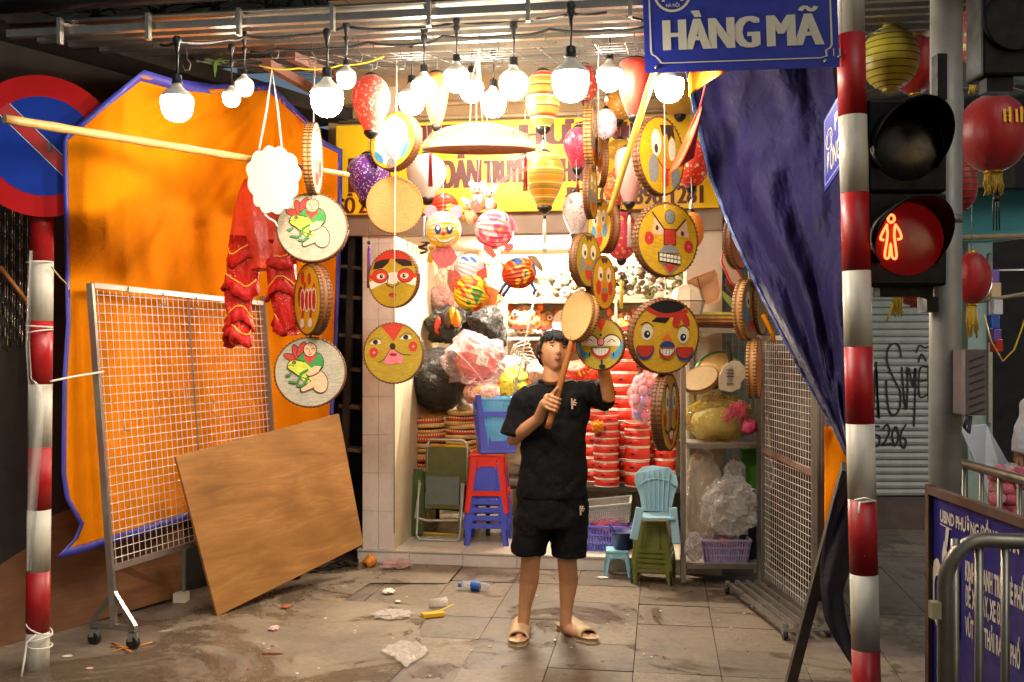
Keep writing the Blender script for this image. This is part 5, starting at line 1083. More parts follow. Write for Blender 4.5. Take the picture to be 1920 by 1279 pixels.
# ------------------------------------------------------------------ wire display racks
M_WIRE = mat('wire_white', 'cfc6ba', .35, metal=.15, var=.08); M_SQT = mat('square_tube', '9a948c', .36, metal=.8, var=.12, scale=8, dirt=.12)
def wire_panel(par, a, b, z0, z1, step=.05, lean=(0, 0, 0), r=.0023):
    a, b = V(a), V(b); d = b - a; L = d.length; n = int(round(L / step)); m = int(round((z1 - z0) / step)); mb = MB(); ln = V(lean)
    pt = lambda s, z: a + d * s + V((0, 0, z)) + ln * ((z - z0) / (z1 - z0))
    for i in range(1, n):
        mb.tube([pt(i / n, z0), pt(i / n, z1)], r, 5, caps=False)
    mb.build('vertical_wire', M_WIRE, par); par_m = MB()
    for j in range(1, m): z = z0 + (z1 - z0) * j / m; par_m.tube([pt(0, z) + V((0, -.003, 0)), pt(1, z) + V((0, -.003, 0))], r, 5, caps=False)
    par_m.build('horizontal_wire', M_WIRE, par)
    return pt
A = V((-2.205, 5.46, 0)); B = V((-1.66, 7.05, 0)); dr = (B - A).normalized(); pr = V((dr.y, -dr.x, 0))
rk = thing('wire_rack', 'tall wheeled steel rack with white wire grid before the orange tarp', 'rack', A)
lean = V((.02, 0, 0)); pt = wire_panel(rk, A, B, .43, 1.985, lean=(-.10, -.02, 0))
for e, nm in ((A, 'post'), (B, 'post')): MB().bar(V((e.x + .02, e.y, .20)), V((e.x - .10, e.y - .02, 1.995)), .032, .032, up=(0, 1, 0)).build(nm, M_SQT, rk)
MB().bar(pt(.01, 1.985), pt(.99, 1.985 - .04), .03, .03).build('top_bar', M_SQT, rk); MB().bar(pt(.01, .43), pt(.99, .43), .03, .03).build('bottom_bar', M_SQT, rk); MB().bar(pt(.5, .44), pt(.5, 1.97), .012, .012).build('middle_bar', M_SQT, rk)
for e in (A, B):
    e = e + V((.02, 0, 0))
    for s_ in (-1, 1): MB().bar(e + V((0, 0, .30)), e + pr * s_ * .14 + V((0, 0, .125)), .026, .026).build('brace', M_SQT, rk)
    MB().bar(e + pr * -.15 + V((0, 0, .115)), e + pr * .15 + V((0, 0, .115)), .03, .03).build('foot_bar', M_SQT, rk); MB().bar(e + V((0, 0, .11)), e + V((0, 0, .30)), .03, .03).build('foot_post', M_SQT, rk)
    for s_ in (-1, 1):
        c = e + pr * s_ * .13 + V((0, 0, .038)); MB().cyl(c - dr * .014, c + dr * .014, .036, n=16).build('caster', M_RUB, rk); MB().box(c + V((0, 0, .032)), (.05, .03, .045)).build('fork', M_GALV, rk)
for s_, z in ((.18, 1.98), (.36, 1.96), (.55, 1.95)):
    c = pt(s_, z) + V((0, -.02, 0)); MB().tube([c + V((-.01, 0, .015)), c + V((.01, 0, .01)), c + V((.012, -.01, -.02)), c + V((.03, -.02, -.06)), c + V((.01, -.05, -.065)), c + V((-.01, -.05, -.05))], .003, 5).build('hook', M_GALV, loc=c, label='bent wire hook on the top bar of the left wire rack', cat='hook', group='wire hooks on the left rack')
for s_, z in ((.12, 1.28), (.30, 1.32), (.46, 1.42), (.62, 1.3)):
    c = pt(s_, z) + V((0, -.01, 0)); MB().tube([c + V((0, 0, .0)), c + V((.005, -.02, -.05)), c + V((.02, -.04, -.10)), c + V((.05, -.05, -.105)), c + V((.06, -.05, -.09))], .0025, 5).build('hook', M_GALV, loc=c, label='long wire prong hooked in the grid of the left wire rack', cat='hook', group='wire prongs in the left rack grid')
# right rack on a slatted base
rk2 = thing('wire_rack', 'wheeled rack with slatted steel base and white wire panel at the right', 'rack', (1.58, 6.1, 0))
A2, B2 = V((1.69, 6.68, 0)), V((1.735, 5.72, 0)); pt2 = wire_panel(rk2, A2, B2, .10, 1.70, step=.045)
for e in (A2, B2): MB().bar(V((e.x, e.y, .06)), V((e.x, e.y, 1.71)), .03, .03, up=(0, 1, 0)).build('post', M_SQT, rk2)
MB().bar(pt2(0, 1.70), pt2(1, 1.70), .03, .03).build('top_bar', M_SQT, rk2); MB().bar(pt2(0, .95), pt2(1, .92), .03, .03).build('middle_bar', mat('rusty_bar', '8c7264', .5, metal=.5, dirt=.3), rk2)
ax, bx = V((1.43, 6.62, .075)), V((1.535, 5.60, .075))
for k in range(5): o_ = V((.072 * k - .004 * k, .012 * k, 0)); MB().bar(ax + o_, bx + o_ * .9, .024, .022).build('slat', M_SQT, rk2)
for s_ in (0, .5, 1): p = ax.lerp(bx, s_); MB().bar(p + V((-.01, 0, -.022)), p + V((.29, .05, -.022)), .024, .02).build('cross_bar', M_SQT, rk2)
for p in (ax, bx, ax + V((.28, .05, 0)), bx + V((.26, .05, 0))): MB().cyl(p + V((-.012, 0, -.048)), p + V((.012, 0, -.048)), .026, n=14).build('caster', M_RUB, rk2); MB().box(p + V((0, 0, -.03)), (.03, .03, .03)).build('fork', M_GALV, rk2)
cg = thing('corrugated_sheet', 'dark brown ribbed sheet standing behind the right wire panel', 'sheet', (1.9, 6.4, 0))
MB().grid(lambda a, b: V((1.80 + .06 * a + .010 * sin(a * 130), 6.95 - 1.2 * a, .12 + 1.5 * b)), 170, 1).build('sheet', mat('rib_brown', '4a3a30', .6, var=.2, metal=.2), cg, solid=.004)
# grey mesh wall behind the shelf
gw = thing('mesh_screen', 'grey wall panel with wire mesh behind the steel shelf', 'screen', FP(1400, 900, .5)); fbox(MB(), uR1 + .01, uR1 + .55, .55, .6, 0, 2.6).build('panel', mat('screen_grey', '70726c', .7, dirt=.2), gw)
mb = MB()
for k in range(12): mb.bar(FW(uR1 + .02 + k * .045, .54, .3), FW(uR1 + .02 + k * .045, .54, 2.5), .003, .003)
for k in range(48): mb.bar(FW(uR1 + .02, .535, .3 + k * .045), FW(uR1 + .54, .535, .3 + k * .045), .003, .003)
mb.build('wire', M_GALV, gw)

# ------------------------------------------------------------------ boards
def wood_mat(name, c1, c2, c3, sc=1.0, rough=.55):
    t = NT(name); n = t.noise(2.2 * sc, 5, .6, (.6, .6, 3.2), dist=1.3); w = t.n('ShaderNodeTexWave', wave_type='RINGS'); w.inputs['Scale'].default_value = .8; w.inputs['Distortion'].default_value = 7; w.inputs['Detail'].default_value = 3; w.inputs['Detail Scale'].default_value = .9; t.l(t.tc.outputs['Object'], w.inputs[0])
    c = t.ramp(t.math('ADD', t.math('MULTIPLY', n, .88), t.math('MULTIPLY', w.outputs['Fac'], .10)), [(.28, hexc(c1)), (.5, hexc(c2)), (.72, hexc(c3))]); c = t.mix(t.ramp(t.noise(4.5, 6, .75), [(.55, (0, 0, 0)), (.7, (.4,) * 3)]), c, hexc(c1)); g = t.noise(26, 4, .6, (.25, .25, 3)); c = t.mix(t.ramp(g, [(.4, (.35,) * 3), (.62, (0, 0, 0))]), c, hexc(c1))
    t.base(c); t.set(Roughness=rough); t.bump(g, .12, .003); return t.m
M_PLY = wood_mat('plywood', '8a5e30', 'a9753c', 'bd8c50'); M_PLYD = wood_mat('plywood_dark', '5e3a22', '74492a', '8a5a34')
c4 = [P(404, 1153, 6.07), P(678, 1020, 7.2), P(632, 776, 7.05), P(326, 856, 5.88)]; c4[0].z = .004
ex = (c4[1] - c4[0]).normalized(); ez = (c4[3] - c4[0]); ez = (ez - ex * ez.dot(ex)).normalized(); ny = ez.cross(ex)
pw = thing('plywood_board', 'large plywood board leaning against the wire rack', 'board', c4[0])
MB().add(c4 + [p + ny * -.018 for p in c4], [(0, 1, 2, 3), (7, 6, 5, 4), (0, 4, 5, 1), (1, 5, 6, 2), (2, 6, 7, 3), (3, 7, 4, 0)]).build('panel', M_PLY, pw)
rc = random.Random(4)
for i in range(22):
    t = rc.random(); e = rc.choice([0, 1]); p = c4[3].lerp(c4[2], t) if e == 0 else c4[1].lerp(c4[2], t); MB().box(p + ny * .001 - (ez * .006 if e == 0 else ex * .006), (rc.uniform(.008, .02), .003, rc.uniform(.006, .02)), MX((ex, ny, ez)).transposed() @ RY(rc.uniform(-30, 30))).build('chip', mat('pale_chip', 'd8b888', .8), pw)
pd = thing('plywood_board', 'dark brown plywood board leaning low behind the left striped pole', 'board', P(60, 1200, 5.6))
q4 = [P(-40, 1230, 5.35), P(345, 1115, 6.45), P(345, 900, 6.62), P(16, 948, 5.6), P(-40, 975, 5.5)]; MB().add(q4 + [p + V((-.012, .012, 0)) for p in q4], [list(range(5)), [9, 8, 7, 6, 5]] + [(i, (i + 1) % 5, 5 + (i + 1) % 5, 5 + i) for i in range(5)]).build('panel', M_PLYD, pd)
lb = thing('leaning_plank', 'dark plank seen on edge leaning against the right striped pole', 'plank', P(1480, 1300, 4.6))
pa, pb = V((1.275, 4.62, .0)), P(1588, 884, 4.45); d = (pb - pa).normalized(); sd = V((.325, 1, 0)).normalized(); n_ = d.cross(sd).normalized(); th_ = .045
q4 = [pa, pb, pb + sd * .34, pa + sd * .34]; MB().add([p - n_ * th_ / 2 for p in q4] + [p + n_ * th_ / 2 for p in q4], [(0, 1, 2, 3), (7, 6, 5, 4), (0, 4, 5, 1), (1, 5, 6, 2), (2, 6, 7, 3), (3, 7, 4, 0)]).build('board', wood_mat('old_plank', '1f1811', '30251a', '423425'), lb, bevel=.003)
# ------------------------------------------------------------------ shop light
tb = thing('tube_lamp', 'bright white tube lamp under the shop ceiling', 'tube lamp', FP(990, 462, .8))
MB().cyl(FP(900, 463, .8), FP(1085, 461, .8), .016, n=12).build('tube', emit('lit_tube', (1.0, .88, .68), TUBE * 6), tb)
MB().bar(FP(895, 455, .82), FP(1090, 453, .82), .06, .03).build('fitting', M_BULB, tb)
# ------------------------------------------------------------------ back shelf and what stands on it
M_SHELF = mat('shelf_board', 'b8a68c', .5, dirt=.1); M_SHELFM = mat('shelf_metal', 'a59a8c', .4, metal=.4)
bs = thing('wall_shelf', 'pale shelf unit along the back wall of the shop', 'shelf', FP(1110, 700, 1.2))
def sp(x, y, off): return FP(x, y, off)
ub0, ub1 = FP(946, 640, 1.15).x / cos(TH) - .17, uR0
def ushelf(zz, th=.025, d0=1.15, d1=1.7): return fbox(MB(), ub0, ub1 - .004, d0, d1, zz - th, zz)
zsh = [FP(1100, y, 1.15).z for y in (562, 632)] + [.52]
for zz in zsh[:2]: ushelf(zz).build('shelf_board', M_SHELF, bs)
ushelf(zsh[2], .03, .62, 1.7).build('shelf_board', M_DKWOOD, bs)
for u in (ub0 + .012, ub0 + .95): fbox(MB(), u - .012, u + .012, 1.13, 1.148, SF, 2.1).build('post', M_SHELFM, bs)
fbox(MB(), ub0, ub1 - .004, 1.702, 1.716, .55, 2.44).build('back_panel', mat('shelf_back', 'cdbfa6', .6), bs)
M_SILV = mat('silver_foil', 'd8d2c4', .3, metal=.45, var=.3, scale=30); M_SILG = mat('silver_green', 'b4c8a8', .3, metal=.4, var=.3, scale=30); M_SILD = mat('silver_dark', '6a5c48', .3, metal=.6, var=.4, scale=30)
rg = random.Random(12); sp_b = {}
for i in range(150):
    x = 1000 + rg.random() * 300; y = 500 + rg.random() * 54; off = 1.1 + rg.random() * .12; mt = rg.choice([M_SILV, M_SILD, M_SILG, M_SILD]); c = FP(x, y, off); r_ = S(9, FY(x, off))
    if mt.name not in sp_b:
        t_ = thing('silver_toy', 'shiny silver foil spinner toy in the heap on the back shelf', 'toy', c, RZ(0), 'silver foil toys heaped on the back shelf', r_)
        MB().lathe([(0, -.35), (.5, -.5), (.95, -.42), (1.0, -.2), (.8, .1), (.4, .4), (0, .45)], 14, MX.Rotation(pi / 2, 4, 'X')).build('cup', mt, t_, local=True); MB().lathe([(1.02, -.46), (1.08, -.40), (1.02, -.34)], 14, MX.Rotation(pi / 2, 4, 'X')).build('rim', M_SILV, t_, local=True)
        MB().ball((0, -.42, 0), .3, 8, 6).build('boss', M_SILD, t_, local=True); sp_b[mt.name] = t_; t_.location = c
    else: dup(sp_b[mt.name], c, RZ(rg.uniform(-50, 50)) @ RX(rg.uniform(-60, 60)), scale=r_ * rg.uniform(.8, 1.15))
def blob(name, c, r, mt, label=None, cat=None, seed=0, amp=.2, fr=2.2, par=None, nu=28, nv=18, group=None, tie=False):
    film = any(q in mt.name for q in ('clear', 'litter', 'film'))
    c = V(c); f = lambda p: 1 + amp * noise.noise(p * fr + V((seed, seed * 2, 0))) + amp * .5 * noise.noise(p * fr * 2.7 + V((0, seed, 3))) + amp * .35 * abs(noise.noise(p * fr * 5 + V((seed, 0, 7))))
    mb = MB(); mb.ball(c, r, nu, nv, fn=f)
    if film:
        rj = random.Random(seed + 5)
        for q in mb.v: q += V((rj.uniform(-1, 1) * r[0], rj.uniform(-1, 1) * r[1], rj.uniform(-1, 1) * r[2])) * .045
        mb.s = [False] * len(mb.s)
    if tie: mb.lathe([(r[0] * .10, 0), (r[0] * .22, .03), (r[0] * .3, .06)], 10, MX.Translation(c + V((0, 0, r[2] * .98))))
    return mb.build(name, mt, par, loc=None if par else c, label=label, cat=cat, group=group)
def face_mat(name, cols, sc=12):
    t = NT(name); n = t.noise(sc, 3, .6, None, dist=.8); k = len(cols); t.base(t.ramp(n, [(.28 + .44 * i / k, hexc(x)) for i, x in enumerate(cols)], 'CONSTANT')); t.set(Roughness=.6); t.bump(t.noise(40, 4), .6, .02); return t.m
M_LION = face_mat('lion_fur', ['c8301c', 'e8882c', 'f2e2c0', 'e8c040', 'd84a24', 'efe6d8'])
def lion(x, y, off, r, label, seed):
    c = FP(x, y, off); o = thing('lion_mask', label, 'lion mask', c, group='lion dance heads on the shelves'); blob('head', c, (r, r * .8, r * .8), M_LION, seed=seed, amp=.18, par=o)
    for s_ in (-1, 1):
        q = c + FU * s_ * r * .45 - FN * r * .78 + V((0, 0, r * .35)); MB().ball(q, r * .2, 10, 8).build('eye', paint('white'), o); MB().ball(q - FN * r * .14, r * .1, 8, 6).build('pupil', M_CAP, o); MB().ball(c + FU * s_ * r * .85 + V((0, 0, r * .75)), (r * .2, r * .1, r * .3), 10, 8).build('ear', paint('orange'), o)
    MB().box(c - FN * r * .82 - V((0, 0, r * .4)), (r * 1.2, r * .15, r * .2), RF).build('mouth', paint('dkred'), o); MB().tube([c - FN * r * .6 + FU * r * (k / 6 - 1) * 1.0 - V((0, 0, r * .62 + .02 * (k % 2))) for k in range(13)], .014, 6).build('beard', paint('white'), o)
lion(985, 600, 1.3, .15, 'red and white lion dance mask on the shelf above the young man', 3); lion(1022, 605, 1.4, .12, 'second lion dance mask partly behind the first one', 8); lion(1165, 605, 1.35, .12, 'lion dance mask behind the smiling clown drum', 11)
o = thing('paper_fan', 'round white paper disc standing on the shelf above the head', 'disc', FP(1062, 606, 1.3)); q = FP(1062, 606, 1.3); MB().prism(disc(S(27, 8.3), 0, 28), .02, MX.Translation(q) @ RF.to_4x4() @ MX.Rotation(pi / 2, 4, 'X')).build('disc', mat('paper_white', 'efe8da', .6), o); MB().tube([q + V((0, .02, -.1)), q + V((0, .03, -.2))], .01, 6).build('handle', M_BAM, o)
# black bags, pink drum bag and other bags at the left
M_BBAG = NT('black_bag'); M_BBAG.base((.012, .011, .011)); M_BBAG.set(Roughness=.28); M_BBAG.bump(M_BBAG.noise(16, 5, .7, None, dist=2.0), .9, .05); M_BBAG = M_BBAG.m
def clear_mat(name, col, alpha, bs=18, rough=.16):
    t = NT(name); t.base(hexc(col)); t.set(Roughness=rough * .7, Coat_Weight=.4); t.b.inputs['Specular IOR Level'].default_value = .9; n = t.noise(bs, 5, .75, None, dist=2.2); t.bump(n, .7, .03)
    lw = t.n('ShaderNodeLayerWeight'); lw.inputs[0].default_value = .35; t.set(Alpha=t.math('MINIMUM', 1.0, t.math('ADD', t.math('ADD', t.math('MULTIPLY', n, .45), alpha - .3), t.math('MULTIPLY', lw.outputs['Facing'], .45)))); return t.m
M_CLR = clear_mat('clear_bag', 'e6dcd0', .36); M_CLRP = clear_mat('pink_clear_bag', 'f0cfd0', .38); M_CLRY = clear_mat('yellow_clear_bag', 'd8b830', .5)
gy = .9
blob('garbage_bag', FP(822, 712, .75), (.24, .2, .26), M_BBAG, 'big round black bag wedged against the left wall below the pink bag', 'bag', 1, .12, group='black plastic bags')
blob('garbage_bag', FP(838, 610, .95), (.17, .15, .15), M_BBAG, 'open black bag full of masks beside the left pillar', 'bag', 4, .35, group='black plastic bags')
blob('garbage_bag', FP(905, 605, 1.0), (.17, .15, .20), M_BBAG, 'black bag under the yellow rooster lantern', 'bag', 6, .35, group='black plastic bags')
blob('garbage_bag', FP(938, 630, 1.05), (.055, .05, .11), M_BBAG, 'small knotted black bag at the edge of the back shelf', 'bag', 9, .3, tie=True, group='black plastic bags')
for x, y, cl, lab in ((822, 610, 'red', 'red paper mask poking out of the open black bag'), (848, 592, 'yellow', 'yellow paper horn poking out of the open black bag'), (856, 598, 'orange', 'orange paper horn poking out of the open black bag'), (840, 600, 'brown', 'brown paper mask poking out of the open black bag')):
    c = FP(x, y, .82); MB().lathe([(.0, .08), (.02, .06), (.035, 0), (.03, -.06), (0, -.09)], 10, MX.Translation(c) @ RX(20).to_4x4()).build('paper_mask', paint(cl), loc=c, label=lab, cat='paper toy')
blob('clear_bag', FP(850, 520, 1.1), (.14, .12, .22), clear_mat('rosy_clear', 'd88a7c', .55), 'rosy clear plastic bag hanging above the open black bag', 'bag', 3, .25)
blob('clear_bag', FP(915, 545, 1.2), (.13, .12, .18), clear_mat('orange_clear', 'd87a4c', .6), 'orange clear plastic bag behind the rooster lantern', 'bag', 5, .25)
pb_ = thing('drum_bag', 'translucent pink bag holding a red drum, tied with white string', 'bag', FP(892, 680, .62)); c = FP(892, 680, .62); blob('film', c, (.24, .2, .215), M_CLRP, seed=2, amp=.34, fr=1.4, par=pb_)
MB().lathe([(0, -.09), (.15, -.09), (.15, .09), (0, .09)], 24, MX.Translation(c) @ RZ(20).to_4x4() @ MX.Rotation(pi / 2, 4, 'X')).build('drum', paint('red'), pb_); MB().box(c + V((.06, -.2, .02)), (.09, .006, .08), RZ(12) @ RY(15)).build('label_card', paint('white'), pb_)
MB().tube([c + V((-.18, -.17, .12)), c + V((-.05, -.215, .0)), c + V((.09, -.2, -.17))], .004, 5).build('tie', M_STR, pb_)
blob('clear_bag', FP(905, 738, .6), (.15, .12, .09), face_mat('mixed_pink', ['c8606c', 'e0c060', 'd88a90', 'efc8c0', 'c04c5c'], 18), 'bag of pink and yellow paper pieces below the drum bag', 'bag', 7, .2)
blob('lion_costume', FP(962, 722, .72), (.13, .1, .14), face_mat('lion_yellow', ['d83a1c', 'eccf2c', 'f0d83c', 'e8c02c', '3a7a3c', 'd8481c'], 14), 'yellow and red folded lion costume beside the young man', 'costume', 2, .3)
blob('lion_costume', FP(1085, 700, .75), (.17, .12, .10), face_mat('lion_red', ['d83018', 'e04a20', 'c8281a', 'ecc02c'], 8), 'red folded lion costume behind the young man shoulder', 'costume', 5, .25)
# white hangers bundle
hg = thing('hanger_bundle', 'bundle of white plastic hangers stuck between bag and young man', 'hangers', FP(975, 660, .8)); 
for i in range(7):
    c = FP(965 + i * 3, 650 + i * 5, .78 + .01 * i); d = V((.10, -.03, .03 - .012 * i)); MB().tube([c, c + d, c + d + V((.015, 0, .02)), c + d + V((0, 0, .03)), c + V((0, 0, .012 + .004 * i)), c + V((-.03, 0, -.05)), c + V((.0, 0, -.09))], .005, 5).build('hanger', M_STR, hg)
cord([FP(1005, 545, .6), FP(985, 640, .6), FP(965, 735, .6)], .007, 'string', 'taut white string from the fish lantern down to the costume', M_STR)
# trays stacked at the left
rt = random.Random(8); TRC = ['b4763c', 'c08a48', 'a86438', 'b8402c', 'c8a060']
ORDN = ['lowest', 'second', 'third', 'fourth', 'fifth', 'sixth', 'seventh', 'eighth', 'ninth', 'tenth', 'eleventh', 'twelfth', 'thirteenth', 'topmost']
trp = {}
for col, (x, yb, n, off, lab) in enumerate(((803, 905, 14, .82, 'left stack behind the olive chair'), (866, 872, 12, .86, 'right stack beside the blue stool'), (832, 900, 12, 1.1, 'rear stack between the two front ones'))):
    for k in range(n):
        Y = FY(x, off); c = FP(x, 900, off); c.z = FP(x, yb, off).z + k * .0385 * Y / 8.0 + rt.uniform(-.002, .002); c.x += rt.uniform(-.016, .016); key = TRC[rt.randrange(5)]
        lb_ = 'flat bamboo drum, %s%s of the %s' % (ORDN[k] if k < n - 1 else 'topmost', ' from the bottom' if 0 < k < n - 1 else '', lab)
        if key not in trp:
            t_ = thing('flat_drum', lb_, 'drum', c, RX(3), 'flat bamboo drums in the stacks'); M_ = mat('tray_' + key, key, .6, var=.2, scale=18)
            MB().lathe([(0, .012), (.125, .014), (.137, .018), (.140, .006), (.140, -.010), (.137, -.018), (.125, -.014), (0, -.014)], 30).build('shell', M_, t_, local=True)
            mb = MB()
            for q in range(40): a = 2 * pi * q / 40; mb.box((.1395 * cos(a), .1395 * sin(a), .010), (.006, .010, .016), MX.Rotation(a, 3, 'Z'))
            mb.build('binding', mat('tray_binding', 'e0b878', .6), t_, local=True); trp[key] = t_
        else: dup(trp[key], c, RX(rt.uniform(-4, 5)) @ RY(rt.uniform(-3, 3)) @ RZ(rt.uniform(0, 90)), lb_)
bst = thing('low_shelf', 'low dark stand carrying the flat drum stacks', 'stand', FP(830, 1000, .8)); zls = FP(803, 905, .82).z - .02; fbox(MB(), uL1 + .02, uL1 + .62, .62, 1.3, zls - .03, zls).build('top', M_DKWOOD, bst)
for u in (uL1 + .04, uL1 + .6):
    for o_ in (.65, 1.28): fbox(MB(), u - .015, u + .015, o_ - .015, o_ + .015, SF, zls - .03).build('leg', M_DKWOOD, bst)
tilt_t = thing('flat_drum', 'flat tan drum tilted on top of the left stack', 'drum', FP(808, 768, .85), RX(35), 'flat bamboo drums in the stacks'); MB().lathe([(0, .012), (.125, .014), (.14, .010), (.14, -.012), (0, -.014)], 30).build('shell', mat('tray_c08a48', 'c08a48', .6), tilt_t, local=True)
for i, (x, y, cl, lab) in enumerate(((808, 478, 'e8b42c', 'yellow price card hanging on the inner shop wall'), (800, 452, 'e8e0d0', 'white plastic strip hanging over the yellow card'), (868, 640, 'c8a878', 'coil of pale rope stuffed between the black bags'))):
    c = FP(x, y, .6 if i < 2 else .8)
    if i < 2: MB().box(c, (.05, .01, .13), RF @ RY(8 + 6 * i)).build('hanging_card', mat('card_%d' % i, cl, .5), loc=c, label=lab, cat='card')
    else: MB().tube([c + V((.07 * cos(k * .7) * (1 - k * .02), -.05, .05 * sin(k * .7) - .002 * k)) for k in range(30)], .008, 6).build('rope_coil', mat('rope', cl, .8), loc=c, label=lab, cat='rope')
c = FP(795, 440, .45); MB().tube([c + V((.04 * sin(k * 1.1), -.02 * cos(k * 1.7), -.010 * k)) for k in range(16)], .012, 6).build('chain', mat('dark_chain', '4a3a2c', .5, metal=.5), loc=c, label='dark twisted chain hanging at the inner edge of the left pillar', cat='chain')
for i, (x, y, off, r, cl, lab) in enumerate(((825, 560, 1.25, .10, 'c8a4a0', 'pale pink plastic wrapped ball behind the black bags'), (918, 478, 1.3, .09, 'e0b070', 'tan wrapped paper ball behind the blue white lantern'), (960, 690, 1.0, .10, 'e8dcc8', 'white wrapped package behind the hangers'), (1012, 700, 1.0, .11, 'd8b0a0', 'rosy wrapped package just behind the young man'), (1075, 640, 1.25, .09, 'b8602c', 'brown wrapped package on the shelf behind the tray drum'), (1215, 600, 1.25, .09, 'd8d0c0', 'whitish foil lantern folded on the shelf behind the laughing drum'), (1270, 640, 1.3, .08, 'c85040', 'red wrapped package on the shelf edge at the right'), (880, 760, .9, .10, 'd0c0b0', 'pale wrapped package above the right flat drum stack'))):
    blob('wrapped_package', FP(x, y, off), (r, r * .8, r), mat('wrap_%d' % i, cl, .3, var=.35, scale=22, coat=.3, bump=.7, bscale=22, dist=.02), lab, 'package', i + 3, .3)
# ------------------------------------------------------------------ plastic stools
def stool(name, label, base, wt, wb, h, mt, rot, group=None, arch=True, rung=True, th=.012, ap=.16):
    o = thing(name, label, 'stool', base, rot, group); L = lambda b: b.build
    mb = MB(); mb.box((0, 0, h - .012), (wt, wt, .024)); mb.build('seat', mt, o, local=True, bevel=.006)
    lw = wt * .24
    for sx in (-1, 1):
        for sy in (-1, 1):
            mb = MB()
            for ax in (0, 1):
                t0, b0 = wt / 2, wb / 2
                def q(s, z, inner):
                    e = b0 + (t0 - b0) * (z / (h - .024)); w = lw * (.62 + .38 * z / h)
                    return (sx * (e - (w if inner else 0)), sy * e, z) if s == 0 else (sx * e, sy * (e - (w if inner else 0)), z)
                v = [q(ax, 0, 0), q(ax, 0, 1), q(ax, h - .024, 1), q(ax, h - .024, 0)]; dn = V((0, -sy * th, 0)) if ax == 0 else V((-sx * th, 0, 0))
                mb.add(v + [V(p) + dn for p in v], [(0, 1, 2, 3), (7, 6, 5, 4), (0, 4, 5, 1), (1, 5, 6, 2), (2, 6, 7, 3), (3, 7, 4, 0)])
            mb.weld().build('leg', mt, o, local=True)
    for k in range(4):
        r = RZ(90 * k); e1 = wb / 2 + (wt - wb) / 2 * .92; mb = MB(); zz = h - .024; ah = h * ap; w = wt - 2 * lw + .004
        pts = [(-w / 2, zz), (w / 2, zz), (w / 2, zz - ah * 1.5), (w * .36, zz - ah), (-w * .36, zz - ah), (-w / 2, zz - ah * 1.5)] if arch else [(-w / 2, zz), (w / 2, zz), (w / 2, zz - ah), (-w / 2, zz - ah)]
        fr_ = [r @ V((x, -(wb / 2 + (wt - wb) / 2 * (z / zz)) , z)) for x, z in pts]; bk_ = [r @ V((x, -(wb / 2 + (wt - wb) / 2 * (z / zz)) + th, z)) for x, z in pts]; n = len(pts)
        mb.add(fr_ + bk_, [list(range(n)), [n + i for i in range(n)][::-1]] + [(i, (i + 1) % n, n + (i + 1) % n, n + i) for i in range(n)]); mb.build('apron', mt, o, local=True)
        if rung: e2 = wb / 2 + (wt - wb) / 2 * .33; MB().box(r @ V((0, -e2 + th * .6, h * .33)), (wb - lw * 1.2, th, h * .085) if k % 2 == 0 else (th, wb - lw * 1.2, h * .085)).build('rung', mt, o, local=True)
    return o
M_PBLU = mat('stool_blue', '4a55c8', .35, var=.05, spec=.5); M_PRED = mat('stool_red', 'd8301c', .35, var=.05); M_PGRN = mat('stool_green', '6a702a', .38, var=.06, dirt=.12); M_PLBL = mat('chair_pale_blue', '8fb6c4', .4, var=.05, dirt=.1); M_PNVY = mat('plastic_navy', '2a2f6a', .35, var=.05)
sb = FP(916, 1016, .42); sb.z = SF
ST = [stool('plastic_stool', 'blue plastic stool at the bottom of the stack beside the olive chair', sb, .27, .345, .45, M_PBLU, RF @ RZ(4), 'blue stools in the stack')]
for k in range(1, 4): dup(ST[0], sb + V((rt.uniform(-.004, .004), 0, .062 * k)), RF @ RZ(4 + rt.uniform(-2, 2)), ['', 'second blue stool from the bottom of the stack', 'third blue stool from the bottom of the stack', 'blue stool directly under the red one'][k])
stool('plastic_stool', 'red plastic stool on top of the blue stool stack', sb + V((0, 0, .252)), .272, .348, .45, M_PRED, RF @ RZ(5))
iv = stool('plastic_stool', 'blue stool turned upside down on the red stool, holding a basket', sb + V((.06, 0, .252 + .45 + .46)), .28, .36, .455, mat('stool_violet', '5a63d2', .35, var=.05), RF @ RZ(16) @ RX(180))
def basket(name, label, c, w, d, h, mt, rot, taper=.86, nx=12, nz=5, group=None, bar=.006):
    o = thing(name, label, 'basket', c, rot, group); f = lambda s, t, z: None
    def wall(k):
        mb = MB(); L = w if k % 2 == 0 else d; D = d if k % 2 == 0 else w; r = RZ(90 * k); n = max(3, int(round(nx * L / w)))
        pt = lambda s, z: r @ V((s * L / 2 * (taper + (1 - taper) * z / h), -D / 2 * (taper + (1 - taper) * z / h), z))
        for i in range(n + 1): s = -1 + 2 * i / n; mb.bar(pt(s, 0), pt(s, h), bar, bar * .8)
        for j in range(nz + 1): z = h * j / nz; mb.bar(pt(-1, z), pt(1, z), bar * .8, bar * (1.6 if j in (0, nz) else 1))
        return mb.build('wall', mt, o, local=True)
    for k in range(4): wall(k)
    mb = MB(); r4 = [V((w / 2, d / 2, h)), V((-w / 2, d / 2, h)), V((-w / 2, -d / 2, h)), V((w / 2, -d / 2, h))]
    for i in range(4): mb.bar(r4[i], r4[(i + 1) % 4], .016, .014)
    mb.build('rim', mt, o, local=True); MB().box((0, 0, .003), (w * taper, d * taper, .006)).build('bottom', mt, o, local=True); return o
basket('basket', 'light blue basket inside the upturned blue stool', sb + V((.06, -.02, .252 + .475)), .26, .26, .40, mat('basket_sky', '6fb4dc', .4), RF @ RZ(16), nx=14, nz=10, bar=.011)
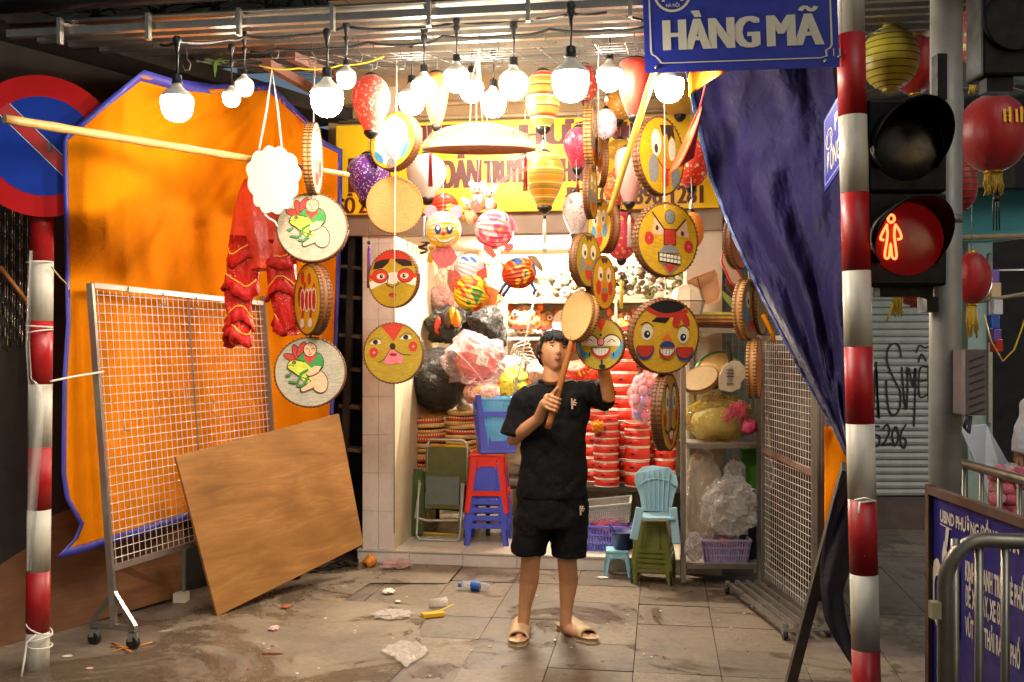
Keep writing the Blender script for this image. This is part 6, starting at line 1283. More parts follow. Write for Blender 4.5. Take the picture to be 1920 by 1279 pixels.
# folding chairs
M_OLV = mat('olive_canvas', '4a4c22', .8, var=.12, bump=.3, bscale=200); M_OLV2 = mat('worn_canvas', '56605a', .8, var=.15, bump=.3, bscale=200); M_CHR = mat('chair_tube', 'a8a49a', .45, metal=.5); M_YTB = mat('yellow_tube', 'd8b414', .35)
fc = thing('folding_chair', 'folded olive canvas chair with grey tubes leaning in the shop', 'folding chair', FP(830, 1008, .4)); fo_ = lambda x, y, o_=0: FP(x, y, .36 + .18 * (1010 - y) / 190 + o_)
MB().tube([fo_(800, 905), fo_(803, 830), fo_(808, 824), fo_(870, 826), fo_(876, 832), fo_(876, 910)], .011, 8).build('back_tube', M_CHR, fc)
MB().tube([fo_(796, 884), fo_(796, 880), fo_(800, 877), fo_(860, 879), fo_(866, 886), fo_(864, 960), fo_(858, 976), fo_(800, 976), fo_(778, 970), fo_(781, 955), fo_(788, 905)], .010, 8).build('seat_tube', M_CHR, fc)
MB().tube([fo_(786, 900), fo_(781, 1004), fo_(788, 1012), fo_(856, 1014), fo_(862, 1006), fo_(870, 905)], .010, 8).build('leg_tube', M_CHR, fc)
def quad(pts, d=.006): q = [V(p) for p in pts]; n = len(q); return MB().add(q + [p + FN * d for p in q], [list(range(n)), [n + i for i in range(n)][::-1]] + [(i, (i + 1) % n, n + (i + 1) % n, n + i) for i in range(n)])
quad([fo_(799, 838, -.01), fo_(876, 840, -.01), fo_(874, 906, -.01), fo_(797, 900, -.01)]).build('backrest', M_OLV, fc); quad([fo_(799, 884, -.03), fo_(862, 886, -.03), fo_(860, 954, -.03), fo_(797, 950, -.03)]).build('seat', M_OLV2, fc)
for y in (884, 945): quad([fo_(798, y, -.034), fo_(862, y + 2, -.034), fo_(862, y + 10, -.034), fo_(798, y + 8, -.034)], .003).build('seam_band', M_OLV, fc)
fc2 = thing('folding_chair', 'folded chair with yellow tubes behind the olive one', 'folding chair', FP(850, 1008, .62)); fy = lambda x, y: FP(x, y, .62)
MB().tube([fy(812, 836), fy(875, 838), fy(886, 850), fy(884, 900), fy(874, 990), fy(866, 1004), fy(795, 1000), fy(790, 985)], .012, 8).build('tube', M_YTB, fc2); MB().tube([fy(800, 960), fy(804, 975), fy(866, 978)], .012, 8).build('tube', M_YTB, fc2); quad([fy(815, 842), fy(878, 845), fy(872, 960), fy(808, 955)]).build('seat', mat('black_canvas', '1c1c1a', .8), fc2)
gb = thing('green_board', 'green flat folding seat standing against the shop pillar side', 'folded seat', FP(783, 1000, .5)); quad([FP(776, 880, .55), FP(797, 880, .55), FP(793, 1000, .5), FP(770, 1003, .5)], .02).build('panel', mat('green_sheet', '3f5a24', .6), gb)
# ------------------------------------------------------------------ red toy drums in stacks
M_DRED = mat('toy_drum_red', 'd23018', .38, var=.08, coat=.1); M_DWH = mat('toy_drum_rim', 'ece0cc', .45)
ORD = ['first', 'second', 'third', 'fourth', 'fifth', 'sixth', 'seventh', 'eighth', 'ninth', 'tenth', 'eleventh', 'twelfth', 'thirteenth', 'fourteenth']
def toydrum(label, c, r, h, proto={}):
    if 'p' not in proto:
        o = thing('toy_drum', label, 'toy drum', c, RZ(0), 'red toy drums in stacks')
        MB().lathe([(0, 0), (.96, 0), (1.0, .02), (1.0, .98), (.96, 1), (0, 1)], 28).build('shell', M_DRED, o, local=True)
        for z in (.02, .90): MB().lathe([(1.0, z - .0), (1.035, z + .005), (1.035, z + .085), (1.0, z + .09)], 28).build('rim', M_DWH, o, local=True)
        MB().box((.25, -1.03, .5), (.34, .06, .12)).build('latch', M_BLKPL, o, local=True); proto['p'] = o; o.scale = (r, r, h)
    else: o = dup(proto['p'], c, RZ(rt.uniform(-60, 60)), label); o.scale = (r, r, h)
    return o
for x, off, ys, hw, lab in ((1137, .72, [915, 900, 885, 869, 854, 838, 825, 812, 797, 782], 23, 'left front'), (1169, .98, [915, 893, 872, 849, 822, 801, 779, 756, 734, 711, 688, 666], 26, 'tall middle'), (1194, .74, [917, 892, 868, 842, 825, 810, 797], 23, 'right front'),
                      (1247, .95, [917, 895, 872, 852, 836, 820, 800, 780, 760], 21, 'far right'), (1112, .98, [915, 893, 870, 848, 826, 804, 782, 762], 22, 'rear left'), (1221, 1.05, [915, 890, 865, 840, 815, 790, 765, 740, 715, 692], 20, 'rear right')):
    Y = FY(x, off); z = zsh[2]; nD = len(ys) - 1
    for k in range(nD):
        h = S(ys[k] - ys[k + 1], Y); c = FP(x, 800, off); c.z = z; c.x += rt.uniform(-.006, .006); z += h * 1.0
        toydrum('red toy drum with white rims, %s of the %s stack' % ('lowest' if k == 0 else 'topmost' if k == nD - 1 else ('%s from the bottom' % ORD[k]), lab), c, S(hw, Y), h)
blob('pompom', FP(1120, 800, .6), (.045, .045, .045), mat('pompom_orange', 'ec8a1c', .9, bump=.8, bscale=120), 'fluffy orange pompom in front of the red toy drums', 'pompom', 3, .6, 6)
cb = clear_mat('rose_clear', 'f0c8cc', .36); tg = thing('toy_bag', 'clear bag of pink toys hanging before the red drums', 'bag', FP(1212, 745, .45)); blob('film', FP(1212, 748, .45), (.13, .10, .20), cb, seed=4, amp=.22, par=tg)
for i in range(14): q = FP(1190 + rg.random() * 46, 715 + rg.random() * 75, .45 + rg.uniform(-.04, .06)); MB().ball(q, .032 + rg.random() * .02, 10, 8).build('toy', mat('toy_%d' % (i % 4), ['d84a6c', 'e890a8', 'c02c40', '8a6ab0'][i % 4], .4), tg)
# baskets, small stools and child chair at the right of the young man
basket('basket', 'grey perforated basket tipped on the purple basket', FP(1143, 975, .40), .36, .26, .14, mat('basket_grey', '9c9c94', .45), RF @ RY(-7) @ RX(4), nx=22, nz=7, bar=.009)
c = FP(1138, 1022, .30); c.z = SF; basket('basket', 'purple slotted basket on the shop floor', c, .37, .28, .185, mat('basket_purple', '6a6cc8', .4), RF, nx=16, nz=3, bar=.011)
blob('toy_heap', FP(1140, 985, .34), (.15, .1, .07), face_mat('mixed_red', ['a82c3c', 'c8505c', '6a3a8a', 'd87a80'], 26), 'red and violet small toys heaped in the purple basket', 'toys', 4, .3)
pgc = G(1231, 1098); gst = stool('plastic_stool', 'green stool at the bottom of the stack under the pale blue chair', pgc + V((0, .14, 0)), .20, .285, .29, M_PGRN, RF @ RZ(-6), 'green stools in the stack', rung=True, ap=.34)
for k in range(1, 5): dup(gst, pgc + V((rt.uniform(-.003, .003), .14, .034 * k)), RF @ RZ(-6 + rt.uniform(-1.5, 1.5)), 'green stool %s the stack under the pale blue chair' % ['', 'second from the bottom of', 'in the middle of', 'second from the top of', 'topmost of'][k])
cc = thing('child_chair', 'pale blue plastic child chair with ribbed rounded back on the green stools', 'chair', pgc + V((0, .14, .436)))
bY = 6.93; mb = MB(); prof = [(1204, 958), (1200, 930), (1190, 905), (1192, 888), (1205, 876), (1225, 873), (1232, 874), (1255, 877), (1268, 890), (1272, 908), (1264, 930), (1258, 960)]; q = [P(x, y, bY + .03 * (1 - ((x - 1231) / 40) ** 2) + .06 * (960 - y) / 90) for x, y in prof]; n = len(q)
mb.add(q + [p + V((0, .012, 0)) for p in q], [list(range(n)), [n + i for i in range(n)][::-1]] + [(i, (i + 1) % n, n + (i + 1) % n, n + i) for i in range(n)]); mb.build('backrest', M_PLBL, cc)
for x in (1206, 1216, 1226, 1236, 1246, 1256): MB().bar(P(x, 880 + abs(x - 1231) * .25, bY + .045), P(1231 + (x - 1231) * .8, 956, bY + .005), .006, .016).build('rib', M_PLBL, cc)
MB().tube([P(1196, 912, bY + .02), P(1212, 900, bY + .03), P(1232, 897, bY + .04), P(1252, 901, bY + .03), P(1268, 914, bY + .02)], .006, 6).build('rib', M_PLBL, cc)
MB().box(P(1231, 968, bY - .08), (.22, .22, .02)).build('seat', M_PLBL, cc, bevel=.006)
for a, b in (((1200, 952), (1188, 1012)), ((1262, 952), (1268, 1020))): MB().bar(P(a[0], a[1], bY - .15), P(b[0], b[1], bY - .19), .055, .018, up=(0, 1, 0)).build('leg', M_PLBL, cc, bevel=.006); MB().bar(P(a[0], a[1], bY + .03), P(b[0], b[1] - 8, bY + .04), .05, .016, up=(0, 1, 0)).build('leg', M_PLBL, cc)
stool('plastic_stool', 'small pale blue stool on the pavement before the step', G(1160, 1084) + V((0, .09, 0)), .16, .20, .19, mat('stool_aqua', '86bccb', .4, dirt=.08), RF @ RZ(3), arch=True, rung=False)
o = thing('plastic_tub', 'navy plastic tub standing on the small pale blue stool', 'tub', G(1168, 1084) + V((.01, .09, .192))); q = G(1168, 1084) + V((.015, .09, .192)); MB().lathe([(0, .004), (.07, .004), (.085, .12), (.095, .125), (.095, .118), (.08, .115), (.066, .012), (0, .012)], 20, MX.Translation(q)).build('body', M_PNVY, o); MB().tube([q + V((-.09, 0, .12)), q + V((-.1, -.02, .18)), q + V((-.05, -.04, .1))], .006, 6).build('handle', M_PNVY, o)
# ------------------------------------------------------------------ steel shelf unit at the right
su = thing('steel_shelf', 'grey steel shelf unit right of the shop opening', 'shelf', (1.45, 7.0, 0)); SYf, SYb = 6.86, 7.13
for x, Y in ((1281, SYf), (1424, SYf), (1296, SYb + .02), (1416, SYb)):
    p = P(x, 700, Y); MB().box((p.x, p.y, .93 + .01), (.034, .034, 1.84)).build('post', M_SQT, su)
xl, xr = P(1283, 640, SYf).x, P(1423, 640, SYf).x
for y in (616, 832, 1058): z = P(1350, y, SYf).z; MB().box(((xl + xr) / 2, (SYf + SYb) / 2, z), (xr - xl - .02, SYb - SYf - .02, .012)).build('shelf_board', M_SHELFM, su); MB().box(((xl + xr) / 2, SYf, z - .016), (xr - xl - .034, .024, .03)).build('front_rail', M_SQT, su)
zs = [P(1350, y, SYf).z + .006 for y in (616, 832, 1058)]
pk = ['3a1a14', '5a201c', 'b0742c', '8a2c20', 'c8a028', '6a5a20', 'd8c040']
for i, h in enumerate((.022, .016, .012, .014, .014, .012, .018)):
    z = zs[0] + sum((.022, .016, .012, .014, .014, .012, .018)[:i]) + h / 2; c = V((P(1342 + (i % 3) * 3, 600, SYf + .1).x, SYf + .1, z)); MB().box(c, (.40 - .03 * (i % 3), .2, h * .95), RZ(i * 3 - 6)).build('flat_pack', mat('pack_wrap_%d' % i, pk[i], .25, var=.3, scale=20), loc=c, label=['dark brown', 'maroon', 'ochre', 'brick red', 'gold', 'olive', 'bright yellow'][i] + ' wrapped flat pack in the pile on the upper shelf board', cat='packet', group='wrapped flat packs on the shelf')
o = thing('winnowing_tray', 'tan scoop-shaped tray propped above the flat packs', 'tray', P(1325, 540, 6.95)); 
trp_ = [(1287, 528), (1300, 520), (1340, 506), (1346, 515), (1352, 545), (1348, 562), (1335, 570), (1318, 572), (1308, 560)]; q = [P(x, y, 6.95) for x, y in trp_]; ctr_ = sum(q, V()) / len(q) + V((0, .06, 0)); n = len(q); inn = [p.lerp(ctr_, .55) + V((0, .03, 0)) for p in q]; MB().add(q + inn + [ctr_], [(i, (i + 1) % n, n + (i + 1) % n, n + i) for i in range(n)] + [(n + i, n + (i + 1) % n, 2 * n) for i in range(n)], 0, True).build('pan', mat('tray_tan', 'c08a64', .6, var=.1), o, solid=.006); MB().tube(q, .006, 6, closed=True).build('rim', mat('tray_rim', 'dca880', .5), o); MB().tube([P(1307, 518, 6.96), P(1314, 545, 7.0), P(1316, 566, 6.97)], .004, 5).build('seam', M_BIND, o)
rnd = thing('paper_lantern', 'white and tan boxy paper lantern beside the laughing boy drum', 'paper lantern', P(1290, 560, 6.6)); c = P(1288, 565, 6.6); MB().lathe([(.03, .11), (.09, .08), (.12, 0), (.10, -.09), (.04, -.12)], 8, MX.Translation(c), sm=False).build('body', mat('paper_tan', 'd8c0a4', .6, var=.15, scale=5), rnd); MB().tube([c + V((.12 * cos(k * pi / 4), .12 * sin(k * pi / 4), 0)) for k in range(8)], .003, 4, closed=True).build('seam', M_BIND, rnd)
# red edged tray and green packs at the mesh screen
for i, (pts, cl, lab) in enumerate((([(1355, 470), (1385, 510), (1398, 540), (1395, 545), (1370, 530), (1352, 490)], 'c8a48c', 'pale tray with red rim hanging beside the dark tarp'), ([(1354, 545), (1392, 575), (1396, 588), (1380, 585), (1358, 560)], '7a8a3a', 'green wrapped flat pack leaning on the mesh screen'), ([(1362, 520), (1400, 570), (1402, 580), (1392, 578), (1360, 535)], '5a3028', 'dark wrapped flat pack leaning behind the green one'))):
    q = [P(x, y, 6.75 + .06 * i) for x, y in pts]; n = len(q); o = MB().add(q + [p + V((0, .02, 0)) for p in q], [list(range(n)), [n + k for k in range(n)][::-1]] + [(k, (k + 1) % n, n + (k + 1) % n, n + k) for k in range(n)]).build('hung_tray' if i == 0 else 'flat_pack', mat('hung_%d' % i, cl, .35), loc=q[0], label=lab, cat='tray' if i == 0 else 'packet')
    if i == 0: MB().tube(q, .008, 6, closed=True).build('rim', paint('red'), o)
# middle shelf: tray drum, green hat, toy lute, yellow bag
dm = drum(1314, 712, 34, 6.9, -8, 'small tray drum lying tilted on the yellow bag', None, M_WT, tilt=-62, th=.3, hoop=M_HOOPL); dm.rotation_quaternion = (RY(-28) @ RX(-58)).to_quaternion()
o = thing('woven_fan', 'green bordered tan woven fan leaning over the tray drum', 'fan', P(1345, 700, 6.97)); q4 = MX.Translation(P(1345, 695, 6.97)) @ (RY(-32) @ RX(-50)).to_4x4() @ MX.Rotation(pi / 2, 4, 'X'); MB().lathe([(0, -.01), (.10, -.008), (.155, -.004), (.165, 0), (.165, .012), (0, .012)], 30, q4).build('disc', mat('fan_tan', 'c49a58', .6), o); MB().lathe([(.15, -.007), (.168, -.003), (.168, .015), (.15, .015)], 30, q4).build('border', mat('fan_green', '3a6a3c', .6), o)
lu = thing('toy_lute', 'cream toy lute with dark strings standing on the middle shelf', 'toy lute', P(1377, 710, 6.8)); 
lp_ = [(1352, 728), (1350, 712), (1360, 692), (1372, 680), (1384, 680), (1394, 690), (1395, 705), (1386, 716), (1385, 726), (1370, 732)]; q = [P(x, y, 6.8) for x, y in lp_]; n = len(q); MB().add(q + [p + V((0, .05, 0)) for p in q], [list(range(n)), [n + k for k in range(n)][::-1]] + [(k, (k + 1) % n, n + (k + 1) % n, n + k) for k in range(n)]).build('body', mat('lute_cream', 'd8c4a8', .3, coat=.3), lu, bevel=.012)
MB().bar(P(1372, 690, 6.82), P(1364, 640, 6.84), .03, .02).build('neck', M_DKWOOD, lu)
for dx in (-4, -1.5, 1, 3.5): MB().bar(P(1368 + dx, 724, 6.795), P(1370 + dx, 690, 6.795), .002, .002).build('string', M_GALV, lu)
for y in (694, 700, 706, 720): MB().box(P(1369, y, 6.797), (.05, .004, .006)).build('fret', M_CAP, lu)
yb = thing('yellow_bag', 'yellow clear plastic bag of toys filling the middle shelf', 'bag', P(1350, 820, 6.95)); blob('film', P(1350, 785, 6.98), (.24, .13, .165), M_CLRY, seed=3, amp=.18, par=yb, nu=40, nv=26); blob('pale_filling', P(1345, 795, 6.98), (.17, .1, .11), mat('pale_fill', 'e2cf90', .7, var=.2), seed=7, amp=.2, par=yb)
tsl = MB()
for i in range(46): a = P(1372 + rg.random() * 30, 752 + rg.random() * 12, 6.84); b = P(1352 + rg.random() * 56, 775 + rg.random() * 18, 6.82); tsl.tube([a, a.lerp(b, .5) + V((0, -.015, .004)), b], .0035, 4)
o = tsl.build('tassel_bundle', mat('tassel_pink', 'd8506c', .6, var=.3, scale=40), loc=P(1380, 770, 6.84), label='bundle of pink tassels on the yellow bag', cat='tassels')
blob('tassel_bundle', P(1405, 800, 6.85), (.05, .04, .05), mat('tassel_pink2', 'd84a78', .6, var=.3, scale=40), 'second pink tassel bundle at the right end of the yellow bag', 'tassels', 2, .3)
# lower shelf: clear bags, purple basket, green box
blob('clear_bag', P(1318, 930, 6.98), (.13, .11, .30), clear_mat('beige_clear', 'd8c8b0', .32), 'tall beige clear bag at the left of the lower shelf', 'bag', 2, .22, nu=40, nv=30)
blob('clear_bag', P(1372, 950, 6.92), (.19, .13, .20), clear_mat('white_clear', 'f4eee8', .40, 24), 'big crumpled clear bag in the middle of the lower shelf', 'bag', 6, .26, nu=44, nv=30)
blob('clear_bag', P(1378, 890, 7.0), (.07, .06, .12), clear_mat('white_clear2', 'e8e4dc', .5, 24), 'twisted top of clear plastic above the big crumpled bag', 'bag', 9, .35)
blob('clear_bag', P(1300, 1025, 6.78), (.06, .06, .09), clear_mat('white_clear3', 'ded4cc', .45, 24), 'clear plastic bag drooping over the lower shelf edge', 'bag', 10, .3)
c = P(1357, 1056, 6.96); c.z = zs[2]; basket('basket', 'lilac slotted basket on the lowest shelf board', c, .335, .2, .155, mat('basket_lilac', 'b0a0c8', .4), MX.Identity(3), nx=18, nz=3, bar=.009)
blob('toy_heap', P(1365, 1018, 6.96), (.12, .07, .03), face_mat('mixed_orange', ['c8381c', 'e07a2c', '3a1c14', 'e0b04c'], 26), 'red and orange toys heaped in the lilac basket', 'toys', 3, .3)
o = thing('green_box', 'green plastic box at the back right of the lower shelf', 'box', P(1405, 880, 7.05)); MB().box(P(1406, 880, 7.06), (.14, .1, .26)).build('body', mat('box_green', '4c8a28', .35), o, bevel=.01); MB().box(P(1406, 845, 7.06) + V((0, 0, .01)), (.15, .11, .02)).build('lid', mat('box_green_lid', '5a9a34', .35), o)
o = thing('grey_bin', 'dark grey bin behind the lilac basket', 'bin', P(1412, 1010, 7.1)); MB().lathe([(0, 0), (.07, 0), (.085, .24), (.09, .24), (.09, .22), (0, .22)], 18, MX.Translation(V((P(1405, 1010, 7.08).x, 7.05, zs[2])))).build('body', mat('bin_grey', '55565a', .5), o)
cord([P(1430, 755, 6.8), P(1440, 790, 6.75), P(1445, 860, 6.75), P(1452, 890, 6.75), P(1440, 930, 6.8)], .006, 'cable', 'cream cable looped on the right post of the steel shelf', mat('cream_cable', 'c8b8a0', .5), 'cable')
# ------------------------------------------------------------------ red lion-dance trousers hung on the bamboo pole
M_TRS = NT('red_satin'); v_ = M_TRS.n('ShaderNodeTexVoronoi'); v_.inputs['Scale'].default_value = 85; M_TRS.l(M_TRS.tc.outputs['Object'], v_.inputs['Vector']); nz = M_TRS.noise(7, 3)
sq = M_TRS.math('MULTIPLY', M_TRS.ramp(v_.outputs['Distance'], [(.16, (1, 1, 1)), (.22, (0, 0, 0))]), M_TRS.ramp(nz, [(.46, (0, 0, 0)), (.54, (1, 1, 1))])); M_TRS.base(M_TRS.mix(sq, hexc('d02018'), hexc('f0d8c8'))); M_TRS.set(Roughness=.35); M_TRS.bump(M_TRS.noise(12, 5, .7, (1, 1, .3)), .6, .03); M_TRS = M_TRS.m
M_CORAL = mat('coral_satin', 'e0452e', .35, var=.1, bump=.5, bscale=9, dist=.03); M_FRILL = mat('red_frill', 'cc1712', .6, var=.15, bump=.6, bscale=30, dist=.02); M_YTRIM = mat('yellow_trim', 'f0b83c', .5)
def loft(mb, secs, n=24, fold=0, m=0, cap=True, ph=0):
    vs = []
    for (c, rx, ry) in secs:
        for k in range(n): a = 2 * pi * k / n; w = 1 + fold * sin(a * 7 + ph + c.z * 9) ; vs.append(V(c) + V((rx * w * cos(a), ry * w * sin(a), 0)))
    N = len(secs); mb.add(vs, [(i * n + k, i * n + (k + 1) % n, (i + 1) * n + (k + 1) % n, (i + 1) * n + k) for i in range(N - 1) for k in range(n)], m, True)
    if cap:
        b = len(mb.v) - N * n; mb.f.append([b + k for k in range(n)]); mb.m.append(m); mb.s.append(False); mb.f.append([b + (N - 1) * n + k for k in range(n)][::-1]); mb.m.append(m); mb.s.append(False)
    return mb
YT2 = 5.78; ts = thing('lion_trousers', 'red sequinned lion dance trousers with frills hanging from the bamboo pole', 'trousers', P(495, 340, YT2)); s2 = lambda px: S(px, YT2) * .88
def warp(mb, a=.016, f=9):
    for p in mb.v: p += V((noise.noise(p * f), noise.noise(p * f + V((5, 0, 0))), noise.noise(p * f + V((0, 9, 0))) * .8)) * a + V((noise.noise(p * f * 2.7), noise.noise(p * f * 2.7 + V((3, 0, 0))), noise.noise(p * f * 2.7 + V((0, 4, 0))))) * a * .5
    return mb
warp(loft(MB(), [(P(500, 338, YT2), s2(42), .03), (P(498, 358, YT2), s2(54), .045), (P(497, 400, YT2), s2(60), .06), (P(496, 440, YT2), s2(64), .075), (P(496, 480, YT2), s2(62), .08), (P(498, 505, YT2), s2(40), .07)], 84, .09), .02, 7).build('waist', M_CORAL, ts)
for pts, sg in (([(466, 440, 34), (458, 470, 31), (454, 500, 33), (451, 530, 31), (449, 560, 29), (447, 590, 26), (446, 620, 26), (447, 640, 24), (448, 647, 15)], 1), ([(518, 450, 34), (522, 475, 32), (527, 505, 31), (531, 535, 30), (536, 565, 29), (540, 595, 26), (543, 618, 27), (544, 630, 20)], -1)):
    warp(loft(MB(), [(P(x, y, YT2), s2(w), s2(w) * .75) for x, y, w in pts], 54, .06, ph=sg), .020, 8).build('trouser_leg', M_TRS, ts)
    for j in ((1, 3, 5, 6) if sg > 0 else (1, 3, 5)):
        x, y, w = pts[j]; n = 56; ph = j * 1.9 + sg
        ringp = lambda f_, dy, rag: [P(x, y + dy, YT2) + V((s2(w) * f_ * (1 + rag * sin(k * 1.3 + ph)) * cos(2 * pi * k / n), s2(w) * .78 * f_ * (1 + rag * sin(k * 1.3 + ph)) * sin(2 * pi * k / n), s2(13) * sin(2 * pi * k / n * 2 + ph) - rag * .10 * noise.noise(V((k * .5, j, sg))))) for k in range(n)]
        a, m_, b = ringp(1.03, -4, 0), ringp(1.10, 8, .03), ringp(1.24, 22, .07); mb = MB(); mb.add(a + m_ + b, [(r_ * n + k, r_ * n + (k + 1) % n, (r_ + 1) * n + (k + 1) % n, (r_ + 1) * n + k) for k in range(n) for r_ in (0, 1)], 0, True); warp(mb, .012, 12).build('frill', M_FRILL, ts, solid=.003)
        tb_ = MB().tube(a, .0055, 6, closed=True); warp(tb_, .012, 12).build('trim', M_YTRIM, ts)
ck = thing('red_sleeve', 'red satin cloth strip hanging beside the lion dance trousers', 'cloth', P(462, 350, 5.75)); loft(MB(), [(P(470, 345, 5.9), .05, .03), (P(458, 400, 5.9), .06, .04), (P(450, 470, 5.9), .07, .05), (P(444, 520, 5.9), .05, .04)], 24, .08).build('cloth', M_CORAL, ck)
# ------------------------------------------------------------------ litter on the ground
def crumple(x, y, w, h, d, mt, name, label, cat='plastic bag', seed=0, amp=.5):
    c = G(x, y); Y = c.y; d *= .8; c.z = .008 + d; blob(name, c, (S(w, Y) * .9, S(h, Y) * Y / CZ * .5, d), mt, label, cat, seed, amp, 3.2, nu=34, nv=14)
M_LCLR = clear_mat('litter_film', 'e8dccc', .46, 26); M_LPNK = clear_mat('litter_pink', 'e8b8b0', .45, 26); M_PAPR = mat('litter_paper', 'd8cfc0', .8)
fq = [(712, 1226), (740, 1208), (782, 1205), (815, 1227), (806, 1240), (775, 1256), (758, 1253)]; q = [G(x, y, .012) for x, y in fq]; c = G(763, 1230)
MB().grid(lambda a, b: (lambda p: p + V((0, 0, .016 + .016 * noise.noise(p * 26) + .012 * sin(a * pi))))(G(712 + a * 50 + b * 45 + (0 if a < .5 else 0) * 1, 1226 - 22 * b + 30 * a * (1 - b * .3))), 26, 22).build('plastic_sheet', M_LCLR, loc=c, label='flat crumpled clear plastic bag in the front left of the ground', cat='plastic bag')
crumple(745, 1064, 28, 12, .024, M_LPNK, 'plastic_bag', 'pinkish crumpled plastic bag at the foot of the tiled step', seed=2)
crumple(736, 1158, 36, 14, .018, M_LCLR, 'plastic_bag', 'thin clear plastic bag left of the yellow cup', seed=4)
crumple(729, 1113, 11, 7, .013, M_PAPR, 'paper_wad', 'white crumpled tissue on the wet slabs', 'tissue', 5)
crumple(746, 1131, 5, 3, .006, M_PAPR, 'paper_scrap', 'tiny white paper scrap below the tissue', 'paper scrap', 6)
crumple(514, 1183, 9, 6, .012, mat('litter_rose', 'd8a8a0', .7), 'paper_scrap', 'pink and white paper scrap in the middle of the cement', 'paper scrap', 7)
crumple(510, 1229, 20, 2, .004, mat('litter_red', '8a2c20', .7), 'paper_strip', 'thin red paper strip near the front edge', 'paper scrap', 8)
crumple(126, 1234, 9, 4, .004, M_PAPR, 'paper_scrap', 'white paper scrap beside the left striped pole foot', 'paper scrap', 9)
crumple(168, 1257, 7, 3, .004, mat('litter_rose', 'd8a8a0', .7), 'paper_scrap', 'rosy paper scrap in the lower left corner', 'paper scrap', 11)
crumple(536, 1141, 8, 6, .008, mat('litter_brown', '9a4a30', .7), 'leaf_scrap', 'reddish leaf scrap near the plywood foot', 'leaf', 12)
crumple(1130, 1086, 10, 3, .006, M_PAPR, 'paper_scrap', 'white paper tip beside the small pale blue stool', 'paper scrap', 13)
rl = random.Random(21)
for i in range(46):
    x = rl.uniform(330, 1420); y = rl.uniform(1085, 1268); c = G(x, y, .008)
    if c.x < -1.5: continue
    MB().box(c, (rl.uniform(.006, .018), rl.uniform(.005, .014), .003), RZ(rl.uniform(0, 180))).build('crumb', rl.choice([M_PAPR, M_PAPR, mat('litter_rose', 'd8a8a0', .7), mat('litter_brown', '9a4a30', .7)]), loc=c, label='tiny scrap of litter scattered on the pavement', cat='scrap', group='tiny scraps on the pavement')
bt = thing('water_bottle', 'crushed clear water bottle with blue label and cap on the slabs', 'bottle', G(893, 1108)); c = G(893, 1108); c.z = .034; Mb = MX.Translation(c) @ RZ(-14).to_4x4() @ MX.Rotation(pi / 2, 4, 'Y')
MB().lathe([(.0, -.1), (.026, -.1), (.030, -.09), (.027, -.06), (.031, -.03), (.028, .0), (.031, .03), (.026, .06), (.013, .085), (.012, .1)], 16, Mb, wob=lambda k, z: 1 + .08 * sin(k * 1.3 + z * 50)).build('body', clear_mat('bottle_film', 'dfe6ec', .35, 30), bt); MB().lathe([(.0315, -.035), (.0325, -.03), (.0325, .02), (.0315, .025)], 16, Mb).build('label_band', mat('label_blue', '2c5cb8', .4, var=.5, scale=40), bt); MB().cyl(Mb @ V((0, 0, -.125)), Mb @ V((0, 0, -.1)), .015, n=12).build('cap', mat('cap_blue', '1c62c0', .4), bt)
cp = thing('plastic_cup', 'crushed clear cup with yellow straw and yellow lid on the slabs', 'cup', G(820, 1145)); c = G(820, 1140); c.z = .03; Mb = MX.Translation(c) @ RZ(12).to_4x4() @ MX.Rotation(pi / 2, 4, 'Y'); MB().lathe([(0, -.05), (.025, -.05), (.03, .02), (.036, .06)], 16, Mb, wob=lambda k, z: 1 + .1 * sin(k * 1.1)).build('body', M_LCLR, cp)
MB().tube([G(800, 1150, .02), G(830, 1143, .035), G(850, 1134, .05)], .004, 6).build('straw', mat('straw_yellow', 'e8c23c', .5), cp); MB().bar(G(792, 1154, .016), G(832, 1150, .016), .05, .022).build('lid', mat('lid_yellow', 'd8a414', .45), cp)
lm = thing('lamp_shade', 'orange lamp shade lying on its side at the step corner with black cable', 'lamp', G(696, 1062)); c = G(694, 1064); c.z = .046; Mb = MX.Translation(c) @ RZ(55).to_4x4() @ RY(70).to_4x4(); MB().lathe([(.016, -.06), (.034, -.055), (.042, -.015), (.048, .022)], 20, Mb).build('shade', mat('shade_orange', 'c8781c', .4), lm, solid=.003); MB().lathe([(0, -.02), (.03, -.02), (.045, .020)], 20, Mb).build('inner', mat('shade_white', 'e6dcd0', .4), lm)
MB().tube([G(672, 1050, .03), G(668, 1060, .02), G(650, 1062, .01), G(630, 1056, .012), G(600, 1068, .01), G(580, 1074, .01), G(620, 1066, .014), G(655, 1058, .02), G(640, 1050, .02), G(615, 1060, .01)], .006, 6).build('cable', M_RUB, lm)
sk = thing('sticks', 'small pile of yellow and orange sticks under the left rack caster', 'sticks', G(250, 1212))
for a, b in (((210, 1205), (246, 1222)), ((212, 1222), (250, 1208)), ((248, 1214), (286, 1204)), ((208, 1212), (240, 1214))): MB().tube([G(*a, .01), G(*b, .02)], .004, 5).build('stick', mat('stick_orange', 'd8882c', .6), sk)
wf = thing('white_foot', 'pale base block standing behind the plywood board', 'base', P(340, 1130, 6.4)); MB().box(P(340, 1122, 6.4), (.08, .08, .08)).build('block', M_DWH, wf); MB().bar(P(345, 1110, 6.42), P(345, 1030, 6.42), .02, .02).build('rod', M_GALV, wf)
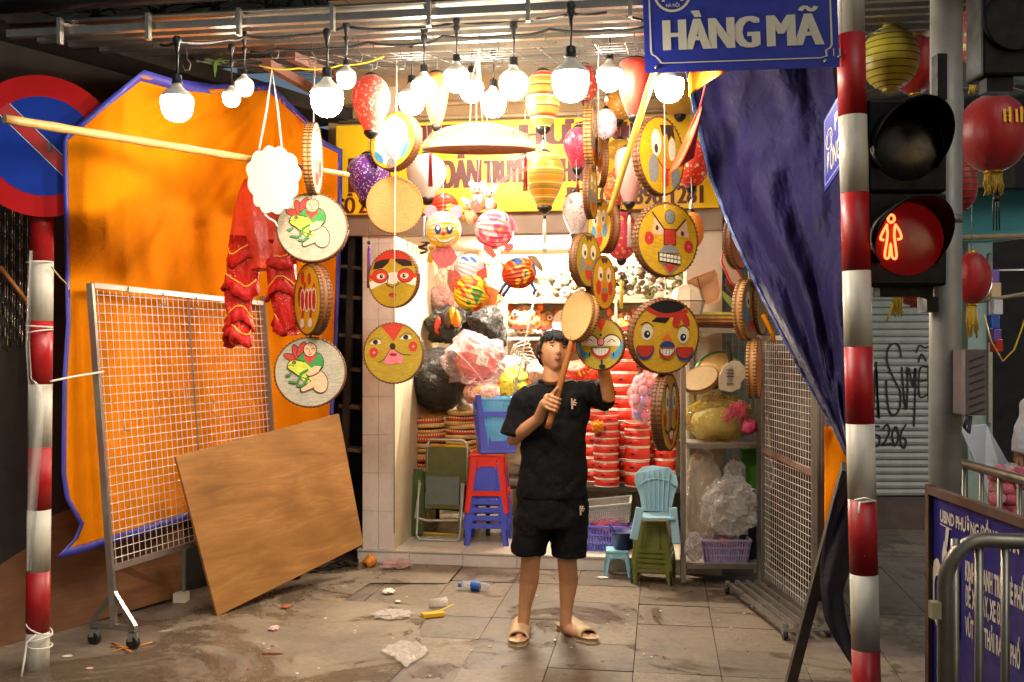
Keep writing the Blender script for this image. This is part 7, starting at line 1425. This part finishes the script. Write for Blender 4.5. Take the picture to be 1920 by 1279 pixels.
# ------------------------------------------------------------------ ferns and dark foliage under the eaves, foil streamers
def plant(name, label, c, n, L, mt, seed, droop=.5, wid=.2, cat='plant', group=None):
    r = random.Random(seed); o = thing(name, label, cat, c, group=group); stem = MB()
    for i in range(n):
        a = r.uniform(0, 2 * pi); el = r.uniform(-.3, 1.1); l_ = L * r.uniform(.6, 1.1); d = V((cos(a) * cos(el), sin(a) * cos(el), sin(el))); w = d.cross(V((0, 0, 1))).normalized() * l_ * wid * .5; mb = MB(); v = []
        for k in range(6): t = k / 5; p = V(c) + d * l_ * t - V((0, 0, droop * l_ * t * t)); ww = w * sin(pi * min(1, .12 + t * .88)) ; v += [p - ww, p + V((0, 0, -.004)), p + ww]
        f_ = []
        for k in range(5): f_ += [(3 * k, 3 * k + 1, 3 * k + 4, 3 * k + 3), (3 * k + 1, 3 * k + 2, 3 * k + 5, 3 * k + 4)]
        mb.add(v, f_, 0, True); mb.build('leaf', mt, o)
    return o
M_LEAF = mat('leaf_green', '4c7a2c', .5, var=.25, scale=20); M_LEAFD = mat('leaf_dark', '26361c', .6, var=.3, scale=20)
plant('hanging_plant', 'small bright green plant hanging under the awning corner', P(404, 116, 5.6), 10, .085, M_LEAF, 3, wid=.22); plant('hanging_plant', 'single broad-leaved sprig right of the small hanging plant', P(418, 104, 5.5), 2, .10, M_LEAF, 8, wid=.38)
for i, (x, y, L) in enumerate(((60, 40, .5), (180, 25, .55), (300, 40, .4), (400, 15, .4), (500, 10, .35), (120, 90, .35), (560, -20, .35))): plant('roof_fern', ['dark fern at the far left above the round sign', 'dark fern on the roof edge at the left', 'dark fern over the awning left end', 'dark fern left of the awning middle', 'dark fern above the rolled awning edge', 'low dark fern under the eave near the sign', 'dark fern highest above the awning'][i] if i != 1 else 'dark bushy fern on the eave between two others', P(x, y, 6.4), 20, L, M_LEAFD, 30 + i, wid=.12, group='ferns growing along the dark eave')
rs2 = random.Random(2)
M_FOIL = [mat('foil_silver', '8a8a90', .2, metal=.9), mat('foil_gold', '8a6a2c', .25, metal=.9), mat('foil_dark', '3a3a40', .25, metal=.8)]
for i in range(13):
    x = -6 + i * 4.6 + rs2.uniform(-1, 1); y0 = 400 + rs2.uniform(-40, 20); y1 = 640 + rs2.uniform(-10, 30)
    MB().grid(lambda a, b: P(x + a * 2.6, y0 + (y1 - y0) * b, 5.42 + .012 * sin(b * 40 + i)), 1, 30).build('foil_streamer', M_FOIL[i % 3], loc=P(x, y0, 5.42), label='thin shiny foil streamer hanging on the dark wall behind the left pole', cat='streamer', group='foil streamers on the dark wall', solid=.001)
MB().tube([P(0, 500, 5.3), P(52, 568, 5.35)], .012, 8).build('rod', M_BAMD, loc=P(0, 500, 5.3), label='brown stick leaning behind the left striped pole', cat='stick')
# ------------------------------------------------------------------ people
def evaluated(mb, mods, name):
    """run modifiers over loose closed shapes and keep the resulting single skin"""
    me = bpy.data.meshes.new(name); me.from_pydata([tuple(p) for p in mb.v], [], mb.f); o = bpy.data.objects.new(name, me); COL.objects.link(o)
    for f_ in mods: f_(o)
    dg = bpy.context.evaluated_depsgraph_get(); m2 = bpy.data.meshes.new_from_object(o.evaluated_get(dg)); bpy.data.objects.remove(o); bpy.data.meshes.remove(me); m2.name = name
    m2.polygons.foreach_set('use_smooth', [True] * len(m2.polygons)); return m2
def rem(v):
    def f(o): m = o.modifiers.new('r', 'REMESH'); m.mode = 'VOXEL'; m.voxel_size = v; m.use_smooth_shade = True
    return f
def smo(n, fa=.5):
    def f(o): m = o.modifiers.new('s', 'SMOOTH'); m.iterations = n; m.factor = fa
    return f
def attach(me, mt, par, name, solid=0):
    me.transform(TM[par.name].inverted()); me.materials.clear(); me.materials.append(mt); return link(name, me, par, solid=solid)
def capsule(mb, pts, rs_, n=14):
    """tapered limb with rounded ends"""
    pts = [V(p) for p in pts]; d0 = (pts[0] - pts[1]).normalized(); d1 = (pts[-1] - pts[-2]).normalized()
    P_ = [pts[0] + d0 * rs_[0] * .9, pts[0] + d0 * rs_[0] * .6] + pts + [pts[-1] + d1 * rs_[-1] * .6, pts[-1] + d1 * rs_[-1] * .9]; R_ = [rs_[0] * .35, rs_[0] * .75] + list(rs_) + [rs_[-1] * .75, rs_[-1] * .35]
    mb.tube(P_, R_, n); return mb
def skin_mat(name, c):
    t = NT(name); t.base(t.ramp(t.noise(9, 4), [(.3, tuple(x * .88 for x in hexc(c))), (.7, hexc(c))])); t.set(Roughness=.5); t.b.inputs['Subsurface Weight'].default_value = .06; t.b.inputs['Subsurface Radius'].default_value = (.02, .008, .004); t.bump(t.noise(120, 3), .08, .002); return t.m
M_SKIN = skin_mat('skin', 'c48a60'); M_SKIN2 = skin_mat('skin_dark', '8a563a')
def cloth_mat(name, c, rough=.85):
    t = NT(name); n = t.noise(260, 3, .5); t.base(t.ramp(t.noise(5, 4), [(.3, tuple(x * .85 for x in hexc(c))), (.7, hexc(c))])); t.set(Roughness=rough); t.b.inputs['Specular IOR Level'].default_value = .2
    t.bump(t.math('ADD', t.math('MULTIPLY', t.noise(7, 4, .55, (1.6, 1.6, .7), dist=1.2), 1.0), t.math('MULTIPLY', n, .05)), .5, .04); return t.m
M_BLK = cloth_mat('black_cotton', '0f0e10'); M_BLK2 = cloth_mat('black_jersey', '0b0a0d'); M_WSH = cloth_mat('white_shirt', 'c8ccd4', .8)
M_HAIR = mat('black_hair', '0b0908', .5, var=.4, scale=60, stretch=(1, 1, .12), bump=.5, bscale=110); M_LIP = mat('lips', '9a5444', .45); M_SOLE = mat('slipper_beige', 'b0926a', .6, var=.06, bump=.15, bscale=90); M_EYEW = mat('eye_white', 'e8e2da', .25)
def head_shape(p, hair=0):
    x, y, z = p.x, p.y, p.z; q = V((x * .078, y * .097, z * .118))
    if z < 0: t = -z; q.x *= 1 - .30 * t ** 1.6; q.y *= (1 - .10 * t) if y < 0 else (1 - .34 * t ** 1.2)
    if y < 0: q.y *= .94 - .05 * (abs(x) < .5)
    g = lambda cx, cz, sx, sz: math.exp(-((x - cx) / sx) ** 2 - ((z - cz) / sz) ** 2) * (y < 0)
    q.y -= .022 * g(0, -.27, .14, .10) + .012 * g(0, -.08, .10, .17) + .006 * g(0, .20, .5, .10)      # nose, bridge, brow
    q.y += .010 * g(.38, .06, .20, .12) + .010 * g(-.38, .06, .20, .12)                                 # eye sockets
    q.y -= .007 * g(0, -.52, .26, .07) + .005 * g(0, -.62, .22, .06) + .010 * g(0, -.88, .26, .14)      # lips, chin
    q.x += (.006 * g(.5, -.2, .25, .2) - .006 * g(-.5, -.2, .25, .2))                                    # cheek bones
    for s_ in (-1, 1): q.y -= .004 * g(s_ * .14, -.31, .07, .06)
    return q
def head_mesh(mb, M):
    mb.ball((0, 0, 0), 1, 44, 34); n = 45 * 35
    k = len(mb.v) - 44 * 35
    for i in range(k, len(mb.v)): mb.v[i] = M @ head_shape(mb.v[i])
    for s_ in (-1, 1): mb.ball(M @ V((s_ * .079, .012, -.008)), (.010, .022, .033), 10, 8, rot=M.to_3x3() @ RZ(s_ * 18))
def person(name, label, loc, c):
    o = thing(name, label, 'person', loc)
    mb = MB(); M = c['head']; head_mesh(mb, M)
    capsule(mb, [M @ V((0, .022, -.07)), M @ V((0, .03, -.13)), c['neck']], [.052, .055, .066])
    for pts, rs_ in c['limbs']: capsule(mb, pts, rs_)
    for pts, rs_ in c['fingers']: capsule(mb, pts, rs_, 8)
    for q, r in c['blobs']: mb.ball(q, r, 14, 10)
    attach(evaluated(mb, [rem(.0042), smo(4, .45)], 'body'), c['skin'], o, 'body')
    # hair: shell over the skull down to a fringe, with loose locks along its edge
    hb = MB(); rh = random.Random(5); NU, NV = 60, 40; mask = {}
    def hp(p, k=1.0):
        q = head_shape(V((p.x, max(p.y, -.98), p.z))); lift = .012 + .014 * max(0, p.z) + .004 * noise.noise(p * 4)
        return M @ (q + V((p.x, p.y, p.z * .9)).normalized() * lift * k)
    vs = []; ok = []
    for j in range(NV + 1):
        for i in range(NU):
            t = pi * j / NV; a = 2 * pi * i / NU; p = V((sin(t) * cos(a), sin(t) * sin(a), cos(t))); fr_ = .40 + .10 * sin(a * 9) * .4 + .06 * abs(p.x)
            line = fr_ if p.y < -.35 else (fr_ - (p.y + .35) * 1.6 if p.y < .05 else -.26 - .30 * (p.y - .05)); ok.append(p.z > line); vs.append(hp(p))
    fs = []
    for j in range(NV):
        for i in range(NU):
            q = (j * NU + i, (j + 1) * NU + i, (j + 1) * NU + (i + 1) % NU, j * NU + (i + 1) % NU)
            if all(ok[k] for k in q): fs.append(q)
    hb.add(vs, fs, 0, True)
    for i in range(420):
        a = rh.uniform(0, 2 * pi); p = V((cos(a), sin(a), 0)); fr_ = .62 if p.y < -.2 else .15; z0 = fr_ + rh.uniform(-.05, .3); p = V((cos(a) * math.sqrt(1 - z0 * z0), sin(a) * math.sqrt(1 - z0 * z0), z0)); z1 = z0 - rh.uniform(.20, .42) - (.15 if p.y > 0 else 0); z1 = max(z1, -.5)
        a2 = a + rh.uniform(-.05, .22); s1 = math.sqrt(max(0, 1 - z1 * z1)); p2 = V((cos(a2) * s1, sin(a2) * s1, z1)); pm = (p + p2).normalized(); hb.tube([hp(p, 1.0), hp(pm, 1.12), hp(p2, .75)], [.0028, .0034, .0006], 5)
    hb.build('hair', M_HAIR, o, solid=.004)
    for s_ in (-1, 1):
        e = head_shape(V((s_ * .40, -.90, .05)).normalized()); mb = MB(); mb.ball(M @ (e + V((0, .0055, 0))), (.0175, .010, .0095), 12, 8, rot=M.to_3x3()); mb.build('eye', M_EYEW, o); MB().ball(M @ (e + V((.003, -.0025, .0028))), (.0078, .0045, .0078), 10, 8, rot=M.to_3x3()).build('iris', M_CAP, o)
        MB().tube([M @ (e + V((dx, -.0035 + abs(dx) * .18, .0075 - abs(dx) * abs(dx) * 9))) for dx in (-.016, -.008, 0, .008, .016)], [.0014, .0030, .0032, .0030, .0014], 6).build('eyelid', M_HAIR, o)
        MB().tube([M @ (e + V((s_ * dx, -.008 + abs(dx) * .12, .022 - max(0, dx) * .22))) for dx in (-.02, -.008, .006, .02)], [.0028, .0048, .0046, .0018], 6).build('eyebrow', M_HAIR, o)
        nq = head_shape(V((s_ * .09, -.93, -.345)).normalized()); MB().ball(M @ (nq + V((0, -.001, -.002))), (.0055, .004, .0036), 8, 6, rot=M.to_3x3()).build('nostril', M_SKIN2, o)
    for z, r_ in ((-.515, .0052), (-.60, .0064)):
        MB().tube([M @ (head_shape(V((x_, -.86, z - (.02 if abs(x_) > .15 else 0))).normalized()) + V((0, -.001, 0))) for x_ in (-.27, -.14, 0, .14, .27)], [.0012, r_, r_ * .95, r_, .0012], 6).build('lip', M_LIP, o)
    return o
def J(x, y, dy=0): return P(x, y, 5.65 + dy)
sd_ = (J(1072, 640, -.24) - J(1028, 802, -.24)).normalized(); grip = J(1038, 757, -.24)
H = []; 
fx_ = V((1, 0, 0)) - sd_ * sd_.x; fx_.normalize(); fy_ = V((0, 1, 0)) - sd_ * sd_.y; fy_.normalize()
def hp_(a, b, c_): return grip + fx_ * a + fy_ * b + sd_ * c_
fingers = []
for k, cz in enumerate((.036, .013, -.010, -.032)):
    l_ = (1, 1.06, 1, .86)[k]; fingers.append(([hp_(-.036, -.012, cz + .004), hp_(-.014, -.034 * l_, cz), hp_(.016 * l_, -.034, cz - .003), hp_(.030 * l_, -.008, cz - .005), hp_(.020, .014, cz - .006)], [.0105, .0102, .0096, .009, .0082]))
fingers.append(([hp_(-.034, .004, .022), hp_(-.018, -.022, .058), hp_(-.004, -.026, .092)], [.0125, .0105, .0085]))
lh = J(1127, 650, -.17)
for k in range(4): b_ = lh + V((-.028 + .018 * k, 0, .02)); fingers.append(([b_, b_ + V((-.004 + .003 * k, -.012, .038)), b_ + V((-.004 + .003 * k, -.034, .052))], [.010, .0095, .008]))
fingers.append(([lh + V((-.03, -.0, -.02)), lh + V((-.052, -.012, .006)), lh + V((-.055, -.03, .022))], [.012, .0105, .009]))
Mh = MX.Translation(J(1038, 663, -.03)) @ (RY(8) @ RZ(15) @ RX(-27)).to_4x4()
conf = dict(skin=M_SKIN, head=Mh, neck=J(1040, 722, .03), fingers=fingers, blobs=[(hp_(-.036, .004, .0), (.026, .022, .046)), (lh, (.042, .018, .042))], limbs=[
    ([J(1008, 920), J(1000, 990, -.01), J(995, 1050, -.02), J(992, 1090, .02), J(984, 1140, .02), J(981, 1170, .02)], [.085, .072, .056, .056, .036, .034]),
    ([J(1064, 920), J(1064, 990, -.01), J(1063, 1050, -.02), J(1066, 1090, .02), J(1062, 1140, .02), J(1060, 1172, .02)], [.085, .072, .056, .056, .036, .034]),
    ([J(981, 1172, .03), J(976, 1188, -.05), J(972, 1199, -.13)], [.036, .030, .022]), ([J(1060, 1175, .03), J(1078, 1186, -.03), J(1098, 1196, -.08)], [.036, .030, .022]),
    ([J(992, 745), J(976, 790, -.0), J(963, 826, -.02), J(985, 805, -.10), J(1010, 785, -.17), hp_(-.05, .006, -.012)], [.050, .045, .038, .039, .032, .026]),
    ([J(1098, 738), J(1120, 745, -.06), J(1140, 744, -.12), J(1136, 715, -.14), J(1130, 682, -.165), lh], [.050, .045, .042, .040, .031, .026]),
    ([J(1042, 735), J(1042, 800), J(1038, 900)], [.10, .11, .12])])
for i in range(5): conf['fingers'].append(([J(964 + i * 5, 1198, -.14 + .004 * abs(i - 3)), J(963 + i * 5, 1202, -.175 + .006 * abs(i - 3))], [.010, .0085 if i < 4 else .011])); conf['fingers'].append(([J(1092 + i * 4.2, 1200 - i * 2.2, -.10 + i * .004), J(1097 + i * 4.4, 1203 - i * 2.4, -.125 + i * .006)], [.010 if i else .012, .0085]))
yp = person('person', 'young man in black T-shirt and shorts, looking up and hanging drums', J(1030, 1195), conf)
def garment(secs_list, limbs, vox, sm_, name, mt, par, fold=.02, extra=()):
    mb = MB()
    for secs in secs_list: loft(mb, secs, 30, fold)
    for pts, rs_ in limbs: mb.tube(pts, rs_, 18)
    def disp(o): tx = bpy.data.textures.new('fold', 'CLOUDS'); tx.noise_scale = .11; m = o.modifiers.new('d', 'DISPLACE'); m.texture = tx; m.strength = .034; m.mid_level = .5
    return attach(evaluated(mb, [rem(vox), smo(sm_, .5), disp, smo(2, .4)], name), mt, par, name)
sx = lambda px: S(px, 5.65)
ts_ = garment([[(J(1034, 932), sx(67), .135), (J(1036, 870), sx(62), .13), (J(1040, 800), sx(61), .125), (J(1043, 762), sx(65), .122), (J(1043, 738), sx(66), .105), (J(1043, 724), sx(52), .085), (J(1042, 714), sx(33), .066)]],
        [([J(1000, 738), J(985, 752), J(974, 785), J(966, 818, -.01)], [.062, .075, .078, .084]), ([J(1085, 734), J(1104, 736, -.03), J(1122, 740, -.06), J(1137, 741, -.105)], [.062, .074, .080, .086])], .0075, 5, 't_shirt', M_BLK, yp)
MB().tube([J(1042, 713) + V((sx(31) * cos(k * pi / 12), .064 * sin(k * pi / 12), -.012 * (sin(k * pi / 12) < 0) * abs(sin(k * pi / 12)) - .004)) for k in range(24)], .009, 8, closed=True).build('collar', M_BLK2, yp)
sh_ = garment([[(J(1034, 918), sx(64), .125), (J(1034, 960), sx(69), .14), (J(1034, 985), sx(68), .14)], [(J(1002, 960), sx(36), .125), (J(996, 1000), sx(35), .12), (J(990, 1038), sx(33), .115)], [(J(1066, 960), sx(35), .125), (J(1067, 1000), sx(34), .12), (J(1068, 1042), sx(32), .115)]], [], .0075, 4, 'shorts', M_BLK2, yp, .03)
M_LOGO = mat('logo_cream', 'd8c0a0', .6)
def logo(par, x, y, dy, sc, yaw):
    mb = MB(); f = lambda a, b: J(x + a * sc, y - b * sc, dy) + V((0, a * yaw, 0)); ribbon(mb, [(0, -10), (-1, 10)], 3, f); ribbon(mb, [(0, -1), (6, 8)], 2.6, f); ribbon(mb, [(1, -1), (7, -3)], 2.2, f); ribbon(mb, [(4, 2), (9, 1)], 2.2, f); mb.build('logo', M_LOGO, par, solid=.002)
logo(yp, 1073, 757, -.142, 1.0, .002); logo(yp, 1089, 957, -.118, .9, .004)
def slipper(x0, y0, x1, y1, par):
    a = G(x0, y0); b = G(x1, y1); d = (b - a); L = d.length; d.normalize(); s_ = V((d.y, -d.x, 0)); o = None
    out = [(0, -.034), (.0, .034), (.25, .043), (.6, .050), (.85, .052), (1.0, .034), (1.05, 0), (1.0, -.034), (.85, -.052), (.6, -.050), (.25, -.043)]
    q = [a + d * L * t + s_ * w for t, w in out]; n = len(q); MB().add([p + V((0, 0, .006)) for p in q] + [p + V((0, 0, .034)) for p in q], [list(range(n)), [n + i for i in range(n)][::-1]] + [(i, (i + 1) % n, n + (i + 1) % n, n + i) for i in range(n)]).build('slipper_sole', M_SOLE, par, bevel=.008)
    MB().grid(lambda u, v: a + d * L * (.36 + .52 * v - .10 * sin(u * pi) * (1 - v) - .06 * sin(u * pi) * v) + s_ * (.054 * cos(pi * u)) + V((0, 0, .026 + .062 * (1 - .42 * v) * sin(pi * u) ** .7)), 20, 10).build('slipper_strap', M_SOLE, par, solid=.009)
slipper(981, 1174, 970, 1213, yp); slipper(1053, 1178, 1112, 1207, yp)
hd = drum(1087, 593, 48, 5.41, 0, 'small plain tray drum on a bamboo handle raised by the young man', None, weave_mat('woven_pale', 'e2b878', 'c08a4c'), th=.36, hoop=M_HOOPL); hd.rotation_quaternion = (RY(13) @ RZ(-58)).to_quaternion()
a, b = J(1027, 804, -.24), J(1075, 632, -.24); mb = MB(); mb.tube([a.lerp(b, t / 12) for t in range(13)], [.0175 * (1.08 if t in (3, 8) else 1) for t in range(13)], 12)
hmesh = mb; inv_ = MX.LocRotScale(hd.location, hd.rotation_quaternion, hd.scale); TM[hd.name] = inv_; mb.build('handle', M_BAMD, hd)
# second person at the right edge
def K(x, y, dy=0): return P(x, y, 5.35 + dy)
M2 = MX.Translation(K(1996, 655)) @ RZ(-35).to_4x4()
f2 = [([K(1908, 866, -.02 + .012 * k), K(1903 + k, 880, -.02 + .012 * k), K(1898 + 2 * k, 888, -.03 + .012 * k)], [.010, .0095, .0085]) for k in range(4)] + [([K(1914, 862, -.03), K(1916, 876, -.05), K(1910, 884, -.055)], [.012, .011, .009])]
c2 = dict(skin=M_SKIN2, head=M2, neck=K(1996, 722), fingers=f2, blobs=[(K(1910, 862), (.028, .026, .04))], limbs=[([K(1965, 1010), K(1965, 1130), K(1968, 1215)], [.08, .055, .04]), ([K(2020, 1010), K(2020, 1130), K(2022, 1215)], [.08, .055, .04]), ([K(1945, 750), K(1925, 800), K(1916, 835), K(1911, 856)], [.05, .045, .036, .028]), ([K(2050, 750), K(2060, 830), K(2050, 900)], [.05, .04, .03]), ([K(1996, 750), K(1996, 900)], [.11, .12])])
p2 = person('person', 'person in white shirt at the right edge, one hand over the flowers', K(1996, 1215), c2); s5 = lambda px: S(px, 5.35)
garment([[(K(1996, 960), s5(62), .13), (K(1996, 860), s5(60), .13), (K(1996, 770), s5(62), .12), (K(1996, 735), s5(54), .10), (K(1996, 716), s5(28), .06)]], [([K(1960, 740), K(1940, 762), K(1925, 805), K(1914, 850)], [.06, .068, .062, .05]), ([K(2030, 740), K(2050, 770), K(2060, 830), K(2052, 890)], [.06, .066, .06, .05])], .008, 4, 'shirt', M_WSH, p2)
garment([[(K(1996, 950), s5(60), .13), (K(1996, 1000), s5(62), .13)], [(K(1966, 990), s5(32), .1), (K(1967, 1100), s5(24), .08), (K(1968, 1205), s5(18), .06)], [(K(2021, 990), s5(32), .1), (K(2021, 1100), s5(24), .08), (K(2022, 1205), s5(18), .06)]], [], .008, 4, 'trousers', M_BLK2, p2)
